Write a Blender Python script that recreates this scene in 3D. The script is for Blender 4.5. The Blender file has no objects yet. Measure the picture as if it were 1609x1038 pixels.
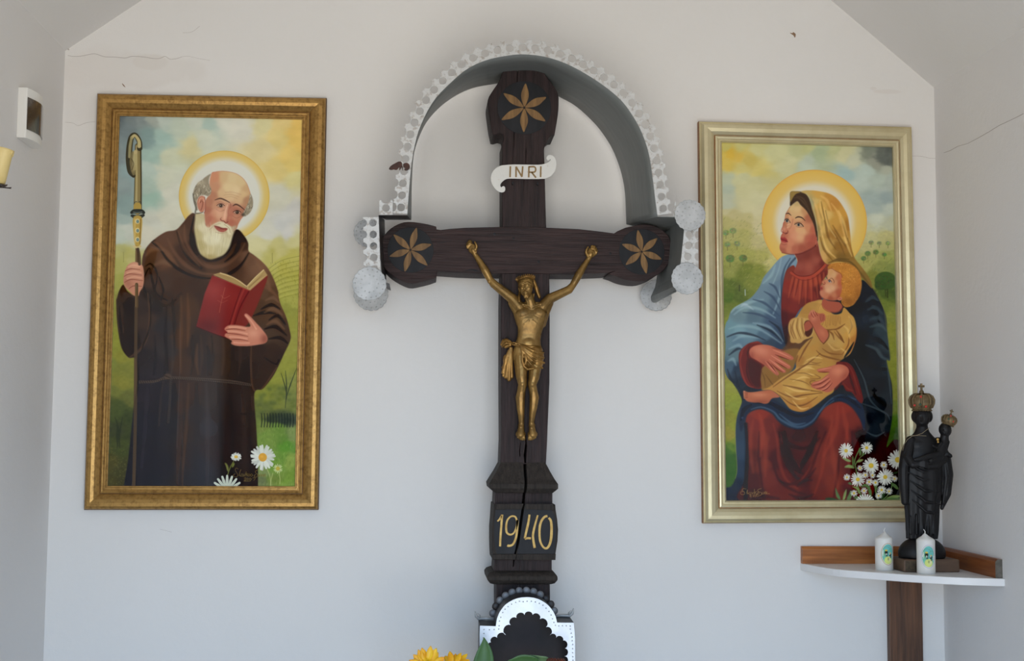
import bpy, bmesh, math, random
import numpy as np
from mathutils import Vector, Matrix, Euler

# ------------------------------------------------------------------ camera, world, light, exposure
scene = bpy.context.scene
COL = scene.collection
FOC = 2000.0                                   # focal length in picture px (frame 1609 x 1038)
CAM = Vector((0.0, -3.45, 1.60))
YAW, PITCH, ROLL = math.radians(4.0), math.radians(4.52), math.radians(0.43)
ROT = Matrix.Rotation(-YAW, 3, 'Z') @ Matrix.Rotation(math.pi/2 + PITCH, 3, 'X') @ Matrix.Rotation(ROLL, 3, 'Z')
cd = bpy.data.cameras.new('camera'); cam = bpy.data.objects.new('camera', cd); COL.objects.link(cam)
cd.sensor_width = 36.0; cd.lens = FOC/1609*36; cd.clip_start = .05; cd.clip_end = 60
cam.matrix_world = Matrix.Translation(CAM) @ ROT.to_4x4()
scene.camera = cam

SKY = (0.33, 0.61, 1.0); SKY_E = 3.1
GROUND = (1.0, 0.965, 0.90); GROUND_E = 2.65
wd = bpy.data.worlds.new('daylight'); scene.world = wd; wd.use_nodes = True
nt = wd.node_tree; nt.nodes.clear()
tc = nt.nodes.new('ShaderNodeTexCoord'); sx = nt.nodes.new('ShaderNodeSeparateXYZ'); cr = nt.nodes.new('ShaderNodeValToRGB')
ma = nt.nodes.new('ShaderNodeMath'); ma.operation = 'MULTIPLY_ADD'; ma.inputs[1].default_value = .5; ma.inputs[2].default_value = .5
bgn = nt.nodes.new('ShaderNodeBackground'); wo = nt.nodes.new('ShaderNodeOutputWorld')
nt.links.new(tc.outputs['Generated'], sx.inputs[0]); nt.links.new(sx.outputs['Z'], ma.inputs[0]); nt.links.new(ma.outputs[0], cr.inputs[0])
nt.links.new(cr.outputs[0], bgn.inputs[0]); nt.links.new(bgn.outputs[0], wo.inputs[0])
e = cr.color_ramp; e.elements[0].position = 0; e.elements[1].position = 1
M_ = max(SKY_E, GROUND_E)
def _c(c, s): return tuple(v*s/M_ for v in c) + (1,)
e.elements[0].color = _c(GROUND, GROUND_E); e.elements[1].color = _c((.28, .5, 1.0), SKY_E*.8)
k = e.elements.new(.485); k.color = _c(GROUND, GROUND_E)
k = e.elements.new(.515); k.color = _c((.43, .69, 1.0), SKY_E)
k = e.elements.new(.70); k.color = _c(SKY, SKY_E)
bgn.inputs[1].default_value = M_
# the open doorway in front of the altar wall: portal for the daylight
ld = bpy.data.lights.new('doorway_portal', 'AREA'); ld.shape = 'RECTANGLE'; ld.size = 1.62; ld.size_y = 2.34
lo = bpy.data.objects.new('doorway_portal', ld); COL.objects.link(lo); lo.location = (.19, -3.0, 1.17); lo.rotation_euler = (math.radians(90), 0, 0)
try: ld.cycles.is_portal = True
except Exception: pass
vs = scene.view_settings
scene.display_settings.display_device = 'sRGB'
vs.view_transform = 'Standard'; vs.look = 'None'; vs.gamma = 1.0; vs.use_curve_mapping = False
vs.exposure = 0.90
scene.cycles.max_bounces = 10; scene.cycles.diffuse_bounces = 6

# ------------------------------------------------------------------ from picture px to points in the room
def ray(px, py):
    return (ROT @ Vector(((px-804.5)/FOC, -(py-519)/FOC, -1))).normalized()
def P(px, py, d=0.0):
    """point seen at px, py that stands d metres in front of the altar wall (plane y = -d)"""
    r = ray(px, py); t = (-d - CAM.y)/r.y
    return CAM + r*t
def PX(px, py, x):
    r = ray(px, py); return CAM + r*((x-CAM.x)/r.x)
def PZ(px, py, z):
    r = ray(px, py); return CAM + r*((z-CAM.z)/r.z)
def S(d): return (3.45-d)/FOC

# ------------------------------------------------------------------ helpers
def link(o):
    COL.objects.link(o); return o
def thing(name, loc, label, cat, group=None):
    o = bpy.data.objects.new(name, None); o.empty_display_size = .05; o.location = loc
    o['label'] = label; o['category'] = cat
    if group: o['group'] = group
    return link(o)
def root_of(o):
    while o.parent: o = o.parent
    return o
def put(name, me, mat, parent=None, label=None, smooth=False, kind=None):
    """mesh given in room coordinates -> object, child of parent when given"""
    if smooth:
        me.polygons.foreach_set('use_smooth', [True]*len(me.polygons))
    if mat and not len(me.materials): me.materials.append(mat)
    if parent is not None: me.transform(Matrix.Translation(-root_of(parent).location))
    o = link(bpy.data.objects.new(name, me)); me.name = name
    if parent is not None: o.parent = parent
    if label: o['label'] = label
    if kind: o['kind'] = kind
    return o
def single(name, me, mat, label, cat, group=None, smooth=False):
    """a thing that is one mesh; origin moved to its base"""
    vs_ = np.array([v.co[:] for v in me.vertices]); c = Vector(((vs_[:, 0].min()+vs_[:, 0].max())/2, (vs_[:, 1].min()+vs_[:, 1].max())/2, vs_[:, 2].min()))
    me.transform(Matrix.Translation(-c)); o = put(name, me, mat, None, label, smooth); o.location = c; o['category'] = cat
    if group: o['group'] = group
    return o
def bm_mesh(bm, recalc=True):
    if recalc: bmesh.ops.recalc_face_normals(bm, faces=bm.faces[:])
    me = bpy.data.meshes.new('m'); bm.to_mesh(me); bm.free(); return me
def box(bm, a, b, rot=None):
    """axis box between corners a and b"""
    c = (Vector(a)+Vector(b))/2; s = Vector(b)-Vector(a)
    m = Matrix.Translation(c) @ (rot.to_4x4() if rot else Matrix.Identity(4)) @ Matrix.Diagonal((abs(s.x), abs(s.y), abs(s.z), 1))
    return bmesh.ops.create_cube(bm, size=1, matrix=m)['verts']
def eval_mesh(me, mods):
    o = bpy.data.objects.new('tmp', me); COL.objects.link(o)
    for t, kw in mods:
        m = o.modifiers.new(t, t)
        for k_, v in kw.items(): setattr(m, k_, v)
    dg = bpy.context.evaluated_depsgraph_get(); dg.update()
    out = bpy.data.meshes.new_from_object(o.evaluated_get(dg), depsgraph=dg)
    bpy.data.objects.remove(o); return out
def bevelled(me, w, seg=2, ang=.6):
    return eval_mesh(me, [('BEVEL', dict(width=w, segments=seg, limit_method='ANGLE', angle_limit=ang))])
def cut(me, cutters):
    """boolean difference with closed meshes"""
    for q in cutters + [me]:
        bm = bmesh.new(); bm.from_mesh(q); bmesh.ops.remove_doubles(bm, verts=bm.verts[:], dist=1e-6); bmesh.ops.recalc_face_normals(bm, faces=bm.faces[:]); bm.to_mesh(q); bm.free()
    o = bpy.data.objects.new('tmp', me); COL.objects.link(o); cs = []
    for c in cutters:
        co = bpy.data.objects.new('tmpc', c); COL.objects.link(co); cs.append(co)
        m = o.modifiers.new('b', 'BOOLEAN'); m.operation = 'DIFFERENCE'; m.object = co; m.solver = 'EXACT'
    dg = bpy.context.evaluated_depsgraph_get(); dg.update()
    out = bpy.data.meshes.new_from_object(o.evaluated_get(dg), depsgraph=dg)
    for c in cs + [o]: bpy.data.objects.remove(c)
    if len(out.polygons) < 4: return me
    return out
def flat(loops, y0, y1, bevel=0, res=1):
    """closed outline (and holes) in room x, z, filled and given the thickness y0..y1"""
    cu = bpy.data.curves.new('c', 'CURVE'); cu.dimensions = '2D'; cu.fill_mode = 'BOTH'
    cu.extrude = abs(y1-y0)/2 - bevel; cu.bevel_depth = bevel; cu.bevel_resolution = 1
    for lp in loops:
        sp = cu.splines.new('POLY'); sp.points.add(len(lp)-1)
        for q, (x, z) in zip(sp.points, lp): q.co = (x, z, 0, 1)
        sp.use_cyclic_u = True
    o = bpy.data.objects.new('c', cu); COL.objects.link(o)
    dg = bpy.context.evaluated_depsgraph_get(); dg.update()
    me = bpy.data.meshes.new_from_object(o.evaluated_get(dg), depsgraph=dg)
    bpy.data.objects.remove(o); bpy.data.curves.remove(cu)
    me.transform(Matrix.Translation((0, (y0+y1)/2, 0)) @ Matrix.Rotation(math.pi/2, 4, 'X'))
    return me
def pxl(pts, d):
    return [(P(x, y, d).x, P(x, y, d).z) for x, y in pts]
def sm(pts, n=4, closed=True): return [tuple(p) for p in spline(pts, n, closed)]
def join(ms):
    bm = bmesh.new()
    for m in ms: bm.from_mesh(m)
    return bm_mesh(bm, False)
def ribbon(pts, w, y0, y1, smooth=True):
    """painted or cut letter stroke: px-independent, pts in room x, z; w in metres"""
    Q = np.array(sm(pts, 6, False) if smooth and len(pts) > 2 else pts, float)
    ww = np.interp(np.linspace(0, 1, len(Q)), np.linspace(0, 1, len(np.atleast_1d(w))), np.atleast_1d(w))/2
    t = np.gradient(Q, axis=0); t /= np.hypot(t[:, 0], t[:, 1])[:, None]+1e-9; n = np.c_[-t[:, 1], t[:, 0]]
    a = Q+n*ww[:, None]; b = Q-n*ww[:, None]
    bm = bmesh.new(); R = []
    for p, q in zip(a, b): R.append([bm.verts.new((p[0], y0, p[1])), bm.verts.new((q[0], y0, q[1])), bm.verts.new((q[0], y1, q[1])), bm.verts.new((p[0], y1, p[1]))])
    for u, v in zip(R, R[1:]):
        for i in range(4): bm.faces.new((u[i], u[(i+1) % 4], v[(i+1) % 4], v[i]))
    bm.faces.new(R[0]); bm.faces.new(R[-1][::-1])
    return bm_mesh(bm)
def tube(bm, pts, r, seg=8, cap=True):
    pts = [Vector(p) for p in pts]; n = len(pts); rr = np.interp(np.linspace(0, 1, n), np.linspace(0, 1, len(np.atleast_1d(r))), np.atleast_1d(r))
    rings = []; up = None
    for i, p in enumerate(pts):
        t = (pts[min(i+1, n-1)]-pts[max(i-1, 0)]).normalized()
        if up is None: up = t.orthogonal().normalized()
        up = (up - t*up.dot(t)).normalized(); s_ = t.cross(up)
        rings.append([bm.verts.new(p + (up*math.cos(a)+s_*math.sin(a))*rr[i]) for a in [2*math.pi*j/seg for j in range(seg)]])
    for a, b in zip(rings, rings[1:]):
        for j in range(seg): bm.faces.new((a[j], a[(j+1) % seg], b[(j+1) % seg], b[j]))
    if cap: bm.faces.new(rings[0][::-1]); bm.faces.new(rings[-1])
def lathe(bm, c, prof, seg=24, axis=None, sx_=1, sy_=1):
    """prof = [(radius, height)], closed with caps where the radius is not 0"""
    c = Vector(c); R = axis.to_track_quat('Z', 'Y').to_matrix() if axis is not None else Matrix.Identity(3)
    rings = []
    for r, h in prof:
        if r < 1e-6: rings.append([bm.verts.new(c + R @ Vector((0, 0, h)))])
        else: rings.append([bm.verts.new(c + R @ Vector((r*math.cos(2*math.pi*j/seg)*sx_, r*math.sin(2*math.pi*j/seg)*sy_, h))) for j in range(seg)])
    for a, b in zip(rings, rings[1:]):
        for j in range(seg):
            k_ = (j+1) % seg
            if len(a) == 1 and len(b) == 1: continue
            if len(a) == 1: bm.faces.new((a[0], b[k_], b[j]))
            elif len(b) == 1: bm.faces.new((a[j], a[k_], b[0]))
            else: bm.faces.new((a[j], a[k_], b[k_], b[j]))
    if len(rings[0]) > 1: bm.faces.new(rings[0][::-1])
    if len(rings[-1]) > 1: bm.faces.new(rings[-1])
def ball(bm, c, r, rot=None, u=12, v=8):
    r = (r, r, r) if isinstance(r, (int, float)) else r
    m = Matrix.Translation(c) @ (rot.to_4x4() if rot else Matrix.Identity(4)) @ Matrix.Diagonal((r[0], r[1], r[2], 1))
    bmesh.ops.create_uvsphere(bm, u_segments=u, v_segments=v, radius=1, matrix=m)
def limb(bm, pts, rad, seg=12):
    """overlapping balls and cones along a chain, for voxel joining"""
    for i, (p, r) in enumerate(zip(pts, rad)): ball(bm, p, r, u=seg, v=8)
    for i in range(len(pts)-1): tube(bm, [pts[i], pts[i+1]], [rad[i], rad[i+1]], seg)
def fuse(bm, voxel, smooth=4, fac=.5):
    """all closed pieces of bm become one continuous surface"""
    me = bm_mesh(bm)
    return eval_mesh(me, [('REMESH', dict(mode='VOXEL', voxel_size=voxel, adaptivity=0)), ('SMOOTH', dict(factor=fac, iterations=smooth))])

# ------------------------------------------------------------------ materials
def srgb(c): return tuple(((v/255)/12.92 if v/255 <= .04045 else ((v/255+.055)/1.055)**2.4) for v in c)
def mat(name, col, rough=.6, metal=0.0, col2=None, scale=20, stretch=(1, 1, 1), detail=4, bump=0.0, bscale=None, spec=.5, contrast=(.35, .65), col3=None, coat=0):
    m = bpy.data.materials.new(name); m.use_nodes = True; t = m.node_tree; b = t.nodes['Principled BSDF']
    b.inputs['Roughness'].default_value = rough; b.inputs['Metallic'].default_value = metal
    b.inputs['Specular IOR Level'].default_value = spec; b.inputs['Base Color'].default_value = (*srgb(col), 1)
    if coat: b.inputs['Coat Weight'].default_value = coat
    co = t.nodes.new('ShaderNodeTexCoord'); mp = t.nodes.new('ShaderNodeMapping'); mp.inputs['Scale'].default_value = stretch
    t.links.new(co.outputs['Object'], mp.inputs[0])
    if col2:
        n = t.nodes.new('ShaderNodeTexNoise'); n.inputs['Scale'].default_value = scale; n.inputs['Detail'].default_value = detail; n.inputs['Roughness'].default_value = .6
        r = t.nodes.new('ShaderNodeValToRGB'); r.color_ramp.elements[0].position = contrast[0]; r.color_ramp.elements[1].position = contrast[1]
        r.color_ramp.elements[0].color = (*srgb(col), 1); r.color_ramp.elements[1].color = (*srgb(col2), 1)
        if col3: q = r.color_ramp.elements.new(min(.98, contrast[1]+.12)); q.color = (*srgb(col3), 1)
        t.links.new(mp.outputs[0], n.inputs['Vector']); t.links.new(n.outputs['Fac'], r.inputs[0]); t.links.new(r.outputs[0], b.inputs['Base Color'])
    if bump:
        n2 = t.nodes.new('ShaderNodeTexNoise'); n2.inputs['Scale'].default_value = bscale or scale; n2.inputs['Detail'].default_value = 5
        bp = t.nodes.new('ShaderNodeBump'); bp.inputs['Strength'].default_value = 1; bp.inputs['Distance'].default_value = bump
        t.links.new(mp.outputs[0], n2.inputs['Vector']); t.links.new(n2.outputs['Fac'], bp.inputs['Height']); t.links.new(bp.outputs[0], b.inputs['Normal'])
    return m
def image_mat(name, cv, gain=1.0, coat=0.0):
    im = bpy.data.images.new(name, cv.W, cv.H)
    c = np.clip(cv.img/255, 0, 1)
    lin = np.where(c <= .04045, c/12.92, ((c+.055)/1.055)**2.4)*gain
    if coat:
        lum = lin.mean(2, keepdims=True); lin = (lin*.93+lum*.07)*np.array([1.03, .985, .97]) - .011
        lin = np.maximum(lin, .0025*c*4)
    lin = np.clip(lin, 0, .95); sr = np.where(lin <= .0031308, lin*12.92, 1.055*lin**(1/2.4)-.055)
    px = np.ones((cv.H, cv.W, 4), np.float32); px[..., :3] = sr[::-1]
    im.pixels.foreach_set(px.ravel()); im.update(); im.pack()
    m = bpy.data.materials.new(name); m.use_nodes = True; t = m.node_tree; b = t.nodes['Principled BSDF']
    b.inputs['Roughness'].default_value = .6; b.inputs['Specular IOR Level'].default_value = 0
    if coat: b.inputs['Coat Weight'].default_value = coat; b.inputs['Coat Roughness'].default_value = .03
    n = t.nodes.new('ShaderNodeTexImage'); n.image = im; n.extension = 'EXTEND'
    t.links.new(n.outputs[0], b.inputs['Base Color']); return m

# ------------------------------------------------------------------ painter: the two flat prints
def crop(x0, y0, k):
    """reader for point strings measured on an enlarged crop of the picture"""
    def f(s):
        if isinstance(s, str):
            s = [tuple(float(v) for v in p.split(',')) for p in s.split()]
        return [(x0 + p[0] / k, y0 + p[1] / k) for p in s]
    return f

def spline(pts, n=8, closed=False):
    P = np.array(pts, float)
    m = len(P)
    if m < 3: return P
    out = []
    rng = range(m) if closed else range(m - 1)
    t = np.linspace(0, 1, n, endpoint=False)[:, None]
    for i in rng:
        if closed: p0, p1, p2, p3 = P[(i-1) % m], P[i], P[(i+1) % m], P[(i+2) % m]
        else: p0, p1, p2, p3 = P[max(i-1, 0)], P[i], P[i+1], P[min(i+2, m-1)]
        out.append(.5*((2*p1) + (p2-p0)*t + (2*p0-5*p1+4*p2-p3)*t**2 + (3*p1-p0-3*p2+p3)*t**3))
    if not closed: out.append(P[-1:])
    return np.concatenate(out)

def box1(a, r, axis):
    if r < 1: return a
    a = np.moveaxis(a, axis, 0)
    p = np.concatenate([np.repeat(a[:1], r+1, 0), a, np.repeat(a[-1:], r, 0)])
    c = np.cumsum(p, 0, dtype=np.float64)
    o = (c[2*r+1:] - c[:-2*r-1]) / (2*r+1)
    return np.moveaxis(o, 0, axis)

def blur(a, s):
    r = int(round(s*.95))
    if r < 1:
        if s > .3:
            k = s*.35
            a = a*(1-2*k) + k*np.roll(a, 1, 0) + k*np.roll(a, -1, 0)
            a = a*(1-2*k) + k*np.roll(a, 1, 1) + k*np.roll(a, -1, 1)
        return a
    for _ in range(2):
        a = box1(a, r, 0); a = box1(a, r, 1)
    return a

class Canvas:
    def __init__(s, quad, W, H, seed=1):
        s.W, s.H = W, H
        src = np.array(quad, float); dst = np.array([(0, 0), (W, 0), (W, H), (0, H)], float)
        A = []; b = []
        for (x, y), (u, v) in zip(src, dst):
            A.append([x, y, 1, 0, 0, 0, -u*x, -u*y]); b.append(u)
            A.append([0, 0, 0, x, y, 1, -v*x, -v*y]); b.append(v)
        h = np.linalg.solve(np.array(A), np.array(b)); s.M = np.append(h, 1).reshape(3, 3)
        s.k = W / np.hypot(*(src[1]-src[0]))
        s.img = np.zeros((H, W, 3)); s.rs = np.random.RandomState(seed)
        Mi = np.linalg.inv(s.M)
        yy, xx = np.mgrid[0:H, 0:W] + .5
        w = Mi[2, 0]*xx + Mi[2, 1]*yy + Mi[2, 2]
        s.X = (Mi[0, 0]*xx + Mi[0, 1]*yy + Mi[0, 2])/w
        s.Y = (Mi[1, 0]*xx + Mi[1, 1]*yy + Mi[1, 2])/w
    def t(s, P):
        P = np.array(P, float); q = np.c_[P, np.ones(len(P))] @ s.M.T
        return q[:, :2]/q[:, 2:]
    def noise(s, cx, cy, oct=3):
        """smooth noise, about -1..1; cx, cy = cell size in picture px"""
        out = np.zeros((s.H, s.W)); a = 1; tot = 0
        for o in range(oct):
            gw = max(2, int(s.W/(cx*s.k/2**o))+2); gh = max(2, int(s.H/(cy*s.k/2**o))+2)
            g = s.rs.uniform(-1, 1, (gh+1, gw+1))
            fy = np.linspace(0, gh-1.001, s.H); fx = np.linspace(0, gw-1.001, s.W)
            iy = fy.astype(int); ix = fx.astype(int); ty = fy-iy; tx = fx-ix
            ty = (ty*ty*(3-2*ty))[:, None]; tx = (tx*tx*(3-2*tx))[None]
            v = (g[iy][:, ix]*(1-ty) + g[iy+1][:, ix]*ty)*(1-tx) + (g[iy][:, ix+1]*(1-ty) + g[iy+1][:, ix+1]*ty)*tx
            out += a*v; tot += a; a *= .5
        return out/tot*1.4
    def idw(s, pts, warp=0, power=3., cell=40):
        step = 4
        X = s.X; Y = s.Y
        if warp: X = X + warp*s.noise(cell, cell*.6, 4); Y = Y + warp*s.noise(cell, cell*.6, 4)
        num = 0; den = 0
        for x, y, c in pts:
            w = 1/(((X-x)**2 + (Y-y)**2 + 9)**(power/2))
            num = num + w[..., None]*np.array(c, float); den = den + w
        return num/den[..., None]
    def comp(s, box, m, col, clip=None):
        x0, y0, x1, y1 = box
        if clip is not None: m = m*clip[y0:y1, x0:x1]
        r = s.img[y0:y1, x0:x1]
        c = np.array(col, float) if not isinstance(col, np.ndarray) or col.ndim == 1 else col[y0:y1, x0:x1]
        s.img[y0:y1, x0:x1] = r + (c-r)*m[..., None]
    def mask(s, pts, soft=.5, smooth=True):
        q = s.t(spline(pts, 6, True) if smooth else pts)
        pad = int(soft*s.k*3)+3
        x0 = int(max(0, q[:, 0].min()-pad)); x1 = int(min(s.W, q[:, 0].max()+pad+1))
        y0 = int(max(0, q[:, 1].min()-pad)); y1 = int(min(s.H, q[:, 1].max()+pad+1))
        if x1 <= x0 or y1 <= y0: return None, None
        m = np.zeros((y1-y0, x1-x0))
        xs = np.arange(x0, x1)+.5
        for sub in (.25, .75):
            for r, y in enumerate(np.arange(y0, y1)+sub):
                a = q; b = np.roll(q, -1, 0)
                k = (a[:, 1] > y) != (b[:, 1] > y)
                if not k.any(): continue
                a = a[k]; b = b[k]
                xi = np.sort(a[:, 0] + (y-a[:, 1])*(b[:, 0]-a[:, 0])/(b[:, 1]-a[:, 1]))
                for i in range(0, len(xi)-1, 2):
                    m[r] += .5*np.clip(np.minimum(xs+.5, xi[i+1]) - np.maximum(xs-.5, xi[i]), 0, 1)
        return (x0, y0, x1, y1), blur(m, soft*s.k)
    def poly(s, pts, col, soft=.5, alpha=1, clip=None, smooth=True):
        box, m = s.mask(pts, soft, smooth)
        full = np.zeros((s.H, s.W))
        if box is None: return full
        s.comp(box, m*alpha, col, clip)
        full[box[1]:box[3], box[0]:box[2]] = m
        return full
    def stroke(s, pts, w, col, alpha=1, soft=.4, clip=None, smooth=True):
        """brush line; w = width in picture px, one number or one per end/point"""
        P = spline(pts, 6) if smooth and len(pts) > 2 else np.array(pts, float)
        q = s.t(P); n = len(q)
        w = np.atleast_1d(np.array(w, float))
        wv = np.interp(np.linspace(0, 1, n), np.linspace(0, 1, len(w)), w)*s.k/2
        sf = max(soft*s.k, .5)
        pad = wv.max()+sf*2+2
        x0 = int(max(0, q[:, 0].min()-pad)); x1 = int(min(s.W, q[:, 0].max()+pad+1))
        y0 = int(max(0, q[:, 1].min()-pad)); y1 = int(min(s.H, q[:, 1].max()+pad+1))
        if x1 <= x0 or y1 <= y0: return
        m = np.zeros((y1-y0, x1-x0))
        for i in range(n-1):
            a, b = q[i], q[i+1]; W = max(wv[i], wv[i+1])+sf*2+1
            u0 = int(max(x0, min(a[0], b[0])-W)); u1 = int(min(x1, max(a[0], b[0])+W+1))
            v0 = int(max(y0, min(a[1], b[1])-W)); v1 = int(min(y1, max(a[1], b[1])+W+1))
            if u1 <= u0 or v1 <= v0: continue
            yy, xx = np.mgrid[v0:v1, u0:u1] + .5
            d = b-a; L = d@d+1e-9
            t = np.clip(((xx-a[0])*d[0] + (yy-a[1])*d[1])/L, 0, 1)
            dist = np.hypot(xx-a[0]-t*d[0], yy-a[1]-t*d[1])
            ww = wv[i]+(wv[i+1]-wv[i])*t
            v = np.clip((ww-dist)/(2*sf)+.5, 0, 1); v = v*v*(3-2*v)
            r = m[v0-y0:v1-y0, u0-x0:u1-x0]; np.maximum(r, v, out=r)
        s.comp((x0, y0, x1, y1), m*alpha, col, clip)
    def blob(s, c, rx, ry, col, alpha=1, ang=0, hard=0, clip=None):
        x, y = c; R = max(rx, ry)*(1.6 if not hard else 1.15)
        q = s.t([(x-R, y-R), (x+R, y-R), (x+R, y+R), (x-R, y+R)])
        x0 = int(max(0, q[:, 0].min())); x1 = int(min(s.W, q[:, 0].max()+1))
        y0 = int(max(0, q[:, 1].min())); y1 = int(min(s.H, q[:, 1].max()+1))
        if x1 <= x0 or y1 <= y0: return
        dx = s.X[y0:y1, x0:x1]-x; dy = s.Y[y0:y1, x0:x1]-y
        ca, sa = np.cos(ang), np.sin(ang)
        r = np.hypot((dx*ca+dy*sa)/rx, (-dx*sa+dy*ca)/ry)
        if hard: m = np.clip((1-r)*min(rx, ry)*s.k/hard+.5, 0, 1)
        else: m = np.exp(-r*r*1.6)
        s.comp((x0, y0, x1, y1), m*alpha, col, clip)
    def halo(s, c, R, edge, mid, inner, fade=.72):
        r = np.hypot(s.X-c[0], s.Y-c[1])/R
        m = np.clip((1-r)*R*s.k+.5, 0, 1)
        col = np.empty((s.H, s.W, 3))
        for i in range(3): col[..., i] = np.interp(r, [0, fade, fade+.13, .975, 1], [inner[i], inner[i], mid[i]*.8+inner[i]*.2, mid[i], edge[i]])
        s.img += (col-s.img)*m[..., None]
    def folds(s, f, lines, col, w=3, alpha=.5, soft=1.5, clip=None):
        for l in lines.split('|'): s.stroke(f(l.strip()), [w*.3, w, w*.3], col, min(1, alpha*1.3), soft*.85, clip)
    def daisy(s, x, y, R, n, ctr, cc=(205, 165, 60), pet=(205, 208, 195), seed=0, squash=1, w=.2):
        rs = np.random.RandomState(seed+int(x))
        for i in range(n):
            a = 2*np.pi*i/n + rs.uniform(-.1, .1); r = R*rs.uniform(.9, 1.05)
            ca, sa = np.cos(a), np.sin(a)*squash
            s.stroke([(x+ca*ctr*.8, y+sa*ctr*.8), (x+ca*r*.6, y+sa*r*.6), (x+ca*r*.93, y+sa*r*.93)], [R*w*.7, R*w*1.15, R*w*.8], (lambda q: tuple(v*q for v in pet))(rs.uniform(.9, 1.04)), .95, .35)
        s.blob((x, y), ctr, ctr*squash, cc, 1, 0, 1.2)
        s.blob((x-ctr*.2, y-ctr*.2), ctr*.5, ctr*.4, tuple(min(255, v*1.12) for v in cc), .6)

def mellow(bg, y1, f, to):
    return [(x, y, tuple(u*(1-f)+v*f for u, v in zip(c, to))) if (c[1] >= c[0]-8 and c[2] < min(c[0], c[1])-25 and y < y1) else (x, y, c) for x, y, c in bg]
def warm(l, g=8, r=2): return [(x, y, (c[0]+r, min(255, c[1]+g), c[2]+2)) for x, y, c in l]
def paint_monk():
    a = crop(120, 130, 2.966); b = crop(120, 460, 2.883); F = crop(270, 220, 5.1875); D = crop(330, 660, 8.65)
    cv = Canvas([(186.8, 180.6), (474, 186.3), (462.7, 763.9), (167.5, 763.2)], 620, 1250, 3)
    def A(x, y, *c): return (120+x/2.966, 130+y/2.966, c)
    def B(x, y, *c): return (120+x/2.883, 460+y/2.883, c)
    bg = [A(200,160,92,104,108),A(260,180,110,122,122),A(220,230,112,126,128),A(310,190,120,132,130),A(350,180,150,158,148),A(330,250,120,145,142),A(400,170,176,188,176),
          A(400,250,150,178,168),A(480,200,178,190,172),A(560,170,186,194,178),A(620,200,160,182,170),A(600,250,190,196,176),A(700,170,196,198,182),A(760,200,200,200,184),
          A(850,180,206,202,170),A(940,180,212,190,120),A(1020,190,216,182,88),A(1020,260,210,178,84),A(930,260,206,188,116),A(870,300,204,192,140),A(980,330,212,186,100),A(1020,380,210,188,104),A(930,380,206,188,116),
          A(1020,450,204,198,150),A(960,500,196,196,176),A(1010,600,190,190,182),A(950,650,190,192,186),A(980,700,196,196,188),A(880,700,200,200,186),A(240,300,118,136,138),A(210,340,122,136,136),A(320,320,150,176,166),A(360,330,152,180,168),A(330,400,172,190,178),
          A(240,420,128,150,150),A(210,470,132,148,146),A(330,480,160,180,166),A(340,520,146,176,160),A(400,420,196,200,178),A(440,330,188,194,166),A(520,290,200,196,166),A(430,500,196,198,180),A(230,560,130,152,148),A(210,620,150,168,160),A(350,620,190,192,176),A(420,600,196,196,176),
          A(230,680,184,190,176),A(200,720,178,188,172),A(320,700,194,192,172),A(200,780,160,164,112),A(230,800,160,160,92),A(250,830,168,166,110),A(200,860,150,152,84),A(200,920,132,138,60),A(195,1000,118,124,48),
          A(860,740,200,198,168),A(920,760,186,182,128),A(1010,750,192,190,148),A(900,810,172,168,96),A(1010,800,164,158,70),A(960,850,158,152,56),A(1010,900,146,144,48),A(950,950,146,144,56),A(1010,1000,140,142,52),
          B(165,100,120,122,44),B(170,200,124,128,40),B(170,260,122,126,38),B(200,300,120,120,36),B(170,330,108,116,44),B(210,340,104,108,40),B(200,400,112,112,38),B(170,450,92,98,40),B(215,470,80,86,38),B(170,540,70,80,38),B(210,560,56,66,34),B(170,620,56,62,36),B(205,640,58,66,34),B(165,700,66,72,34),B(205,720,62,70,32),B(160,780,72,68,30),B(200,800,60,60,30),B(160,850,66,62,28),B(200,860,56,54,28),
          B(960,60,128,132,50),B(990,120,132,134,50),B(980,260,134,134,54),B(960,300,126,130,46),B(900,380,122,128,42),B(980,400,110,118,54),B(850,450,112,120,40),B(900,470,96,106,44),B(980,480,100,112,54),B(850,530,98,106,50),B(880,560,52,62,40),B(930,570,46,56,44),B(980,580,60,72,56),B(840,600,112,128,56),B(900,620,100,130,50),B(980,630,120,138,74),B(860,660,112,138,58),B(940,680,84,134,40),B(980,700,94,136,50),B(900,760,104,140,50),B(960,760,128,150,62),B(980,820,108,138,44),B(860,800,120,136,78),B(900,850,106,126,50),B(960,860,112,142,50),B(840,860,100,110,70)]
    bg = mellow(mellow(bg, 480, .22, (204, 192, 112)), 640, .16, (190, 180, 80))
    cv.img[:] = cv.idw(bg, 9, 4.4, 38)
    n = cv.noise(5, 4, 2)
    low = np.clip((cv.Y-400)/60, 0, 1)
    cv.img += (n*5*low)[..., None]*np.array([1, 1, .5]) + (cv.noise(26, 14, 4)*7*(1-low))[..., None]
    # vineyard rows, little tree, grove
    for i in range(9):
        y0 = 806+i*22
        cv.stroke(a([(880, y0+60), (950, y0+10), (1035, y0-12)]), 2.2, (176, 172, 74), .5, .8)
        cv.stroke(a([(880, y0+68), (950, y0+19), (1035, y0-3)]), 1.4, (126, 128, 44), .5, .7)
    for i in range(60):
        x = cv.rs.uniform(895, 1030); y = cv.rs.uniform(820, 1030)
        cv.stroke(a([(x, y), (x+3, y+9)]), 1, (122, 122, 40), .35, .5)
    cv.blob(a('911,780')[0], 6, 7, (168, 160, 78), .8); cv.stroke(a('911,790 911,835'), 1.5, (140, 134, 70), .7)
    cv.blob(a('217,778')[0], 5, 5, (160, 158, 100), .7); cv.stroke(a('215,785 215,830'), 1.4, (140, 136, 80), .6)
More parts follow.
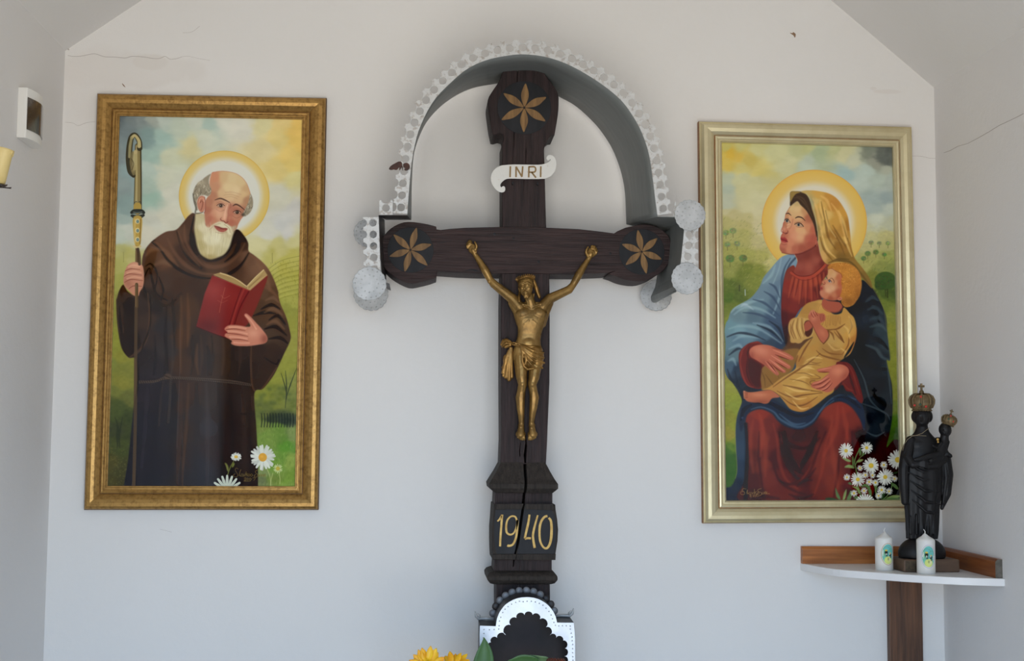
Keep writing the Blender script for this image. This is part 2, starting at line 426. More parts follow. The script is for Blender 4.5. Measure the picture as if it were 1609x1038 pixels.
    for i in range(46):
        x = cv.rs.uniform(828, 990); y = cv.rs.uniform(420, 540)
        cv.blob(b([(x, y)])[0], 5, 4, [(86, 98, 40), (122, 126, 46), (74, 88, 48)][i % 3], .5)
    for x in range(836, 992, 13): cv.stroke(b([(x, 545), (x+2, 575), (x-1, 606)]), [1.6, 2.2, 1.6], (30, 38, 34), .7, .6)
    cv.folds(b, '945,350 950,430 944,520|995,340 965,420 950,470|925,360 948,440 950,480', (58, 66, 44), 2, .75, .5)
    cv.folds(b, '170,560 185,620 180,700|205,560 190,640 192,700|180,600 178,650 182,690', (40, 48, 30), 3, .6, 1)
    for i in range(120):
        x = cv.rs.uniform(828, 990); y = cv.rs.uniform(615, 870)
        cv.stroke(b([(x, y), (x+cv.rs.uniform(-5, 5), y-9)]), 1, (146, 166, 84) if i % 2 else (74, 112, 36), .35, .5)
    for i in range(70):
        x = cv.rs.uniform(150, 225); y = cv.rs.uniform(700, 870)
        cv.blob(b([(x, y)])[0], 1.3, 1, (112, 104, 44), .45)
    cv.halo((351.2, 306.4), 71.6, (196, 160, 66), (206, 178, 88), (203, 204, 192), .76)
    # crozier
    st = (150, 132, 78)
    cv.stroke(b('269,0 266,300 262,600 255,874'), [5.2, 5.6, 5.6, 6], (88, 68, 42), 1, .4)
    cv.stroke(b('266,0 263,300 259,600 252,874'), [1.6, 1.6, 1.4, 1.2], (136, 110, 70), .7, .5)
    cv.stroke(a('279,750 277,900 276,1038'), 5.4, (84, 64, 40), 1, .4)
    cv.stroke(a('275,750 273,900 272,1038'), 1.6, (128, 104, 66), .7, .5)
    cv.stroke(a('283,290 283,450 281,590'), [10, 11.5, 13], (66, 58, 38), 1, .5)
    cv.stroke(a('281,290 281,450 279,585'), [7, 8.5, 10], (130, 116, 70), 1, .9)
    cv.stroke(a('276,290 276,450 274,580'), [2, 3, 3.4], (176, 162, 110), .8, .9)
    cv.stroke(a('290,300 288,268 270,238 252,248 243,290 240,350 246,405 262,428'), [8.5, 8, 7, 8.5, 9.5, 10, 9, 6], (54, 50, 34), 1, .4)
    cv.stroke(a('288,290 286,264 268,240 254,250'), [6, 5, 4, 5], (178, 166, 112), 1, .7)
    cv.stroke(a('252,252 245,290 242,340'), [4, 4.5, 4], (150, 142, 96), .9, .8)
    cv.stroke(a('258,320 252,360 258,400 262,420'), [4, 6, 6, 4], (118, 106, 68), .9, .8)
    cv.stroke(a('270,315 268,350 266,395'), [5, 7, 5], (168, 156, 106), .95, .7)
    cv.blob(a('271,318')[0], 2.8, 3, (176, 160, 112), 1, 0, 1.5); cv.blob(a('262,395')[0], 4.2, 6, (150, 136, 88), .9, .3)
    cv.stroke(a('252,350 262,372 254,400'), 1.4, (60, 52, 34), .6, .6)
    for y in (548, 556, 566): cv.stroke(a([(264, y+8), (274, y), (282, y+9), (290, y), (298, y+8)]), 1, (40, 44, 40), .7, .4)
    cv.stroke(a('280,570 280,590'), 12, (166, 140, 62), 1, .4)
    cv.stroke(a('252,600 265,594 297,594 310,600'), [4, 7, 7, 4], (40, 44, 40), 1, .5)
    cv.stroke(a('254,614 281,622 308,612'), [4, 8, 4], (46, 50, 46), 1, .5)
    cv.stroke(a('262,598 278,600 300,598'), 2, (106, 118, 108), .7, .6)
    cv.poly(a('261,622 300,622 298,700 292,752 270,752 262,700'), (176, 146, 62), .5)
    cv.stroke(a('268,630 268,740'), 2, (204, 180, 110), .7, .8); cv.stroke(a('295,630 291,745'), 1.6, (112, 84, 32), .7, .6)
    for y in (640, 683, 725): cv.blob(a([(280, y)])[0], 3.6, 4.2, (206, 190, 130), 1, 0, 1.5); cv.blob(a([(281, y+1)])[0], 2.3, 2.8, (106, 128, 120), 1, 0, 1.5)
    cv.stroke(a('264,757 279,762 294,757'), 3, (196, 178, 120), 1, .4)
    # habit
    robe = (a('548,604 520,614 492,648 460,680 412,690 362,722 325,760 304,805 300,860 298,900 300,950 270,985 235,968 214,936 194,965 180,1010') +
            b('175,0 176,60 180,130 190,205 204,255 232,290 262,292 272,330 274,400 258,490 244,620 230,750 214,850 212,874 211,890 212,900 400,900 800,900 820,900 820,880 819,740 812,600 804,452 842,432 886,378 912,330 940,270 968,208 964,165 948,105 922,45 912,0') +
            a('940,975 918,912 892,862 862,828 825,798 800,778 798,742 778,706 748,678 700,690 600,650'))
    rc = [A(530,640,70,44,30),A(480,700,84,56,38),A(420,720,90,60,42),A(350,760,86,56,38),A(330,830,74,48,34),A(420,820,92,62,42),A(500,780,60,38,28),A(560,740,34,22,18),A(470,860,66,44,32),A(560,860,58,38,28),A(640,870,76,50,34),A(720,850,72,46,32),A(770,760,58,36,26),A(760,720,40,26,20),A(800,810,100,70,50),A(850,850,112,80,58),A(890,910,96,66,44),A(920,980,80,54,34),A(870,980,86,60,40),
          A(330,900,64,44,34),A(400,930,66,46,36),A(480,950,60,38,26),A(560,930,56,36,26),A(600,980,54,34,24),A(240,960,60,38,26),A(210,1000,54,36,26),A(230,1030,36,26,22),A(330,1000,44,34,30),A(420,1010,54,38,30),
          B(200,60,52,38,30),B(195,150,48,34,28),B(215,240,40,28,24),B(250,230,38,28,26),B(300,40,52,40,36),B(320,120,58,44,38),B(320,200,50,40,38),B(300,280,40,34,36),B(360,60,40,34,34),B(380,150,44,40,42),B(400,250,48,42,42),B(360,340,40,36,40),B(450,60,52,38,30),B(490,60,70,44,26),B(480,200,66,42,26),B(480,320,60,40,28),B(540,220,46,34,30),B(560,300,44,34,32),B(640,230,56,38,28),B(660,320,52,36,26),B(740,270,46,34,30),B(760,350,36,28,26),
          B(830,60,74,50,34),B(880,40,84,58,38),B(920,90,86,58,38),B(940,150,66,46,34),B(880,200,70,52,40),B(870,260,58,42,34),B(900,300,46,34,30),B(830,260,48,36,32),B(850,350,50,34,26),B(825,420,46,30,22),B(790,350,36,26,24),
          B(300,450,38,34,40),B(360,450,36,32,38),B(420,480,34,32,38),B(300,600,30,30,38),B(380,620,32,30,36),B(440,600,34,32,36),B(480,500,50,34,26),B(500,450,54,36,28),B(490,620,44,30,24),B(540,550,40,32,32),B(590,600,42,38,42),B(600,480,46,36,32),B(650,550,40,28,24),B(720,500,40,30,28),B(700,600,34,24,24),B(770,550,44,32,26),B(800,500,50,34,26),B(760,650,36,26,24),B(810,640,46,32,24),B(240,700,28,28,34),B(300,750,30,28,36),B(400,780,28,26,34),B(480,750,38,26,24),B(460,850,30,24,26),B(560,780,30,28,36),B(620,720,38,24,24),B(700,740,34,24,24),B(780,740,36,26,24),B(240,850,26,26,34),B(350,860,26,26,34),B(560,860,26,26,34),B(700,850,28,22,26),B(800,850,34,24,22)]
    R = cv.poly(robe, cv.idw(rc, 3, 4.5, 18), .6)
    dk = (24, 18, 16); lt = (126, 90, 62)
    cv.folds(a, '345,735 385,770 430,830 500,880 580,905 660,905|360,728 330,740 312,780|545,615 530,700 545,780 590,840', dk, 5, .6, 1.6, R)
    cv.folds(a, '465,690 490,760 530,820 580,860|800,790 760,850 700,890 640,905|745,690 755,740 735,790 690,830', dk, 6, .65, 2, R)
    cv.poly(a('548,615 545,680 552,760 590,820 640,830 700,800 730,740 742,690 700,760 640,812 590,800 556,720'), (26, 18, 15), 1.2, .85, R)
    cv.folds(a, '500,660 505,730 545,800 610,850 690,845 750,800 782,745|420,720 450,780 500,840 570,880 640,888', (104, 70, 48), 7, .5, 2.4, R)
    cv.folds(a, '320,800 350,770 400,775|350,850 400,830 440,850|840,840 880,900 900,960', lt, 8, .35, 3.5, R)
    cv.folds(a, '310,905 335,860 350,920 370,980 420,1010|318,850 345,840 372,890 362,960|380,900 400,960 390,1010', dk, 4, .55, 1.3, R)
    cv.stroke(a('303,862 304,930 330,1000 345,1038'), [2, 3, 2], (22, 18, 18), .7, 1.2, R)
    cv.stroke(b('345,0 375,45 420,50 470,0'), 5, (40, 28, 20), .5, 1.5, R)
    cv.stroke(a('330,905 350,860 372,905 410,990 470,1000 450,1035'), 3, (58, 34, 22), .6, 1.2, R)
    # sleeves
    cv.stroke(b('235,290 288,250 320,180 328,90 318,0'), [2, 4, 4, 3, 2], (96, 66, 46), .55, 1.6, R)
    cv.poly(b('215,40 245,20 262,120 275,210 250,270 228,240 214,140'), (26, 20, 20), 1.6, .55, R)
    cv.folds(b, '190,60 196,150 212,240|330,20 330,140 300,230 285,280', dk, 3, .6, 1.4, R)
    cv.folds(b, '870,120 910,100 945,140|850,160 900,150 950,190|835,70 880,50 920,70|800,100 850,85 900,90|870,205 920,200 955,225', (30, 21, 17), 6, .7, 1.6, R)
    cv.folds(b, '860,140 900,125 940,160|850,85 890,68 930,95|855,30 890,18 915,40', (112, 80, 56), 6, .5, 2, R)
    cv.poly(b('792,230 845,240 890,222 930,260 905,330 850,420 822,448 800,440 790,360'), (50, 36, 30), 1.4, .6, R)
    cv.stroke(b('790,235 788,330 795,420 818,446 850,418 905,335'), [2, 3, 2, 2.5, 2], (100, 66, 44), .5, 1, R)
    cv.stroke(b('850,290 900,320 915,300'), 2, (26, 22, 24), .6, 1, R)
    cv.folds(b, '470,10 472,120 468,240 470,360|500,0 505,120 500,240|545,230 540,300 548,365', (104, 66, 38), 6, .35, 2.4, R)
    cv.folds(b, '430,20 440,140 436,300|405,60 400,200 410,350|590,240 600,300 592,370', (24, 20, 22), 6, .35, 2.4, R)
    cv.folds(a, '470,690 500,770 570,850|370,740 420,790 470,850|810,800 850,830 880,880|840,930 900,960 940,1000', (120, 80, 54), 6, .35, 2.4, R)
    # skirts
    for x, x2, c, w, al in ((470,455,(64,42,30),9,.5),(505,478,(84,54,34),5,.5),(440,425,(22,20,24),7,.5),(540,535,(26,22,24),8,.5),(585,590,(60,52,54),8,.4),(640,655,(22,16,18),6,.6),(690,705,(24,18,18),6,.6),(745,760,(54,38,32),7,.5),(775,788,(22,17,18),5,.5),(360,340,(22,22,30),8,.4),(320,290,(48,44,52),8,.35)):
        cv.stroke(b([(x, 410), ((x+x2)/2+3, 600), (x2, 800), (x2-2, 872)]), [w*.4, w, w*.8, w*.5], c, al, 2.5, R)
    cv.stroke(b('466,130 468,260 462,420 452,700'), 1, (86, 78, 84), .35, .8, R)
    for x, c in ((400,(30,26,28)),(430,(64,54,50)),(520,(32,24,22)),(560,(66,46,34)),(610,(36,28,26)),(660,(74,50,34)),(700,(34,26,24)),(735,(60,42,34)),(350,(30,28,32))):
        cv.stroke(b([(x, 190), (x+5, 290), (x-4, 368)]), [2, 5, 2], c, .5, 2, R)
    cv.stroke(b('640,500 700,495 705,540 800,548'), 3, (20, 14, 14), .5, 1, R)
    # rope
    for dy in (0, 1):
        cv.stroke(b([(280, 398+dy*7), (350, 396+dy*5), (400, 380+dy*7), (480, 381+dy*6), (600, 388+dy*8), (700, 396+dy*9), (790, 412+dy*6)]), 2, (78, 64, 54), .8, .5, R)
    for i in range(52):
        x = 285+i*9.8; y = np.interp(x, [285, 400, 480, 600, 790], [400, 384, 384, 392, 412])
        cv.stroke(b([(x, y-3), (x+6, y+8)]), .8, (30, 24, 22), .7, .4, R)
    cv.blob(b('410,376')[0], 6, 4.5, (74, 58, 48), .9, 0, 3); cv.stroke(b('395,372 425,384'), 1.5, (36, 28, 24), .7)
    cv.stroke(b('424,385 420,480 412,585'), 3.6, (60, 52, 48), .7, .8, R); cv.stroke(b('390,400 378,480 370,600'), 3.2, (52, 44, 42), .6, .8, R)
    for i in range(20): cv.stroke(b([(420-i*.4, 395+i*9.5), (430-i*.4, 401+i*9.5)]), .7, (28, 24, 24), .6, .4)
    cv.stroke(b('272,300 274,400 262,500'), 2.5, (16, 14, 16), .8, 1)
    cv.stroke(b('266,60 264,300 262,600 255,874'), [4.5, 5, 5, 5], (82, 64, 44), .85, .6)
    # hand on the staff
    H = cv.poly(a('238,842 268,830 298,842 308,862 311,905 306,945 292,968 284,990 264,988 240,965 218,938 215,905 222,870'), (188, 128, 100), .5)
    cv.blob(a('270,850')[0], 12, 8, (214, 160, 128), .7, 0, 0, H); cv.blob(a('235,930')[0], 9, 10, (150, 92, 70), .6, 0, 0, H)
    for l in ('222,872 250,862 292,866', '217,898 245,886 300,892', '220,925 250,912 305,918', '240,955 262,942 300,944'):
        cv.stroke(a(l), [1, 1.6, .8], (132, 70, 54), .8, .5, H)
    for l in ('238,853 262,845 290,852', '232,882 262,874 296,880', '232,908 262,900 298,905'): cv.stroke(a(l), 2.6, (218, 166, 134), .5, .9, H)
    cv.stroke(a('276,935 276,1038'), 5, (86, 66, 42), 1, .4); cv.stroke(a('273,935 272,1038'), 1.3, (130, 106, 68), .7, .5)
    cv.stroke(a('282,770 288,800 290,840'), 4.5, (58, 38, 28), .8, .8)
    # book
    cv.poly(a('887,893 806,962') + b('712,140 762,148 800,90 838,0'), (116, 36, 30), .5)
    cv.poly(a('634,890 668,880 700,888 760,918 792,944 832,900 870,864 888,892 806,964'), (176, 148, 92), .5, smooth=False)
    for i in range(5): cv.stroke(a([(645+i*4, 890-i*1), (720+i*3, 922-i*3), (792, 958-i*3)]), .7, (128, 98, 56), .6, .4)
    for i in range(4): cv.stroke(a([(800, 955-i*3), (842+i*2, 915-i*4), (884-i*4, 888-i*5)]), .7, (132, 102, 58), .6, .4)
    cv.stroke(a('668,882 730,904 790,944'), 1.4, (212, 190, 136), .8, .5); cv.stroke(a('794,942 832,902 870,868'), 1.6, (206, 184, 128), .8, .5)
    cover = a('630,893 806,964') + b('712,140 690,206 620,182 540,150 560,70 578,0')
    C = cv.poly(cover, (118, 27, 26), .5, smooth=False)
    cv.blob(a('640,960')[0], 26, 24, (150, 46, 42), .8, 0, 0, C); cv.blob(a('720,990')[0], 22, 26, (134, 36, 32), .6, 0, 0, C)
    cv.blob(b('590,150')[0], 26, 16, (82, 20, 24), .7, 0, 0, C)
    cv.stroke(a('768,952') + b('715,60 672,200'), 1.2, (72, 14, 16), .7, .5, C); cv.stroke(a('780,956') + b('724,60 682,200'), 2.4, (156, 50, 40), .6, .8, C)
    cv.stroke(a('803,965') + b('740,60 714,138'), 2, (80, 18, 18), .8, .6)
    cv.stroke(a('640,897 806,966'), 1, (168, 66, 54), .7, .4); cv.stroke(b('540,150 620,182 690,206'), 1.2, (56, 12, 14), .8, .5)
    cv.stroke(a('690,950 672,1020') + b('645,85'), 1, (176, 88, 62), .6, .5, C); cv.stroke(a('672,985 686,1000 712,988'), 1, (176, 88, 62), .5, .5, C); cv.stroke(a('655,1010 676,1020 700,1010'), 1, (170, 80, 58), .4, .5, C)
    # hand under the book
    H = cv.poly(b('668,160 690,143 735,144 768,150 786,146 772,118 758,98 768,90 790,108 812,132 838,160 862,196 856,222 820,232 770,238 720,236 698,226 702,216 690,206 670,194 672,182 682,176'), (190, 118, 92), .5)
    cv.blob(b('800,180')[0], 14, 10, (214, 150, 120), .7, 0, 0, H); cv.blob(b('850,205')[0], 8, 10, (128, 66, 52), .7, 0, 0, H)
    for l in ('675,163 715,160 762,168', '680,180 725,184 775,194', '700,208 735,208 775,214'): cv.stroke(b(l), [1.2, 1.4, .6], (120, 54, 44), .8, .5, H)
    for l in ('690,152 730,152 765,158', '684,170 725,173 770,182', '692,196 730,198 770,205', '712,222 745,224 780,224', '766,100 790,125 812,160'): cv.stroke(b(l), 2.6, (222, 164, 134), .55, .9, H)
    # beard, head
    beard = F('192,590 182,640 176,720 188,800 200,860 224,915 262,948 310,965 368,950 420,925 455,882 476,830 492,770 508,730 522,690 470,690 400,640 330,640 275,690 262,600')
    skin = F('318,262 345,250 400,243 460,248 520,264 570,297 605,342 628,400 640,450 634,500 612,552 586,602 558,640 536,680 518,720 470,740 400,720 320,720 280,700 264,640 262,560 262,500 285,455 308,425 300,340')
    sk = [(*F([(x, y)])[0], c) for x, y, c in ((345,290,(190,120,92)),(420,290,(196,158,118)),(480,300,(202,172,130)),(560,340,(200,168,126)),(600,390,(190,146,108)),(450,380,(206,176,134)),(520,400,(208,178,138)),(580,430,(200,162,120)),(350,380,(184,124,96)),(400,420,(200,160,122)),(330,440,(172,108,84)),(470,450,(202,164,126)),(540,470,(198,156,118)),(610,480,(168,116,88)),(300,500,(168,102,80)),(290,560,(162,92,74)),(350,520,(186,126,98)),(340,590,(196,134,106)),(380,600,(202,144,116)),(330,650,(186,118,94)),(430,560,(194,134,108)),(440,600,(206,150,122)),(470,600,(172,96,78)),(490,560,(170,98,80)),(510,620,(182,116,94)),(480,660,(170,92,76)),(550,620,(178,112,90)),(585,580,(160,98,78)),(300,640,(168,98,78)),(500,700,(170,104,84)))]
    sk = warm(sk, 9, 2)
    S = cv.poly(skin, cv.idw(sk, 0, 4.2), .45)
    cv.stroke(F('318,262 345,250 400,243 460,248 520,264 570,297 605,342 628,400 640,450'), 1.6, (176, 104, 76), .6, .8, S)
    bc = [(*F([(x, y)])[0], c) for x, y, c in ((210,640,(190,180,138)),(250,700,(208,200,164)),(200,760,(184,172,120)),(230,850,(176,162,108)),(300,800,(214,208,172)),(360,780,(216,210,176)),(300,900,(196,184,134)),(300,950,(166,148,92)),(400,900,(190,180,134)),(440,820,(204,196,156)),(470,760,(196,184,142)),(500,710,(176,152,120)),(400,700,(196,172,136)),(300,660,(200,180,144)),(230,610,(186,172,130)))]
    Bm = cv.poly(beard, cv.idw(bc, 0, 4.2), .8)
    S2 = cv.poly(F('264,560 262,620 275,690 300,700 322,682 350,668 388,652 410,655 440,668 470,690 500,690 520,640 500,560 400,500 300,500'), cv.idw(sk, 0, 4.2), .8)
    for i in range(90):
        x = cv.rs.uniform(190, 500); y = cv.rs.uniform(640, 900); dx = (x-330)*.12
        cv.stroke(F([(x, y), (x-dx*.3, y+30), (x-dx, y+65)]), [.4, .9, .3], (226, 222, 194) if i % 2 else (164, 150, 102), .3, .4, Bm)
    # moustache and mouth
    cv.poly(F('288,745 305,708 335,680 380,660 412,664 445,678 476,700 486,740 472,765 452,752 440,722 405,706 350,692 318,712'), (212, 204, 170), .8, .95)
    for l in ('300,725 330,690 385,668', '310,718 345,686 395,672', '478,750 465,712 425,680', '470,745 455,705 420,678'): cv.stroke(F(l), 1, (176, 158, 118), .6, .5)
    cv.poly(F('340,690 372,694 404,706 436,708 450,716 432,734 404,742 374,732 352,712'), (150, 74, 62), .5)
    cv.stroke(F('342,692 380,704 410,714 446,716'), [.6, 1.3, .6], (92, 36, 34), .9, .3); cv.stroke(F('372,722 400,732 428,727'), 1.4, (182, 104, 88), .7, .5)
    cv.stroke(F('352,742 400,752 440,742'), 1.2, (160, 136, 96), .5, .8)
    # ear
    cv.poly(F('205,470 222,448 250,446 264,465 262,500 266,540 250,575 228,578 208,550 198,505'), (182, 118, 92), .5)
    cv.stroke(F('215,500 225,468 248,466 255,490'), 1.2, (214, 160, 128), .8, .5); cv.stroke(F('226,500 234,486 246,500 240,540 232,560'), 1.8, (130, 72, 56), .7, .6)
    cv.stroke(F('262,455 268,500 268,560 258,585'), 1.2, (130, 66, 54), .6, .6)
    # hair
    for s_, cc in (('312,266 272,288 236,318 205,340 180,378 166,430 172,480 188,530 190,560 205,560 196,500 206,464 225,444 262,440 290,448 312,422 314,392 296,345 298,300', 0), ('634,430 652,460 658,505 650,552 626,590 592,612 570,606 584,572 600,540 622,490', 1)):
        Hm = cv.poly(F(s_), (138, 128, 106), .7)
        P = np.array(F(s_)); x0, y0 = P.min(0); x1, y1 = P.max(0)
        for i in range(110 if not cc else 45):
            x = cv.rs.uniform(x0, x1); y = cv.rs.uniform(y0, y1)
            cv.stroke([(x, y), (x+cv.rs.uniform(-1, 2), y+1.5), (x+cv.rs.uniform(-2, 2), y+3.6)], 1.1, [(196, 188, 164), (92, 84, 68), (170, 160, 134)][i % 3], .6, .6, Hm)
    cv.stroke(F('166,430 175,490 190,545 186,585 215,588 250,578'), [1.5, 2.5, 2.5, 2, 1], (64, 58, 46), .6, .8)
    cv.blob(F('240,340')[0], 8, 5, (184, 172, 144), .5); cv.blob(F('575,600')[0], 4, 3, (58, 50, 40), .7)
    # brows, eyes, nose
    cv.stroke(F('345,480 388,467 428,480 466,500'), [1, 2.4, 2.2, 1.2], (74, 48, 38), .85, .5)
    cv.stroke(F('492,528 515,516 545,526 588,560'), [1, 2.6, 2.2, 1], (70, 44, 36), .85, .5)
    cv.stroke(F('470,505 478,530 470,545'), 1.2, (146, 84, 66), .6, .8)
    for l in ('420,440 480,435 540,455', '430,418 490,415 560,435', '430,458 480,452 530,470'): cv.stroke(F(l), 1, (166, 116, 88), .35, .8)
    for (x, y, r) in ((393, 527, 0), (527, 581, .12)):
        cv.poly(F([(x-30, y-1), (x-12, y-13), (x+8, y-14), (x+26, y-2), (x+14, y+12), (x-10, y+12)]), (164, 138, 114), .5, .8)
        cv.blob(F([(x+1, y-1)])[0], 2.7, 2.6, (58, 42, 32), 1, 0, 1.3); cv.blob(F([(x-2, y-4)])[0], .7, .7, (214, 206, 190), .9)
        cv.stroke(F([(x-34, y-2), (x-14, y-15), (x+10, y-16), (x+32, y-1)]), [.8, 1.5, 1], (72, 40, 34), .9, .4)
        cv.stroke(F([(x-26, y+8), (x, y+16), (x+22, y+9)]), .8, (140, 84, 68), .7, .5)
        cv.stroke(F([(x-36, y+28), (x-5, y+46), (x+28, y+34)]), 1.1, (150, 92, 72), .5, 1)
        cv.stroke(F([(x-30, y-22), (x, y-32), (x+28, y-18)]), 1.2, (150, 92, 72), .5, .8)
    cv.stroke(F('470,520 456,570 452,620 446,655'), [1.5, 2.6, 3], (156, 84, 68), .55, 1.3)
    cv.stroke(F('448,520 430,580 424,625'), [2, 3, 3.5], (224, 176, 146), .6, 1.2)
    cv.stroke(F('392,632 400,648 418,652 436,668 452,658'), [1, 1.6, 1.2], (118, 56, 46), .85, .4)
    cv.stroke(F('400,622 388,636 396,648'), 1.2, (160, 92, 74), .7, .5); cv.blob(F('424,636')[0], 3, 3, (220, 164, 134), .6)
    cv.blob(F('315,630')[0], 7, 12, (178, 90, 72), .35); cv.blob(F('375,575')[0], 10, 6, (214, 160, 130), .5, .4)
    # grass stems, daisies
    for l in ('768,665 800,740 812,800 815,895', '845,720 822,820 822,895', '930,720 945,800 940,860'): cv.stroke(D(l), 1.2, (168, 176, 104), .75, .4)
    for x in range(650, 1130, 17): cv.stroke(D([(x, 900), (x+cv.rs.uniform(-12, 12), 850+cv.rs.uniform(-20, 20))]), .9, (150, 164, 96), .4, .4)
    cv.stroke(D('310,560 265,640 230,740'), 1.3, (110, 116, 50), .9, .3)
    cv.poly(D('190,580 215,590 240,640 240,700 222,680 208,630'), (112, 116, 54), .4); cv.poly(D('325,585 300,585 285,640 310,630'), (112, 118, 50), .4)
    cv.daisy(*D('708,503')[0], 20, 24, 6.6, (208, 152, 44), seed=4, squash=1.02, w=.2)
    cv.daisy(*D('345,497')[0], 8.3, 16, 3, (206, 168, 62), seed=5, squash=.78, w=.3)
    cv.daisy(*D('915,657')[0], 7.6, 15, 3.2, (176, 160, 50), (186, 196, 130), seed=6, w=.22)
    x, y = D('222,960')[0]
    for i, an in enumerate(np.linspace(-2.92, -.22, 9)):
        cv.stroke([(x+6*np.cos(an), y+6*np.sin(an)), (x+16*np.cos(an), y+16*np.sin(an)), (x+23*np.cos(an), y+23.5*np.sin(an))], [3, 4.4, 3.2], (190, 198, 180), 1, .4)
        cv.stroke([(x+8*np.cos(an), y+8*np.sin(an)), (x+20*np.cos(an), y+20*np.sin(an))], .7, (150, 164, 140), .5, .4)
    # the painter's handwriting and the year
    g = (112, 94, 44)
    for l in ('372,662 350,650 332,672 350,710 368,740 352,768 318,764 308,744 330,730', '385,755 400,690 412,672 398,700 392,750 410,762', '418,762 410,745 425,728 436,740 430,762 446,758', '446,732 455,760 468,730', '478,760 482,700 478,740 500,722 490,742 505,762',
              '520,728 506,745 520,762 534,745 520,728', '552,728 540,745 552,764 570,745 556,730', '640,672 610,690 612,716 640,738 632,768 600,772 590,752 612,740', '652,762 656,735 660,765 672,745', '682,728 690,762 705,735 712,764', '720,735 724,765 740,728 745,764',
              '458,792 470,782 482,792 460,818 486,816', '500,785 492,802 504,818 516,800 502,786', '535,785 527,802 540,818 552,800 537,786', '570,786 606,784 586,820', '450,828 495,830 540,828'):
        cv.stroke(D(l), .8, g, .85, .3)
    return cv

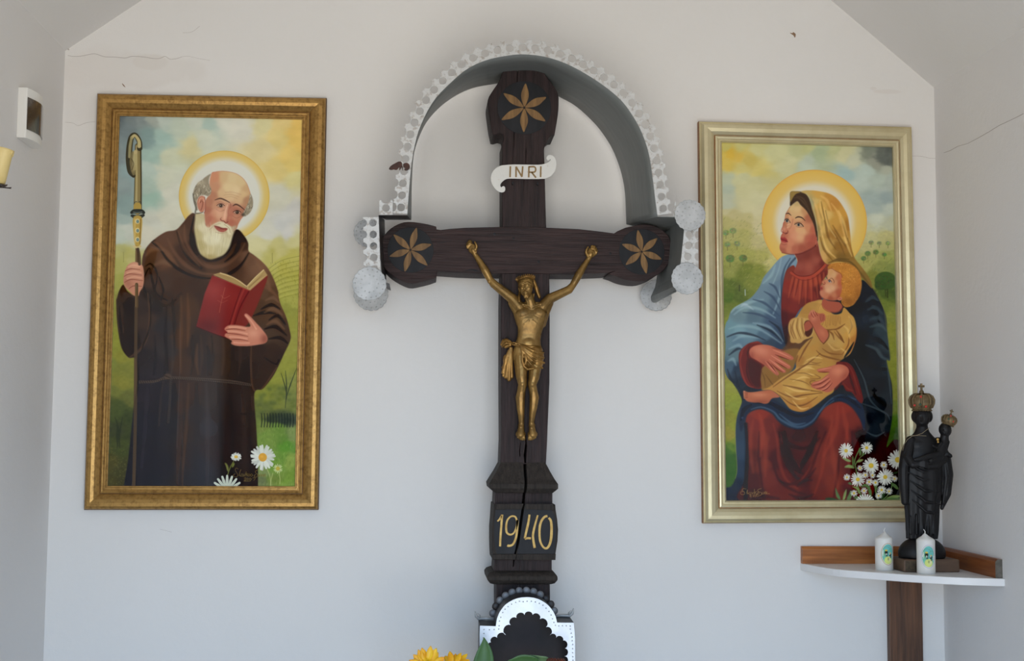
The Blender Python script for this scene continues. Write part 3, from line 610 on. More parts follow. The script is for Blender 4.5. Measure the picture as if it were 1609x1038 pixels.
def paint_mother():
    G = crop(1090, 180, 3.1444); H = crop(1090, 500, 3.1444); K = crop(1200, 260, 4.322); L = crop(1230, 400, 6.488); M = crop(1130, 520, 6.436); N = crop(1100, 640, 4.597)
    cv = Canvas([(1135.5, 222.9), (1403.9, 230.2), (1416.6, 785.3), (1142.5, 786.2)], 600, 1240, 9)
    def g(x, y, *c): return (1090+x/3.1444, 180+y/3.1444, c)
    def h(x, y, *c): return (1090+x/3.1444, 500+y/3.1444, c)
    bg = [g(160,150,176,168,72),g(180,190,200,166,48),g(240,200,200,170,66),g(300,210,190,172,84),g(240,150,184,182,110),g(330,160,188,190,136),g(160,240,196,172,70),g(250,250,196,186,112),g(340,270,200,186,104),g(420,170,186,192,150),g(500,180,168,180,140),g(480,240,186,192,158),g(560,160,168,178,128),g(620,200,158,172,134),g(580,240,176,188,166),
          g(700,170,160,172,132),g(760,190,186,190,160),g(820,220,184,188,160),g(870,170,120,128,112),g(930,180,92,98,90),g(970,210,92,98,92),g(960,170,84,90,84),g(900,220,142,146,130),g(960,260,164,170,152),g(860,260,166,182,170),g(780,280,152,178,174),g(840,330,170,184,172),g(920,320,166,180,166),g(970,340,158,170,160),g(900,400,148,164,158),g(970,410,138,154,152),g(880,450,156,170,162),g(960,470,170,180,166),g(900,520,184,190,170),g(970,540,172,176,148),
          g(170,300,172,180,152),g(260,310,176,182,150),g(330,330,182,184,146),g(170,360,164,176,156),g(250,370,184,186,150),g(320,400,188,190,160),g(170,420,176,182,158),g(270,440,190,190,158),g(330,470,190,188,160),g(160,470,182,180,146),
          g(200,500,172,166,116),g(280,510,172,166,112),g(170,540,160,156,98),g(260,560,160,154,90),g(330,560,184,178,136),g(170,600,146,148,84),g(250,610,146,146,76),g(330,640,170,164,108),g(180,670,128,132,54),g(250,690,130,134,52),g(330,700,140,140,60),g(380,720,176,170,100),g(180,760,104,116,40),g(250,780,100,112,38),g(330,780,116,124,44),g(180,840,78,98,32),g(240,850,80,96,34),g(300,830,112,122,44),g(170,900,66,94,26),g(230,890,70,90,30),g(180,950,96,110,36),g(165,1000,112,122,40),
          g(880,600,172,172,128),g(960,590,164,162,110),g(870,640,160,158,104),g(960,630,148,150,92),g(880,700,132,136,60),g(960,690,112,126,48),g(860,740,140,138,60),g(930,760,90,106,36),g(980,760,76,98,34),g(900,820,110,114,40),g(950,850,58,80,28),g(985,850,54,76,26),g(960,930,88,104,34),g(985,980,112,120,42),
          h(165,40,108,108,40),h(165,300,140,132,50),h(185,340,134,136,44),h(180,400,128,136,34),h(210,440,122,134,36),h(180,480,128,128,34),h(200,520,130,134,30),h(180,560,140,130,36),h(200,600,112,126,30),h(180,640,84,112,30),h(200,700,50,88,26),h(190,760,46,84,24),h(200,820,52,84,28),h(180,850,60,90,30),
          h(990,60,116,120,32),h(1000,160,112,118,28),h(1000,260,106,112,26),h(1000,360,100,104,24),h(1000,440,80,96,26),h(1000,520,60,92,24),h(1010,600,48,74,24)]
    bg = mellow(mellow(bg, 425, .28, (206, 192, 136)), 640, .10, (180, 176, 70))
    cv.img[:] = cv.idw(bg, 8, 4.4, 34)
    low = np.clip((cv.Y-335)/30, 0, 1)
    cv.img += (cv.noise(4, 3, 2)*6*low)[..., None]*np.array([1, 1, .4]) + (cv.noise(24, 12, 4)*7*(1-low))[..., None]
    rs = cv.rs
    for i in range(240):
        x = rs.uniform(146, 380); y = rs.uniform(500, 880)
        cv.stroke(G([(x, y), (x+7, y-7)]), .8, (186, 178, 106) if i % 2 else (90, 104, 40), .28, .4)
    for i in range(80):
        x = rs.uniform(850, 995); y = rs.uniform(690, 900)
        cv.stroke(G([(x, y), (x+6, y-8)]), .8, (150, 150, 70) if i % 2 else (70, 90, 30), .35, .4)
    def tree(x, y, r, c, trunk=True):
        p = G([(x, y)])[0]
        if trunk: cv.stroke([p, (p[0], p[1]+r*1.9)], .9, (86, 84, 44), .7, .4)
        cv.blob(p, r, r*.85, c, .95, 0, 4)
        for i in range(int(r*3)): cv.blob((p[0]+rs.uniform(-r, r)*.7, p[1]+rs.uniform(-r, r)*.6), 1.5, 1.2, tuple(v*rs.choice([.75, 1.25]) for v in c), .5)
    for x, y, r in ((165,580,5),(200,570,5.5),(172,638,5),(220,634,5),(185,708,7),(250,706,6.5),(868,682,4.6),(908,675,4.4),(848,706,4.2),(885,628,4),(925,632,3.6),(968,632,4),(950,688,3.6)):
        tree(x, y, r, (122, 138, 84) if y < 650 else (92, 116, 60))
    tree(955, 818, 17, (54, 80, 30), False); tree(930, 840, 9, (50, 74, 28), False); cv.stroke(G('965,860 966,900'), 2, (44, 50, 24), .8, .5); cv.stroke(G('955,860 957,895'), 1.3, (44, 50, 24), .8, .5)
    cv.stroke(G('232,840 232,868'), 1.6, (50, 56, 30), .8, .5)
    # flower ring of light
    cv.halo((1281.9, 348), 83, (206, 150, 62), (210, 172, 70), (206, 200, 178), .68)
    cv.poly(H('160,620 190,660 220,720 210,800 170,840 150,840 150,600'), (50, 92, 26), 1.5, .5)
    # mantle, dark right side
    mant = (G('800,870 835,815 870,830 905,870 935,930 955,980 962,1020') + H('965,60 972,120 980,190 976,208 962,206 972,260 988,330 992,420 988,500 978,560 960,640 1000,600 1030,640 1040,910 150,910 158,842 190,830 212,790 220,740 214,640 212,540 222,470 244,412 232,372 200,320 172,290 158,240 162,130 158,60 165,20') +
            G('175,1010 195,960 250,925 290,900 330,850 352,800 385,760 440,700 495,684 512,700 560,800 700,900'))
    mc = [g(480,700,112,140,158),g(430,740,112,138,154),g(380,800,108,134,146),g(340,880,100,126,140),g(420,850,92,116,134),g(430,930,74,96,116),g(330,950,96,126,138),g(250,950,112,140,142),g(220,990,96,122,130),g(300,1000,80,104,118),g(400,1010,58,80,104),
          h(190,40,100,136,144),h(230,60,110,146,156),h(180,120,90,122,134),h(220,110,84,114,130),h(300,50,96,128,140),h(360,80,70,96,114),h(420,60,48,68,92),h(440,120,40,56,78),h(380,120,44,62,80),h(200,180,84,110,118),h(185,240,62,86,104),h(215,250,36,52,70),h(220,330,26,36,50),h(240,390,18,24,32),h(270,430,30,44,62),h(240,480,34,50,66),h(230,560,36,56,74),h(235,650,38,60,80),h(235,740,32,50,70),h(210,830,22,34,50),h(230,880,18,28,44),
          g(860,900,22,26,34),g(900,960,24,30,38),g(820,950,16,20,26),g(930,1000,34,44,52),g(860,1010,28,36,46),
          h(880,40,26,32,38),h(930,60,40,54,60),h(960,110,44,58,64),h(900,100,28,36,44),h(850,80,16,18,22),h(840,180,18,20,22),h(900,200,24,28,34),h(960,240,30,38,44),h(860,300,26,30,36),h(920,330,20,24,28),h(970,380,24,32,38),h(880,420,30,36,42),h(940,440,22,26,30),h(970,520,26,32,36),h(900,560,28,34,40),h(850,500,22,24,28),h(880,620,24,26,28),h(950,620,30,14,16),h(980,650,44,12,14),h(1010,700,36,12,14),h(900,720,40,14,14),h(1000,860,20,14,14),h(850,800,30,12,12)]
    Mm = cv.poly(mant, cv.idw(mc, 2, 4.5, 14), .6)
    cv.stroke(G('890,850 925,910 948,960 958,1030') + H('966,70 974,150 980,205'), 1.2, (150, 142, 60), .35, .8)
    cv.stroke(H('244,412 222,470 212,540 214,640 220,740 212,790'), 1.4, (158, 152, 60), .4, .8)
    lt = (134, 164, 172); dk = (24, 32, 46)
    cv.folds(G, '205,985 260,950 340,960 410,1000|220,955 280,925 350,910|350,830 390,790 410,740|400,980 430,900 450,800 475,720', lt, 5, .5, 2, Mm)
    cv.folds(G, '250,975 330,985 430,1030|300,910 360,930 430,990|355,870 400,900 435,960|380,830 410,850 432,900|450,950 440,850 455,760 485,705', (52, 70, 92), 4, .6, 1.6, Mm)
    cv.stroke(G('512,702 480,740 458,800 442,880 445,950 455,1020'), 3, (40, 54, 74), .75, 1.2, Mm)
    cv.stroke(G('440,702 428,760 400,830'), 2, (150, 176, 184), .4, 1.2, Mm)
    cv.folds(G, '190,975 230,935 270,935|240,945 262,935 300,960', (168, 190, 196), 4, .4, 2, Mm)
    cv.folds(H, '180,50 240,35 330,50 440,120|200,110 250,85 340,95|180,150 230,130 250,160|175,210 200,200 215,230|300,20 380,40 450,110', lt, 5, .45, 2.2, Mm)
    cv.folds(H, '170,90 230,70 300,80 360,105|180,180 220,150 245,150|320,30 390,60 440,105|380,10 430,50 460,130|210,260 225,330 245,395|172,250 190,300 220,340', dk, 4, .6, 1.6, Mm)
    cv.folds(G, '860,880 900,920 920,1000|840,930 890,960 930,1030', (12, 14, 18), 6, .6, 2.4, Mm)
    cv.folds(G, '870,960 905,950 940,980|880,1010 920,1000 950,1030|860,920 890,900 920,915', (54, 70, 78), 7, .5, 3, Mm)
    cv.folds(H, '860,130 910,150 940,190 976,205|880,40 930,30 960,60', (66, 84, 88), 6, .5, 2.6, Mm)
    cv.folds(H, '800,200 850,300 880,400 940,460|840,420 900,440 960,470 978,500|860,560 910,580 950,560|960,210 975,300 985,420', (56, 68, 72), 3, .6, 1.3, Mm)
    cv.folds(H, '870,90 930,110 968,150|820,180 900,240 960,250|870,330 920,400 980,440', (10, 12, 14), 7, .6, 2.4, Mm)
    cv.poly(H('985,560 1010,580 1030,620 1030,700 985,690 950,640 930,690 905,700 930,610'), (46, 10, 14), 2, .8, Mm)
    # sleeve cuff right of child
    # red skirt
    skirt = H('262,500 275,470 310,450 350,448 395,470 420,500 460,530 530,546 590,525 620,490 650,440 700,415 750,410 800,440 840,500 860,560 850,600 870,700 850,910 262,910 258,800 270,650')
    rc = [h(330,470,132,40,26),h(300,520,116,34,26),h(380,520,104,32,26),h(290,600,104,32,24),h(350,600,118,40,26),h(400,600,96,28,24),h(290,700,86,26,20),h(350,720,110,36,24),h(420,700,66,18,20),h(300,800,70,22,20),h(380,800,104,32,24),h(320,880,54,18,18),h(400,880,96,28,22),h(460,570,60,20,22),h(530,580,52,18,22),h(600,560,58,18,22),h(470,650,58,14,20),h(540,640,72,20,22),h(500,730,60,14,18),h(460,780,86,24,22),h(540,790,66,16,18),h(500,850,96,28,22),h(560,880,72,18,20),h(630,560,84,26,24),h(690,460,128,40,26),h(740,440,132,38,24),h(780,500,118,36,26),h(700,560,116,36,24),h(760,600,104,30,24),h(660,640,110,34,24),h(640,740,112,36,24),h(700,700,120,40,26),h(760,700,90,26,22),h(620,840,96,28,20),h(700,820,118,38,24),h(740,880,100,26,20),h(800,620,66,18,22),h(820,720,44,12,18),h(800,820,90,16,18),h(780,870,60,14,16),h(840,600,30,12,18),h(270,700,44,16,20)]
    Sk = cv.poly(skirt, cv.idw(rc, 3, 4.5, 18), 1)
    cv.folds(H, '440,560 480,620 560,640 630,590|440,640 480,720 550,770|430,560 440,640 470,720 520,790 590,800|600,620 560,700 530,760', (38, 8, 16), 7, .5, 2.6, Sk)
    cv.folds(H, '640,620 600,720 540,800 480,830|700,500 660,620 640,760 600,880|770,520 760,640 780,740|400,520 420,600 430,700 460,790 520,840', (140, 44, 28), 6, .4, 2.6, Sk)
    cv.folds(H, '660,560 620,660 580,760 520,830|730,640 720,760 700,890|330,560 330,700 350,860|400,720 430,800 500,850 560,870|790,560 800,680 830,760', (46, 12, 18), 5, .45, 2.2, Sk)
    cv.folds(H, '690,480 690,620 710,760 720,880|340,480 360,620 360,780|300,500 285,620 300,760', (146, 50, 30), 8, .35, 3.4, Sk)
    cv.folds(H, '268,520 262,640 262,760 262,880|455,560 470,660 520,740|620,560 580,660 540,720|830,560 850,640 850,760', (26, 8, 14), 10, .55, 3.2, Sk)
    cv.folds(H, '430,800 480,820 560,800 610,740|300,860 360,880 430,890|480,870 540,890 600,870', (44, 12, 16), 6, .5, 2.2, Sk)
    cv.folds(H, '330,470 345,560 335,680|720,430 715,520 690,600 650,680|745,440 760,520 770,600', (156, 52, 32), 8, .35, 3, Sk)
    # blue drape over knees
    dr = H('245,415 262,398 320,395 400,398 440,420 500,455 560,458 640,430 700,385 760,370 820,400 850,450 858,520 850,560 830,500 790,440 740,410 700,412 655,440 620,490 590,525 530,548 460,530 420,500 395,468 350,446 310,448 275,468 258,510 240,560 230,500')
    Dm = cv.poly(dr, (24, 36, 56), .8)
    cv.folds(H, '290,448 340,436 400,458 440,500 520,535 590,510 640,450 700,405|430,470 500,520 560,515|620,470 680,400 740,380 810,400', (60, 88, 112), 4, .6, 1.5, Dm)
    cv.folds(H, '300,415 380,415 440,445 520,480 600,465|700,390 760,385 830,440|240,500 255,450 290,425', (12, 16, 24), 6, .5, 2, Dm)
    cv.stroke(H('262,520 268,620 266,700 262,900'), 5, (18, 20, 28), .7, 2); cv.blob(H('246,490')[0], 2, 2, (88, 108, 150), .5)
    # neck and red bodice
    body = G('470,760 500,740 520,760 600,790 665,740 680,720 690,760 650,810 635,860 640,910 600,930 540,950 500,1010 480,1030') + H('480,40 500,80 510,120 470,140 455,90') + G('440,1000 442,900 455,800')
    bc = [g(480,780,122,44,32),g(530,810,150,54,32),g(600,820,156,56,32),g(650,770,110,34,28),g(470,850,128,38,28),g(520,880,144,50,32),g(580,880,132,42,30),g(630,860,84,26,26),g(460,920,110,30,26),g(500,950,118,34,28),g(560,930,100,30,26),g(455,1000,74,20,24),g(490,1000,86,24,24),h(480,60,50,18,26),h(480,120,30,14,20)]
    Bd = cv.poly(body, cv.idw(bc, 1, 4.5, 12), .7)
    for x0, x1, y1 in ((500, 475, 900), (520, 500, 900), (540, 528, 930), (562, 560, 930), (585, 590, 920), (608, 622, 900), (630, 640, 870), (650, 655, 820)):
        cv.stroke(G([(x0, 800-(abs(x0-560)*.25)), ((x0+x1)/2, 840), (x1, y1)]), [2.2, 3.4, 1], (180, 76, 40), .5, 1.3, Bd)
        cv.stroke(G([(x0+10, 803-(abs(x0-560)*.25)), ((x0+x1)/2+11, 840), (x1+10, y1-10)]), [1.5, 2, .8], (88, 24, 22), .55, .9, Bd)
    cv.poly(K('350,480 376,500 400,600 450,665 470,700 420,700 370,640 340,560'), (118, 52, 36), .8)
    neck = K('222,590 240,640 225,690 215,720 250,745 310,745 370,715 410,680 420,650 390,600 375,530 330,540 270,580')
    nc = [(*K([(x, y)])[0], c) for x, y, c in ((250,620,(122,52,42)),(300,600,(118,46,36)),(260,680,(146,66,50)),(320,680,(156,74,54)),(370,640,(152,72,52)),(390,580,(120,50,38)),(260,730,(132,52,40)),(380,700,(130,52,40)),(410,660,(104,36,30)))]
    cv.poly(neck, cv.idw(nc, 0, 3), .6)
    cv.stroke(K('196,722 225,745 270,758 330,748 385,715 430,668'), [3.5, 5, 5, 4.5, 3.5], (166, 58, 34), .95, .7)
    cv.stroke(K('205,712 235,738 280,746 335,735 385,700 420,662'), [1, 1.4, 1], (94, 26, 24), .8, .5); cv.stroke(K('200,738 270,772 340,762 400,722'), 1, (100, 30, 26), .6, .6)
    # face
    face = K('240,235 215,250 190,270 172,300 158,325 152,365 142,385 140,405 134,428 140,448 128,470 126,490 128,515 120,535 120,560 134,582 170,592 215,594 250,590 300,570 345,545 368,520 375,470 370,420 350,370 335,320 290,270')
    fc = [(*K([(x, y)])[0], c) for x, y, c in ((235,250,(178,146,98)),(200,280,(196,162,112)),(240,290,(200,162,112)),(285,300,(180,124,84)),(320,350,(160,84,62)),(210,320,(196,152,106)),(165,320,(180,122,86)),(250,330,(198,152,108)),(190,360,(196,136,98)),(155,400,(172,96,70)),(180,400,(200,138,104)),(160,440,(178,98,76)),(200,430,(196,124,94)),(250,430,(202,146,104)),(280,440,(200,146,106)),(310,420,(190,118,84)),(340,430,(172,84,64)),(260,480,(198,138,100)),(220,470,(198,126,98)),(310,490,(172,84,66)),(350,490,(160,70,56)),(150,540,(176,92,74)),(180,560,(186,110,82)),(220,560,(166,82,64)),(270,560,(150,66,52)),(330,530,(152,66,52)),(140,570,(156,74,58)),(190,520,(190,112,86)),(140,470,(170,84,66)))]
    fc = warm(fc, 10, 6)
    Fm = cv.poly(face, cv.idw(fc, 0, 4.2), .5)
    cv.stroke(K('190,272 160,322 152,368 138,408 132,430 140,450 126,480 128,515 118,545 132,582 180,594 240,592'), 1.3, (150, 66, 52), .6, .6, Fm)
    # hair and veil
    cv.poly(K('192,176 225,170 270,172 305,190 328,240 345,300 362,360 376,440 370,480 352,400 330,350 300,300 262,262 240,236 215,250 190,268 190,225'), (58, 40, 26), .6)
    cv.poly(K('192,176 230,168 262,174 230,186 210,210 192,240'), (142, 116, 54), .7)
    cv.folds(K, '215,215 250,215 300,270 340,340|230,200 280,220 325,300', (84, 60, 38), 3, .5, 1)
    veil = K('262,172 300,162 360,164 430,176 480,196 520,230 560,290 582,340 592,400 600,470 606,540 618,590 634,630 690,700 735,770 748,830 700,780 640,720 560,655 500,650 450,665 415,640 398,600 388,550 376,500 374,430 362,360 340,290 325,230 300,190')
    vc = [(*K([(x, y)])[0], c) for x, y, c in ((300,180,(186,156,84)),(380,190,(198,152,62)),(450,220,(186,132,44)),(360,240,(204,172,92)),(340,240,(150,140,96)),(400,260,(202,158,72)),(480,260,(182,124,40)),(540,320,(192,140,48)),(430,330,(206,170,88)),(380,330,(176,136,64)),(500,380,(190,142,54)),(570,400,(160,110,34)),(560,460,(176,128,48)),(420,420,(204,164,82)),(390,420,(150,124,66)),(470,460,(156,108,36)),(450,520,(186,146,66)),(410,540,(184,150,80)),(520,540,(140,98,30)),(580,550,(150,104,34)),(420,610,(196,152,80)),(470,620,(156,116,44)),(540,620,(120,88,28)),(600,610,(134,98,34)),(640,680,(140,104,36)),(700,760,(122,94,34)),(560,500,(198,154,68)))]
    V = cv.poly(veil, cv.idw(vc, 2, 4.5, 10), .6)
    cv.stroke(K('300,185 330,225 350,290 366,360 376,440 380,510'), 2, (168, 170, 132), .55, .8, V)
    cv.folds(K, '430,300 460,420 520,500 560,600|400,240 430,380 450,480 500,560|480,400 540,500 600,580|395,480 420,560 480,640|540,340 560,420 590,520', (112, 76, 24), 4, .55, 1.6, V)
    cv.folds(K, '420,280 450,400 500,480|520,300 555,380 580,480|410,470 440,560 500,620|560,480 585,550 610,610|395,230 400,300 420,360', (222, 184, 98), 4, .5, 1.7, V)
    cv.folds(K, '520,640 600,650 680,740 740,820|450,655 520,630 590,630', (90, 66, 24), 4, .55, 1.5, V)
    cv.stroke(K('372,440 376,500 362,540'), 1.4, (44, 30, 22), .8, .6); cv.blob(K('370,520')[0], 2, 4.5, (176, 92, 70), .9, 0, 1.5)
    # features
    cv.stroke(K('162,322 178,318 196,332'), [1, 1.8, .8], (54, 32, 26), .9, .4); cv.stroke(K('226,350 245,342 270,348 292,368'), [1.2, 2.2, 1.8, .8], (52, 32, 24), .9, .4)
    for x, y, w in ((170, 369, 18), (250, 396, 28)):
        cv.poly(K([(x-w, y-4), (x-w*.3, y-11), (x+w*.5, y-6), (x+w, y+10), (x+w*.2, y+13), (x-w*.6, y+8)]), (158, 136, 112), .5, .7)
        cv.blob(K([(x-w*.1, y)])[0], 2.0, 2.2, (72, 80, 84), 1, 0, 1.3); cv.blob(K([(x-w*.1, y)])[0], 1, 1.1, (24, 24, 26), 1, 0, 1)
        cv.stroke(K([(x-w*1.1, y-3), (x-w*.3, y-13), (x+w*.5, y-8), (x+w*1.1, y+12)]), [.9, 1.5, 1], (46, 26, 22), .95, .4)
        cv.stroke(K([(x-w*.7, y+11), (x, y+17), (x+w*.9, y+14)]), .7, (140, 76, 60), .7, .4)
        cv.stroke(K([(x-w, y-14), (x-w*.1, y-22), (x+w*.8, y-16)]), .9, (150, 86, 64), .6, .6)
    cv.stroke(K('188,340 182,380 172,415'), [1, 2, 2], (216, 172, 134), .5, 1); cv.stroke(K('208,360 200,400 184,425'), 1.6, (172, 96, 72), .5, 1.2)
    cv.stroke(K('142,400 150,418 168,408 182,400'), .9, (168, 100, 76), .5, .7)
    cv.stroke(K('136,444 148,450 158,458 172,452 174,438'), [1, 1.4, 1], (112, 42, 38), .9, .4); cv.blob(K('163,452')[0], 1.5, 1, (70, 22, 22), .8)
    cv.poly(K('127,480 140,484 152,482 168,496 172,512 156,516 136,512 128,500'), (152, 40, 40), .5); cv.stroke(K('126,492 142,498 160,504 172,512'), 1.1, (88, 18, 22), .85, .4); cv.stroke(K('134,508 150,512'), 1, (186, 82, 72), .6, .5)
    cv.stroke(K('132,526 148,532 166,526'), 1.4, (140, 62, 50), .45, .8)
    cv.stroke(K('135,585 200,598 270,590 345,555 372,528'), 1.6, (96, 32, 28), .6, 1.1)
    cv.poly(M('740,0 700,120 640,200 700,240 800,300 900,150 960,20'), (92, 56, 28), 1.5, .9)
    cv.stroke(K('150,385 138,412 130,430 130,440 140,450 150,452'), [1, 1.6, 1.4], (168, 84, 64), .6, .7)
    cv.blob(K('150,425')[0], 3.2, 4, (206, 140, 110), .6); cv.blob(K('250,475')[0], 9, 9, (212, 158, 116), .5, 0, 0, Fm); cv.blob(K('235,290')[0], 9, 6, (212, 176, 124), .5, 0, 0, Fm); cv.blob(K('330,500')[0], 7, 10, (166, 70, 56), .4, 0, 0, Fm)
    cv.folds(K, '345,220 375,300 395,400 410,480|400,200 440,230 470,300|470,250 520,320 550,420 570,520', (226, 184, 104), 5, .4, 2, V)
    # child tunic behind legs
    cv.poly(M('440,350 430,440 428,520 440,580 480,590 560,560 700,440 760,380 790,300 830,180 700,180 560,260'), (132, 92, 36), .8)
    tun = L('350,460 400,450 440,470 520,590 610,590 640,530 700,590 745,640 768,740 765,830 740,930 700,1010 640,1038') + M('1380,100 1350,190 1290,260 1200,330 1150,420 1180,590 1100,660 1000,740 920,790 860,812 790,806 730,780 680,720 640,670 590,620 520,590 440,590 520,560 640,470 780,380 790,310 800,240 830,180 900,100 960,50') + L('100,890 130,700 200,560 260,490')
    tc = [(*L([(x, y)])[0], c) for x, y, c in ((350,480,(176,132,58)),(240,560,(170,124,50)),(400,500,(190,142,62)),(450,620,(186,136,56)),(540,640,(176,128,52)),(640,620,(182,134,56)),(720,680,(186,140,60)),(700,800,(192,142,56)),(740,860,(170,110,36)),(620,760,(184,140,64)),(560,760,(176,128,54)),(600,900,(184,142,66)),(680,940,(184,130,50)),(500,850,(180,140,70)),(450,950,(160,116,52)),(560,1000,(150,104,42)),(150,700,(188,146,74)),(180,800,(186,144,72)),(120,760,(170,128,60)),(300,900,(172,130,58)),(250,980,(170,124,50)))]
    tc += [(*M([(x, y)])[0], c) for x, y, c in ((900,200,(182,134,52)),(840,300,(160,108,40)),(960,160,(176,126,50)),(1000,280,(178,132,54)),(1100,260,(172,124,50)),(900,340,(194,152,72)),(980,400,(178,130,50)),(800,430,(188,142,62)),(700,500,(184,138,58)),(860,470,(194,148,66)),(600,560,(180,128,54)),(720,580,(192,146,64)),(860,560,(196,152,68)),(940,500,(168,120,44)),(980,620,(190,142,58)),(860,680,(184,130,50)),(1080,640,(176,128,50)),(760,680,(170,118,46)),(800,760,(176,118,40)),(900,750,(172,112,38)),(1000,700,(178,126,48)),(680,650,(176,128,54)))]
    T = cv.poly(tun, cv.idw(tc, 1.5, 4.5, 8), .6)
    br = (112, 66, 26); hl = (214, 176, 96)
    cv.folds(M, '810,240 780,330 760,380|960,60 880,180 820,300|560,560 700,460 900,330 1040,220|1000,190 1060,240 1200,280 1260,290|620,640 760,740 880,740 1010,660|600,600 740,660 880,640 1060,620|660,540 760,560 900,590 1050,610', br, 3, .6, 1, T)
    cv.folds(M, '700,560 800,600 940,600|840,380 900,360 980,380|680,610 800,680 900,670|760,500 860,460 930,470|900,290 980,260 1060,270|860,420 930,430 980,440|760,700 840,780 920,770', hl, 3, .55, 1.1, T)
    cv.folds(M, '830,350 930,330 1040,340|780,420 880,420 960,450|730,480 850,500 930,540|920,300 1000,320 1050,310|980,430 1040,470 940,480', br, 2, .45, .8, T)
    cv.folds(M, '1180,0 1230,60 1280,110|1060,170 1140,220 1260,230|1330,60 1320,140 1260,230', br, 2.5, .55, 1, T)
    cv.folds(M, '440,400 470,470 480,560|480,430 530,500 560,540|600,420 620,470', (92, 58, 24), 2, .5, .9)
    cv.folds(L, '650,700 590,740 540,760|560,760 610,830 640,890|580,790 615,850 640,890|700,640 720,720 690,800|470,760 520,800 540,860|430,750 480,760 560,750', br, 3, .6, 1, T)
    cv.folds(L, '690,620 720,700 700,780|640,720 680,760 700,850|480,900 540,960 600,960|610,950 660,990 640,1030', hl, 4, .4, 1.5, T)
    for i in range(14): x = 380+i*17; cv.stroke(L([(x, 610+abs(i-7)*2), (x+4, 660), (x+rs.uniform(-8, 10), 690+rs.uniform(0, 40))]), .8, (120, 70, 30), .5, .5, T)
    for i in range(11): x = 215+i*16; cv.stroke(L([(x+40, 470+i*2), (x+10, 520), (x-10, 590)]), .8, (130, 86, 38), .4, .5, T)
    cv.stroke(L('768,740 760,860 700,1000'), 1.2, (170, 90, 30), .6, .6)
    # rolled left sleeve of the child
    sl = L('120,640 180,628 250,640 300,660 325,720 322,790 290,840 240,855 200,890 160,895 110,860 80,800 70,730 85,670')
    Sl = cv.poly(sl, (182, 140, 70), .5)
    cv.folds(L, '130,660 110,740 150,850|170,640 160,740 200,850|210,640 215,740 240,820|95,700 100,780 130,850', br, 2, .5, .8, Sl); cv.folds(L, '150,650 135,740 170,850|190,640 190,740 220,830|235,640 240,700', hl, 2.5, .5, .9, Sl)
    cv.poly(L('232,690 270,660 320,680 325,740 310,800 270,830 240,800 245,750'), (72, 34, 22), .6); cv.stroke(L('232,690 245,650 290,650 322,700 326,770 300,830'), 1.4, (188, 148, 76), .8, .5)
    cv.poly(L('240,690 280,665 320,700 310,740 250,772 234,730'), (158, 76, 52), .5)
    # forearm and praying hands
    arm = L('275,620 300,580 345,575 385,590 430,590 452,620 445,665 410,685 400,700 440,740 478,770 486,800 478,840 450,880 420,890 395,860 350,780 318,710 290,670')
    Am = cv.poly(arm, (170, 88, 60), .5)
    cv.blob(L('420,790')[0], 7, 11, (192, 108, 72), .7, -.6, 0, Am); cv.blob(L('330,640')[0], 6, 6, (196, 116, 84), .7, 0, 0, Am)
    for l in ('300,565 310,600 330,630', '325,560 335,595 350,620', '345,570 362,600 372,612', '398,600 400,640 408,670', '415,600 418,640 422,665', '432,606 434,640 436,660'): cv.stroke(L(l), 1, (112, 42, 32), .75, .4)
    for l in ('288,600 300,575 308,565 320,590 330,612', '318,570 328,558 345,590'): cv.stroke(L(l), 2.2, (190, 112, 82), .8, .5)
    cv.stroke(L('290,670 318,712 350,780 395,862 425,892'), 1.2, (100, 40, 28), .7, .6); cv.stroke(L('478,770 488,805 478,845 445,888 430,900'), 2, (84, 46, 22), .7, .7)
    # child's head
    cv.poly(L('430,440 480,460 560,470 600,480 625,520 600,560 560,578 500,572 440,540 415,490'), (158, 74, 50), .6)
    cv.stroke(L('412,490 432,540 490,575 560,582 610,560 632,515'), [.8, 1.2, .8], (140, 56, 38), .7, .5)
    ch = L('480,130 476,170 470,210 462,235 440,245 418,258 414,278 424,290 404,306 402,330 402,350 392,366 396,400 420,430 460,448 520,460 570,455 600,440 620,400 625,300 625,200 560,150 520,120')
    cc = [(*L([(x, y)])[0], c) for x, y, c in ((500,170,(190,134,86)),(540,200,(194,142,98)),(500,230,(192,136,96)),(580,220,(172,88,56)),(600,280,(168,76,50)),(550,280,(186,120,82)),(470,260,(186,112,82)),(430,275,(178,98,72)),(470,310,(196,136,104)),(520,330,(198,142,108)),(480,350,(202,146,112)),(410,330,(160,80,62)),(420,380,(180,104,78)),(460,410,(178,98,70)),(540,400,(176,98,68)),(580,380,(160,70,48)),(600,430,(150,62,44)),(500,440,(148,64,46)))]
    cc = warm(cc, 10, 6)
    Cm = cv.poly(ch, cv.idw(cc, 0, 4.2), .45)
    cv.stroke(L('462,235 440,247 416,262 414,278 426,292 402,308 402,345 392,368 400,405 440,442'), 1, (140, 62, 46), .55, .5, Cm)
    hair = L('476,130 480,105 510,84 560,72 610,70 650,72 690,84 740,106 775,140 800,180 815,230 822,290 816,350 800,410 770,460 740,500 700,522 660,528 630,510 612,470 620,440 600,420 612,380 622,330 612,270 622,210 600,180 560,160 530,130 500,135')
    Hm = cv.poly(hair, (178, 112, 30), .7)
    for i in range(230):
        x = rs.uniform(480, 815); y = rs.uniform(75, 520); an = rs.uniform(0, 6.28)
        cv.stroke(L([(x+14*np.cos(an+t), y+12*np.sin(an+t)) for t in (0, .8, 1.6, 2.4)]), [.5, 1.1, .5], [(214, 156, 54), (140, 80, 20), (200, 134, 38)][i % 3], .5, .4, Hm)
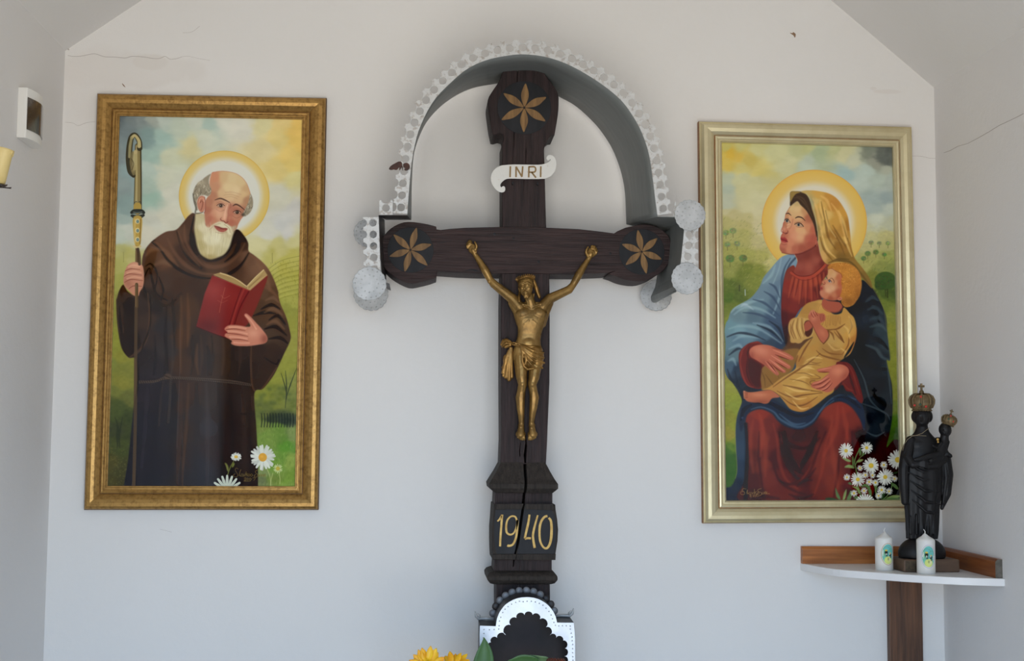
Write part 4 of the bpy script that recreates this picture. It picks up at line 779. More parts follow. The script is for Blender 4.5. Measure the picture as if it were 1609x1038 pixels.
    cv.blob(L('690,180')[0], 16, 12, (206, 144, 46), .4, 0, 0, Hm); cv.blob(L('690,470')[0], 14, 9, (112, 66, 22), .6, 0, 0, Hm); cv.blob(L('780,400')[0], 7, 16, (120, 70, 22), .5, 0, 0, Hm)
    cv.stroke(L('480,140 510,128 560,158 610,185 622,220'), 1.3, (134, 60, 26), .6, .6)
    cv.poly(L('575,440 595,425 618,425 620,450 600,460 580,455'), (188, 112, 76), .5); cv.stroke(L('590,442 606,440'), .8, (130, 54, 38), .7)
    cv.stroke(L('500,232 520,232 540,262 536,282'), [.8, 1.3, .6], (112, 58, 34), .7, .4)
    for x, y, w in ((497, 258, 19), (464, 230, 6)):
        cv.poly(L([(x-w, y), (x-w*.2, y-13), (x+w, y+16), (x-w*.2, y+16)]), (172, 150, 130), .4, .9); cv.blob(L([(x-w*.25, y+1)])[0], w*.075, w*.095, (66, 76, 92), 1, 0, 1)
        cv.stroke(L([(x-w, y-6), (x-w*.1, y-15), (x+w*.9, y+10)]), .9, (78, 40, 30), .85, .35)
    cv.stroke(L('424,286 436,294 446,286 444,270'), 1, (132, 56, 44), .8, .4)
    cv.poly(L('400,318 414,320 424,332 410,338 420,350 408,352 398,340'), (160, 50, 44), .4); cv.stroke(L('402,332 420,338'), .8, (96, 22, 24), .8, .3)
    # cuffs of the mother
    cv.poly(M('430,108 340,110 280,140 230,190 210,250 218,360 240,460 290,540 350,570 420,582 440,560 430,480 440,380 480,330 500,200'), (98, 24, 22), .6)
    cv.poly(M('320,270 380,300 440,340 440,400 428,480 430,560 380,560 330,500 305,400 300,320'), (62, 16, 18), 1, .9)
    cv.folds(M, '250,210 225,300 250,440 300,540 360,565|300,130 240,200 225,290|330,120 400,108 440,125', (134, 44, 34), 3, .6, 1)
    cv.folds(M, '300,270 290,380 310,480 350,550|320,150 300,220 310,290', (56, 12, 16), 2.5, .6, 1)
    cv.poly(M('1200,320 1270,305 1330,320 1380,380 1420,480 1450,580 1472,680 1460,728 1420,700 1360,620 1300,600 1260,540 1180,600 1260,450'), (96, 24, 22), .7)
    cv.folds(M, '1300,320 1360,400 1400,520 1440,640|1270,520 1320,580 1380,600', (126, 40, 28), 3, .5, 1.1); cv.folds(M, '1330,420 1360,520 1400,640|1260,480 1240,540 1210,590', (50, 12, 16), 4, .6, 1.3)
    # left hand (picture left)
    hd = M('320,190 360,150 430,132 500,134 560,150 640,190 700,215 750,245 768,265 755,285 710,278 640,250 600,240 650,285 710,325 738,350 732,372 700,370 640,340 590,315 640,355 686,390 684,412 655,412 600,380 545,330 590,385 618,415 612,440 590,438 540,400 480,345 400,295 330,250')
    Hd = cv.poly(hd, (178, 92, 66), .5)
    cv.blob(M('430,190')[0], 18, 10, (206, 124, 92), .8, .3, 0, Hd); cv.blob(M('480,320')[0], 14, 6, (140, 62, 44), .6, .6, 0, Hd); cv.blob(M('340,260')[0], 6, 10, (132, 54, 40), .6, 0, 0, Hd)
    cv.folds(M, '580,232 640,255 720,282|580,300 650,342 700,370|540,322 600,375 660,410|500,300 545,350 600,430', (108, 38, 28), 1.8, .75, .5)
    cv.folds(M, '560,185 640,215 740,262|540,240 620,290 725,350|520,280 600,340 675,400|480,300 540,370 600,425', (212, 134, 102), 2.2, .5, .9, Hd)
    cv.folds(M, '545,160 600,175 680,190', (140, 62, 40), 2, .8, .5)
    # right hand
    hd = M('1005,392 1020,376 1090,364 1140,352 1190,336 1240,330 1290,345 1322,375 1328,420 1300,470 1250,510 1200,560 1150,605 1100,614 1060,600 1000,584 950,560 948,530 980,508 1040,490 1090,450 1130,415 1080,408 1030,408')
    Hd = cv.poly(hd, (176, 90, 64), .5)
    cv.blob(M('1220,400')[0], 14, 11, (206, 124, 90), .8, 0, 0, Hd); cv.blob(M('1290,450')[0], 7, 12, (138, 58, 42), .5, .6, 0, Hd)
    cv.folds(M, '960,545 1040,525 1130,470|1000,580 1070,560 1140,500|1060,602 1110,575 1160,520|1020,408 1080,410 1130,410', (108, 38, 28), 1.8, .75, .5)
    cv.folds(M, '965,525 1040,505 1120,450|990,562 1060,545 1140,480|1050,590 1100,570 1150,520|1015,390 1080,378 1150,365', (212, 134, 102), 2.2, .5, .9, Hd)
    cv.stroke(M('948,535 935,520 945,500 985,495'), 1.5, (80, 44, 20), .5, .8)
    # foot
    ft = M('256,604 270,600 300,612 360,612 440,600 520,590 570,608 620,650 620,665 560,672 535,690 510,722 470,730 420,718 360,718 300,708 270,680 258,640')
    Ft = cv.poly(ft, (172, 92, 58), .5)
    cv.blob(M('420,640')[0], 18, 5, (200, 122, 84), .7, 0, 0, Ft); cv.blob(M('440,710')[0], 18, 4, (124, 56, 38), .6, 0, 0, Ft)
    for y in (618, 632, 648, 664): cv.stroke(M([(258, y), (285, y+5), (300, y+6)]), .9, (110, 46, 32), .7, .35)
    for y in (608, 625, 640, 656, 674): cv.blob(M([(266, y)])[0], 1.4, 1.1, (208, 150, 114), .8)
    # daisies and leaves
    gr = (84, 112, 62); gd = (40, 62, 36); gl = (124, 146, 80)
    for l, w in (('1165,300 1130,380 1140,450 1150,520', 1.6), ('1210,330 1170,360 1130,420', 1.2), ('1290,540 1280,600 1300,670', 2), ('1150,560 1170,620 1190,670', 2), ('1400,560 1380,620 1330,670', 1.6)): cv.stroke(N(l), w, gr, 1, .4)
    for l, c in (('1035,362 1060,362 1095,380 1102,392 1070,388', gl), ('1055,432 1080,414 1115,420 1125,440 1090,436', gl), ('1140,394 1165,376 1192,376 1170,394', gl), ('1165,350 1160,300 1172,290 1178,330', gr), ('1180,345 1195,300 1200,320 1190,350', gr), ('1080,545 1100,540 1108,560 1090,556', gr), ('990,580 1005,610 1028,660 1015,665 995,640', gr), ('1070,590 1052,620 1042,668 1056,666 1068,630', gl), ('920,656 960,652 1010,666 1005,674 930,672', gd), ('1110,572 1150,575 1168,610 1160,625 1140,590', gl), ('1170,580 1200,552 1240,570 1235,600 1205,572', gr), ('1100,600 1085,630 1070,670 1095,670 1110,630', gr), ('1390,540 1430,560 1447,590 1430,590 1400,565', gr), ('1360,655 1400,636 1448,634 1448,652 1390,660', gl), ('1340,665 1380,650 1448,655 1448,672 1340,672', gr), ('1395,478 1420,465 1446,462 1430,478', gd), ('1270,520 1290,560 1290,600 1268,570', gr), ('1225,585 1250,600 1250,660 1235,640', gr), ('1310,640 1345,600 1352,620 1330,668', gd), ('1120,655 1150,640 1160,668', gr), ('1110,370 1118,350 1124,400 1116,440', gr)):
        cv.poly(N(l), c, .4); P = N(l); cv.stroke([P[0], P[len(P)//2]], .8, tuple(v*.7 for v in c), .4, .4)
    for x, y, r, n, c in ((1067,312,56,19,13),(1216,291,45,18,12),(1440,378,72,22,20),(1248,420,60,22,18),(1340,415,28,14,8),(1168,438,22,13,7),(1073,505,26,14,7),(1152,520,54,19,14),(1207,488,26,13,7),(1258,490,24,13,7),(1234,538,28,14,8),(1280,543,26,14,8),(1350,503,62,20,15),(1418,515,24,13,7),(1124,620,26,14,8),(1197,602,26,14,7),(1324,596,34,15,9),(1378,606,26,13,7),(1302,638,26,14,7)):
        p = N([(x, y)])[0]
        cv.blob(p, r/4.597*.95, r/4.597*.95, (50, 62, 40), .35)
        cv.daisy(p[0], p[1], r/4.597, n, c/4.597, (198, 168, 48), (206, 208, 196), seed=int(y), w=.19 if r > 40 else .22)
    x, y = N('1205,690')[0]
    for an in np.linspace(-3.0, -.15, 11): cv.stroke([(x+4*np.cos(an), y+4*np.sin(an)), (x+14*np.cos(an), y+13*np.sin(an))], 2.6, (200, 204, 192), 1, .4)
    sg = (150, 124, 62)
    for l in ('342,590 322,586 312,600 330,612 328,628 306,628 302,612 318,606', '350,626 352,596 346,618 360,620', '366,612 362,626 376,626 374,612', '384,612 388,626 396,612', '402,590 402,626 402,616 416,608 406,618 418,628', '426,612 420,626 434,626 432,610', '452,586 428,594 430,608 452,616 448,634 416,640 424,624', '462,612 458,626 468,624 474,610 476,626', '482,626 484,606 488,626', '494,610 492,624 508,622 512,626', '368,636 380,632 370,646 384,646', '390,634 396,646 402,634 394,632', '408,632 412,640 406,648'):
        cv.stroke(N(l), .8, sg, .75, .3)
    cv.blob(G('260,942')[0], 4, 3, (160, 176, 190), .35); cv.stroke(G('260,862 261,890'), 1.4, (190, 200, 200), .7, .5)
    return cv

# ------------------------------------------------------------------ materials used
M = {}
def plaster(name, base=(230, 227, 223)):
    m = mat(name, base, rough=.85, spec=.2); t = m.node_tree; b = t.nodes['Principled BSDF']
    co = t.nodes.new('ShaderNodeTexCoord')
    def noise(s, d=5):
        n = t.nodes.new('ShaderNodeTexNoise'); n.inputs['Scale'].default_value = s; n.inputs['Detail'].default_value = d; t.links.new(co.outputs['Object'], n.inputs['Vector']); return n
    n = noise(1.3); r = t.nodes.new('ShaderNodeValToRGB'); r.color_ramp.elements[0].position = .3; r.color_ramp.elements[1].position = .7
    r.color_ramp.elements[0].color = (*srgb(tuple(v-5 for v in base)), 1); r.color_ramp.elements[1].color = (*srgb(base), 1)
    t.links.new(n.outputs['Fac'], r.inputs[0]); last = r.outputs[0]
    n2 = noise(60); n3 = noise(300, 2); ad = t.nodes.new('ShaderNodeMath'); ad.operation = 'MULTIPLY_ADD'; ad.inputs[1].default_value = .3
    t.links.new(n3.outputs['Fac'], ad.inputs[0]); t.links.new(n2.outputs['Fac'], ad.inputs[2])
    bp = t.nodes.new('ShaderNodeBump'); bp.inputs['Distance'].default_value = .0012; bp.inputs['Strength'].default_value = .6
    t.links.new(ad.outputs[0], bp.inputs['Height']); t.links.new(bp.outputs[0], b.inputs['Normal'])
    m['last'] = 1; t.links.new(last, b.inputs['Base Color']); return m, t, b, co, last, noise
mw, t_, b_, co_, last_, noise_ = plaster('plaster_altar_wall')
# damp, yellowed plaster along the crack above the left picture and small bare patches on the right (stains of the wall itself)
wn = noise_(9, 6)
for (c, rad, col, thr) in ((P(195, 112), (.20, .05), (222, 217, 211), .9), (P(235, 98), (.05, .022), (219, 213, 206), .9), (P(150, 135), (.09, .10), (225, 220, 215), 1.0), (P(1392, 144), (.045, .008), (218, 211, 205), .9), (P(1372, 139), (.012, .006), (218, 211, 205), .9)):
    mp_ = t_.nodes.new('ShaderNodeMapping'); mp_.vector_type = 'TEXTURE'; mp_.inputs['Location'].default_value = c; mp_.inputs['Scale'].default_value = (rad[0], 1, rad[1])
    t_.links.new(co_.outputs['Object'], mp_.inputs[0])
    ln = t_.nodes.new('ShaderNodeVectorMath'); ln.operation = 'LENGTH'; t_.links.new(mp_.outputs[0], ln.inputs[0])
    a_ = t_.nodes.new('ShaderNodeMath'); a_.operation = 'MULTIPLY_ADD'; a_.inputs[1].default_value = 1.6; t_.links.new(wn.outputs['Fac'], a_.inputs[0]); t_.links.new(ln.outputs['Value'], a_.inputs[2])
    rr = t_.nodes.new('ShaderNodeMapRange'); rr.inputs['From Min'].default_value = thr+.70; rr.inputs['From Max'].default_value = thr+.92; rr.inputs['To Min'].default_value = .55; rr.inputs['To Max'].default_value = 0
    t_.links.new(a_.outputs[0], rr.inputs['Value'])
    mx = t_.nodes.new('ShaderNodeMixRGB'); mx.inputs[2].default_value = (*srgb(col), 1); t_.links.new(rr.outputs[0], mx.inputs[0]); t_.links.new(last_, mx.inputs[1]); last_ = mx.outputs[0]
t_.links.new(last_, b_.inputs['Base Color'])
M['wall'] = mw; M['side'] = plaster('plaster_side_walls', (226, 223, 220))[0]; M['ceil'] = plaster('plaster_vault', (226, 223, 219))[0]
M['floor'] = mat('grey_stone_floor', (84, 86, 90), .7, col2=(104, 106, 110), scale=6, bump=.001)
M['post'] = mat('tarred_oak_upright', (30, 23, 23), .6, col2=(58, 43, 42), scale=14, stretch=(9, 9, .55), bump=.0035, bscale=30, contrast=(.3, .75), detail=6, spec=.3)
M['bar'] = mat('tarred_oak_crossways', (34, 25, 25), .6, col2=(66, 48, 46), scale=14, stretch=(.55, 9, 9), bump=.0035, bscale=30, contrast=(.3, .75), detail=6, spec=.3)
M['block'] = mat('weathered_oak_carving', (34, 30, 27), .75, col2=(60, 52, 46), scale=14, stretch=(9, 9, .8), bump=.003, bscale=26, contrast=(.3, .75), detail=6, spec=.3)
M['black'] = mat('black_paint', (20, 21, 24), .6, col2=(32, 32, 36), scale=30, stretch=(1, 1, .3), bump=.001, spec=.3)
M['petal'] = mat('ochre_paint', (104, 74, 38), .6, col2=(140, 104, 58), scale=20, stretch=(6, 6, .5), bump=.001)
M['numeral'] = mat('gold_paint_numerals', (176, 136, 60), .5, .15, col2=(205, 170, 92), scale=60, bump=.0008)
M['tin'] = mat('silver_painted_tin', (160, 161, 161), .5, .25, col2=(184, 185, 185), scale=25, bump=.0012, bscale=30, contrast=(.35, .6))
M['tin_worn'] = mat('worn_silver_trim', (196, 196, 194), .5, .25, col2=(160, 152, 144), scale=110, bump=.001, contrast=(.52, .66))
M['tin_white'] = mat('whitish_tin_plate', (196, 202, 210), .42, .35, col2=(214, 219, 226), scale=20, bump=.0015, bscale=25, contrast=(.3, .6))
M['greymetal'] = mat('grey_painted_sheet', (116, 119, 116), .5, .2, col2=(128, 131, 128), scale=12, stretch=(1, 4, 1), contrast=(.3, .7))
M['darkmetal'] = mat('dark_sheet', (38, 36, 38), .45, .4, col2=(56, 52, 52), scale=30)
M['bronze'] = mat('gold_bronze_paint', (96, 72, 34), .36, .6, col2=(150, 116, 62), scale=26, contrast=(.3, .62), bump=.0006, bscale=160)
M['bronze_cloth'] = mat('gold_bronze_cloth', (102, 74, 32), .36, .6, col2=(156, 116, 58), scale=30, contrast=(.3, .62), bump=.0006, bscale=160)
M['frame_l'] = mat('antique_gold_frame', (128, 94, 46), .36, .6, col2=(176, 136, 74), scale=90, contrast=(.28, .55), bump=.0006, bscale=180, detail=8)
M['frame_r'] = mat('champagne_gold_frame', (196, 182, 142), .34, .55, col2=(214, 202, 164), scale=10, contrast=(.3, .6), bump=.0003, bscale=160)
M['lip'] = mat('brown_gilt_edge', (124, 84, 44), .5, .3, col2=(160, 112, 64), scale=60)
M['lip_dark'] = mat('dark_gilt_edge', (72, 50, 30), .5, .4, col2=(110, 80, 44), scale=60)
M['white'] = mat('white_board', (228, 226, 224), .35); M['whiteplastic'] = mat('white_plastic', (228, 226, 220), .4)
M['pine'] = mat('oiled_pine', (132, 74, 32), .4, col2=(186, 116, 58), scale=10, stretch=(.5, 9, 9), contrast=(.3, .7))
M['pine_y'] = mat('oiled_pine_along_wall', (104, 54, 26), .4, col2=(150, 88, 44), scale=10, stretch=(9, .5, 9), contrast=(.3, .7))
M['endgrain'] = mat('grey_end_grain', (84, 80, 72), .8, col2=(108, 102, 92), scale=60)
M['board'] = mat('brown_stained_board', (64, 40, 26), .5, col2=(112, 74, 48), scale=9, stretch=(9, 9, .5), contrast=(.32, .72), bump=.001)
M['plinth'] = mat('brown_wood_plinth', (84, 62, 46), .6, col2=(104, 78, 58), scale=10, stretch=(1, 9, 9))
M['ebony'] = mat('black_carved_wood', (16, 15, 16), .5, spec=.3, col2=(25, 23, 24), scale=14, bump=.0006, bscale=60)
M['crown'] = mat('old_gilt_crown', (96, 80, 54), .5, .45, col2=(134, 112, 78), scale=60, bump=.001, bscale=120)
M['red'] = mat('red_stone', (190, 50, 40), .3); M['green'] = mat('green_stone', (40, 76, 56), .3)
M['chain'] = mat('chain_metal', (176, 160, 130), .4, .6)
M['wax'] = mat('white_wax', (222, 220, 214), .45); M['wax'].node_tree.nodes['Principled BSDF'].inputs['Subsurface Weight'].default_value = .15
M['wax'].node_tree.nodes['Principled BSDF'].inputs['Subsurface Radius'].default_value = (.01, .006, .004)
M['ivory'] = mat('ivory_candle_sleeve', (226, 204, 142), .5, col2=(214, 188, 120), scale=12); M['iron'] = mat('brown_iron', (58, 46, 42), .45, .5, col2=(76, 62, 56), scale=30)
M['smoke'] = mat('smoked_window', (52, 44, 38), .12, col2=(88, 76, 64), scale=26, contrast=(.3, .8), spec=.8)
M['dulltin'] = mat('dull_tin', (92, 94, 98), .45, .4, col2=(120, 122, 126), scale=50)
M['leaf'] = mat('green_leaf', (52, 88, 36), .5, col2=(66, 104, 48), scale=16); M['leaf'].node_tree.nodes['Principled BSDF'].inputs['Subsurface Weight'].default_value = 0
M['leaf2'] = mat('pale_leaf', (96, 124, 76), .5, col2=(84, 112, 64), scale=16)
M['sunpetal'] = mat('sunflower_petal', (236, 158, 14), .5, col2=(246, 196, 30), scale=40); M['suncore'] = mat('sunflower_disc', (84, 50, 20), .8, col2=(120, 74, 24), scale=120, bump=.002)
M['rust'] = mat('rust_red_petal', (118, 46, 18), .6, col2=(74, 34, 16), scale=40)
M['moth'] = mat('brown_wing', (78, 44, 32), .7, col2=(46, 28, 24), scale=90)
M['crack'] = mat('plaster_crack', (172, 163, 156), .9); M['crackd'] = mat('bare_plaster', (140, 112, 88), .9)  # tones of the plaster cracks and the bare spots
M['vase'] = mat('brown_glazed_vase', (84, 58, 42), .25, col2=(66, 44, 32), scale=8); M['cloth'] = mat('white_altar_cloth', (220, 218, 214), .8, bump=.001)
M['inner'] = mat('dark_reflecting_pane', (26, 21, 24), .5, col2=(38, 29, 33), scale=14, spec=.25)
def glass(name):
    # clear pane; the sheen of the glazed picture is the clear coat of the print pressed against it
    m = bpy.data.materials.new(name); m.use_nodes = True; t = m.node_tree; t.nodes.clear()
    o = t.nodes.new('ShaderNodeOutputMaterial'); tr = t.nodes.new('ShaderNodeBsdfTransparent'); tr.inputs[0].default_value = (.97, .98, .98, 1)
    t.links.new(tr.outputs[0], o.inputs[0]); return m
M['glass'] = glass('picture_glass')

# ------------------------------------------------------------------ the chapel
XL, XR, ZL, ZR, AX, AZ, YF = -.976, 1.435, 2.616, 2.579, .278, 3.54, -3.0
T = .25
def prism(pts, y0, y1):
    bm = bmesh.new(); a = [bm.verts.new((x, y0, z)) for x, z in pts]; b = [bm.verts.new((x, y1, z)) for x, z in pts]
    bm.faces.new(a); bm.faces.new(b[::-1]); n = len(a)
    for i in range(n): bm.faces.new((a[i], b[i], b[(i+1) % n], a[(i+1) % n]))
    return bm_mesh(bm)
gable = [(XL, 0), (XR, 0), (XR, ZR), (AX, AZ), (XL, ZL)]
wall_back = put('wall_back', prism([(XL-T, -.1), (XR+T, -.1), (XR+T, ZR), (AX, AZ+.25), (XL-T, ZL)], 0, T), M['wall'], kind='structure')
put('wall_left', prism([(XL-T, 0), (XL, 0), (XL, ZL), (XL-T, ZL)], YF, 0), M['side'], kind='structure')
put('wall_right', prism([(XR, 0), (XR+T, 0), (XR+T, ZR), (XR, ZR)], YF, 0), M['side'], kind='structure')
put('ceiling', prism([(XL-T, ZL), (XL, ZL), (AX, AZ), (AX, AZ+.22)], YF, 0), M['ceil'], kind='structure')
put('ceiling', prism([(XR, ZR), (XR+T, ZR), (AX, AZ+.22), (AX, AZ)], YF, 0), M['ceil'], kind='structure')
put('floor', prism([(XL-T, -.1), (XR+T, -.1), (XR+T, 0), (XL-T, 0)], YF-.2, 0), M['floor'], kind='structure')
bm = bmesh.new()   # the entrance wall behind the viewer, round the open doorway
DX0, DX1, DZ = -.62, 1.0, 2.34
me = prism([(XL-T, 0), (DX0, 0), (DX0, DZ), (DX1, DZ), (DX1, 0), (XR+T, 0), (XR+T, ZR), (AX, AZ+.22), (XL-T, ZL)], YF-T, YF)
put('wall_front', me, M['side'], kind='structure')
# cracks of the plaster and bare spots: thin marks on the wall surface
def wall_mark(pts, w=.0012, m='crack', name='crack', par=None, fn=None):
    R = [P(x, y, .0002) for x, y in pts]
    me = ribbon([(p.x, p.z) for p in R], np.atleast_1d(w)*.75, -.0004, .0001, smooth=True)
    return put(name, me, M[m], wall_back)
A2 = crop(0, 0, 4.8758); B2 = crop(1210, 0, 3.9925)
wall_mark(A2('520,425 560,432 620,430 700,414 740,415 800,434 880,437 960,444 1010,432 1100,436 1160,446 1220,448 1265,432 1300,452 1350,450 1396,434'), [.0012, .0016, .001])
wall_mark(A2('1396,434 1450,432 1530,450 1609,462'), .0005)
wall_mark(A2('498,936 560,942 600,962 660,940 730,932'), .0008); wall_mark(A2('1400,250 1470,244 1530,200'), .0006)
wall_mark(A2('515,380 522,372 528,384'), .003); wall_mark(A2('936,640 948,655 960,668'), [.002, .004, .001], 'crackd', 'bare_patch')
wall_mark(B2('892,978 950,980 1000,992 1048,992'), .0008)
me = flat([pxl(sm(B2('125,206 140,208 144,202 152,206 160,214 158,232 154,235 146,222 134,214')), 0)], -.0006, .0001); put('bare_patch', me, M['crackd'], wall_back)
for l in ('1010,205 1040,212 1085,224',): wall_mark(crop(0, 780, 4.024)(l), .0006)
wall_right = bpy.data.objects['wall_right']
pts = [PX(*q, XR-.0003) for q in B2('1090,958 1130,944 1180,916 1240,900 1300,868 1370,828 1440,785 1520,748 1590,712')]
bm = bmesh.new(); tube(bm, pts, .0006, 4); put('crack', bm_mesh(bm), M['crack'], wall_right)

# ------------------------------------------------------------------ framed pictures
def picture(label, quad, ins, cv, mname, fm, lipm, gain, dup_prof, pname):
    D = .022
    O = [P(x, y, D) for x, y in quad]; I = [P(x, y, D) for x, y in ins]
    base = (O[2]+O[3])/2; root = thing('framed_picture', Vector((base.x, 0, base.z)), label, 'picture')
    for i in range(4):
        j = (i+1) % 4
        def row(a, b, prof):
            return [(a.x+(b.x-a.x)*t, -h, a.z+(b.z-a.z)*t) for t, h in prof]
        bm = bmesh.new(); r0 = row(O[i], I[i], dup_prof); r1 = row(O[j], I[j], dup_prof)
        n = 10; rows = []
        for k_ in range(n+1):
            f = k_/n; rows.append([bm.verts.new(tuple(a_*(1-f)+b_*f for a_, b_ in zip(p, q))) for p, q in zip(r0, r1)])
        for u, v in zip(rows, rows[1:]):
            for q in range(len(u)-1): bm.faces.new((u[q], u[q+1], v[q+1], v[q]))
            bm.faces.new((u[-1], u[0], v[0], v[-1]))
        bm.faces.new(rows[0]); bm.faces.new(rows[-1][::-1])
        me = bm_mesh(bm); me.materials.append(M[fm]); me.materials.append(M[lipm])
        L = len(dup_prof); lips = {0, 1} | {q for q in range(L-1) if .66 < dup_prof[q][0] < .687}
        for k_, p in enumerate(me.polygons):
            if k_ < n*L and k_ % L in lips: p.material_index = 1
        put('frame_rail', me, None, root)
    F = [P(x, y, .010) for x, y in ins]; F = [Vector((v.x, -.010, v.z)) for v in I]
    # the printed picture, slightly larger than the opening, and its pane
    def quadmesh(y, grow):
        c = sum(I, Vector())/4
        return [Vector((c.x+(v.x-c.x)*grow, y, c.z+(v.z-c.z)*grow)) for v in I]
    Q = quadmesh(-.0095, 1.0)
    bm = bmesh.new(); vv = [bm.verts.new(v) for v in Q]; bk = [bm.verts.new(v+Vector((0, .005, 0))) for v in Q]
    f = bm.faces.new((vv[3], vv[2], vv[1], vv[0])); uv = bm.loops.layers.uv.new('UVMap')
    for lp in f.loops: lp[uv].uv = {0: (0, 1), 1: (1, 1), 2: (1, 0), 3: (0, 0)}[vv.index(lp.vert)]
    for a_, b_ in ((0, 1), (1, 2), (2, 3), (3, 0)): bm.faces.new((vv[a_], vv[b_], bk[b_], bk[a_]))
    bm.faces.new(bk)
    put('print', bm_mesh(bm, False), image_mat(mname, cv, gain, 1.0), root, pname)
    Q = quadmesh(-.0125, 1.0); bm = bmesh.new(); bm.faces.new([bm.verts.new(v) for v in (Q[3], Q[2], Q[1], Q[0])]); put('glass_pane', bm_mesh(bm, False), M['glass'], root)
    return root
profL = [(0, .001), (0, .016), (.03, .019), (.06, .0235), (.16, .028), (.30, .0285), (.44, .026), (.56, .020), (.64, .0155), (.67, .0135), (.69, .0135), (.70, .0165), (.75, .018), (.80, .0165), (.82, .0145), (.84, .0145), (.86, .0165), (.92, .0165), (.95, .0145), (.975, .0145), (1.0, .0135), (1.0, .001)]
profR = [(0, .001), (0, .018), (.02, .021), (.06, .0225), (.08, .0215), (.10, .023), (.2, .0285), (.34, .0290), (.5, .026), (.62, .0205), (.665, .0175), (.685, .0175), (.70, .0205), (.76, .0215), (.82, .020), (.86, .0175), (.90, .0175), (.93, .019), (.97, .017), (1.0, .0135), (1.0, .001)]
GAIN = 1.36
pic_l = picture('tall framed picture of a white-bearded monk with crozier and red book, dark antique gold frame', [(152, 146), (513, 153), (500, 801), (131, 801)], [(186.8, 180.6), (474, 186.3), (462.7, 763.9), (167.5, 763.2)], paint_monk(), 'print_monk', 'frame_l', 'lip_dark', GAIN, profL, 'bearded monk in a brown habit with a halo')
pic_r = picture('tall framed picture of a veiled mother holding a child, pale champagne gold frame', [(1098, 190), (1433, 199), (1447, 820), (1105, 822)], [(1135.5, 222.9), (1403.9, 230.2), (1416.6, 785.3), (1142.5, 786.2)], paint_mother(), 'print_mother', 'frame_r', 'lip', GAIN, profR, 'mother in blue mantle with a blond child')

# ------------------------------------------------------------------ the oak cross
DF, DB = .170, .055            # front and back face of the beams, from the wall
Sx = S(DF)
cross = thing('wayside_cross', Vector((P(824, 900, DF).x, -(DF+DB)/2, 0)), 'tall dark oak cross with carved six-petal rosettes and gold year 1940', 'cross')
U = crop(740, 90, 4.719); C5 = crop(540, 300, 4.717); C6 = crop(820, 300, 4.717); Qc = crop(720, 710, 4.325)
head = sm(U('335,58 430,64 525,70'), 3, False) + sm(U('545,130 600,200 640,268 646,330 640,430 616,572'), 3, False) + U('596,574 575,590 548,650 540,658 538,700 541,780') + \
       [(857, 350), (862, 428), (863, 480), (862.5, 600), (858.5, 700), (857, 728)] + [(787, 728), (788.5, 690), (788, 600), (788, 480), (789, 428), (790, 350)] + U('235,780 236,640 250,600 244,570 215,560 180,570 165,568') + sm(U('150,500 136,400 130,315 165,250 210,182 240,112 290,72'), 3, False)
crackA = U('337,62 358,62 350,150 345,250 334,330 332,450 326,560 322,640 316,720 312,790 306,790 308,720 314,640 314,560 320,450 322,330 333,250 340,150')
crackB = U('404,640 412,600 414,700 408,800 398,900 392,1000 390,1080 386,1080 388,1000 392,900 402,780')
crackC = [(820, 650), (828, 690), (829, 700), (827.5, 728), (823.5, 728), (822, 715), (825, 695)]
crackD = [(817, 695), (819, 693), (818, 716), (815.6, 722), (815, 708)]
me = flat([pxl(head, DF), pxl(crackA, DF), pxl(crackB, DF), pxl(crackC, DF), pxl(crackD, DF)], -DF, -DB, .0015)
post = put('post', me, M['post'], cross)
put('crack_backing', flat([pxl([(805, 108), (830, 108), (832, 345), (800, 345)], DF)], -DB-.02, -DB-.001), M['black'], post)  # black sheet added behind the cut-through cracks so they stay dark
put('crack_backing', flat([pxl([(812, 640), (832, 640), (832, 728), (812, 728)], DF)], -DB-.02, -DB-.001), M['black'], post)  # added dark backing for the lower cracks too
bar = C5('685,287 720,292 790,284 900,276 1150,270 1415,271') + C6('200,276 420,286 600,306 685,318 712,300') + sm(C6('770,275 830,262 900,250 990,265 1060,310 1100,370 1112,440 1090,520 1040,590 960,640 870,665 760,650 690,622'), 3, False) + \
      C6('655,612 705,592 690,588 640,602 560,606 400,612 200,610') + C5('1150,606 1000,606 850,600 690,588 686,600 684,636') + sm(C5('640,652 560,672 480,680 380,632 312,575 272,500 265,430 280,370 330,300 400,252 480,232 600,246 660,260'), 3, False) + C5('682,266')
DFB = DF + .004
bar_o = put('crossbar', flat([pxl(bar, DFB)], -DFB, -DB-.004, .0015), M['bar'], cross)
for l in ('270,428 330,426 430,424 500,428', '690,385 740,380 800,370', '560,455 680,462'):
    put('crack', ribbon(pxl(C5(l), DFB), [.0006, .0018, .0004], -DFB-.0004, -DFB+.002), M['black'], bar_o)
put('crack', ribbon(pxl(C5('900,590 950,582 990,592 1010,596'), DFB), [.001, .005, .001], -DFB-.0004, -DFB+.002), M['black'], bar_o)
for x, y in C5('1258,350') + C6('125,525 655,462') + C5('1118,318'):
    bm = bmesh.new(); p = P(x, y, DFB); lathe(bm, (p.x, -DFB+.002, p.z), [(.0035, 0), (.0035, .003), (.0012, .0034), (0, .0034)], 10, Vector((0, -1, 0))); put('nail_head', bm_mesh(bm), M['black'], bar_o)
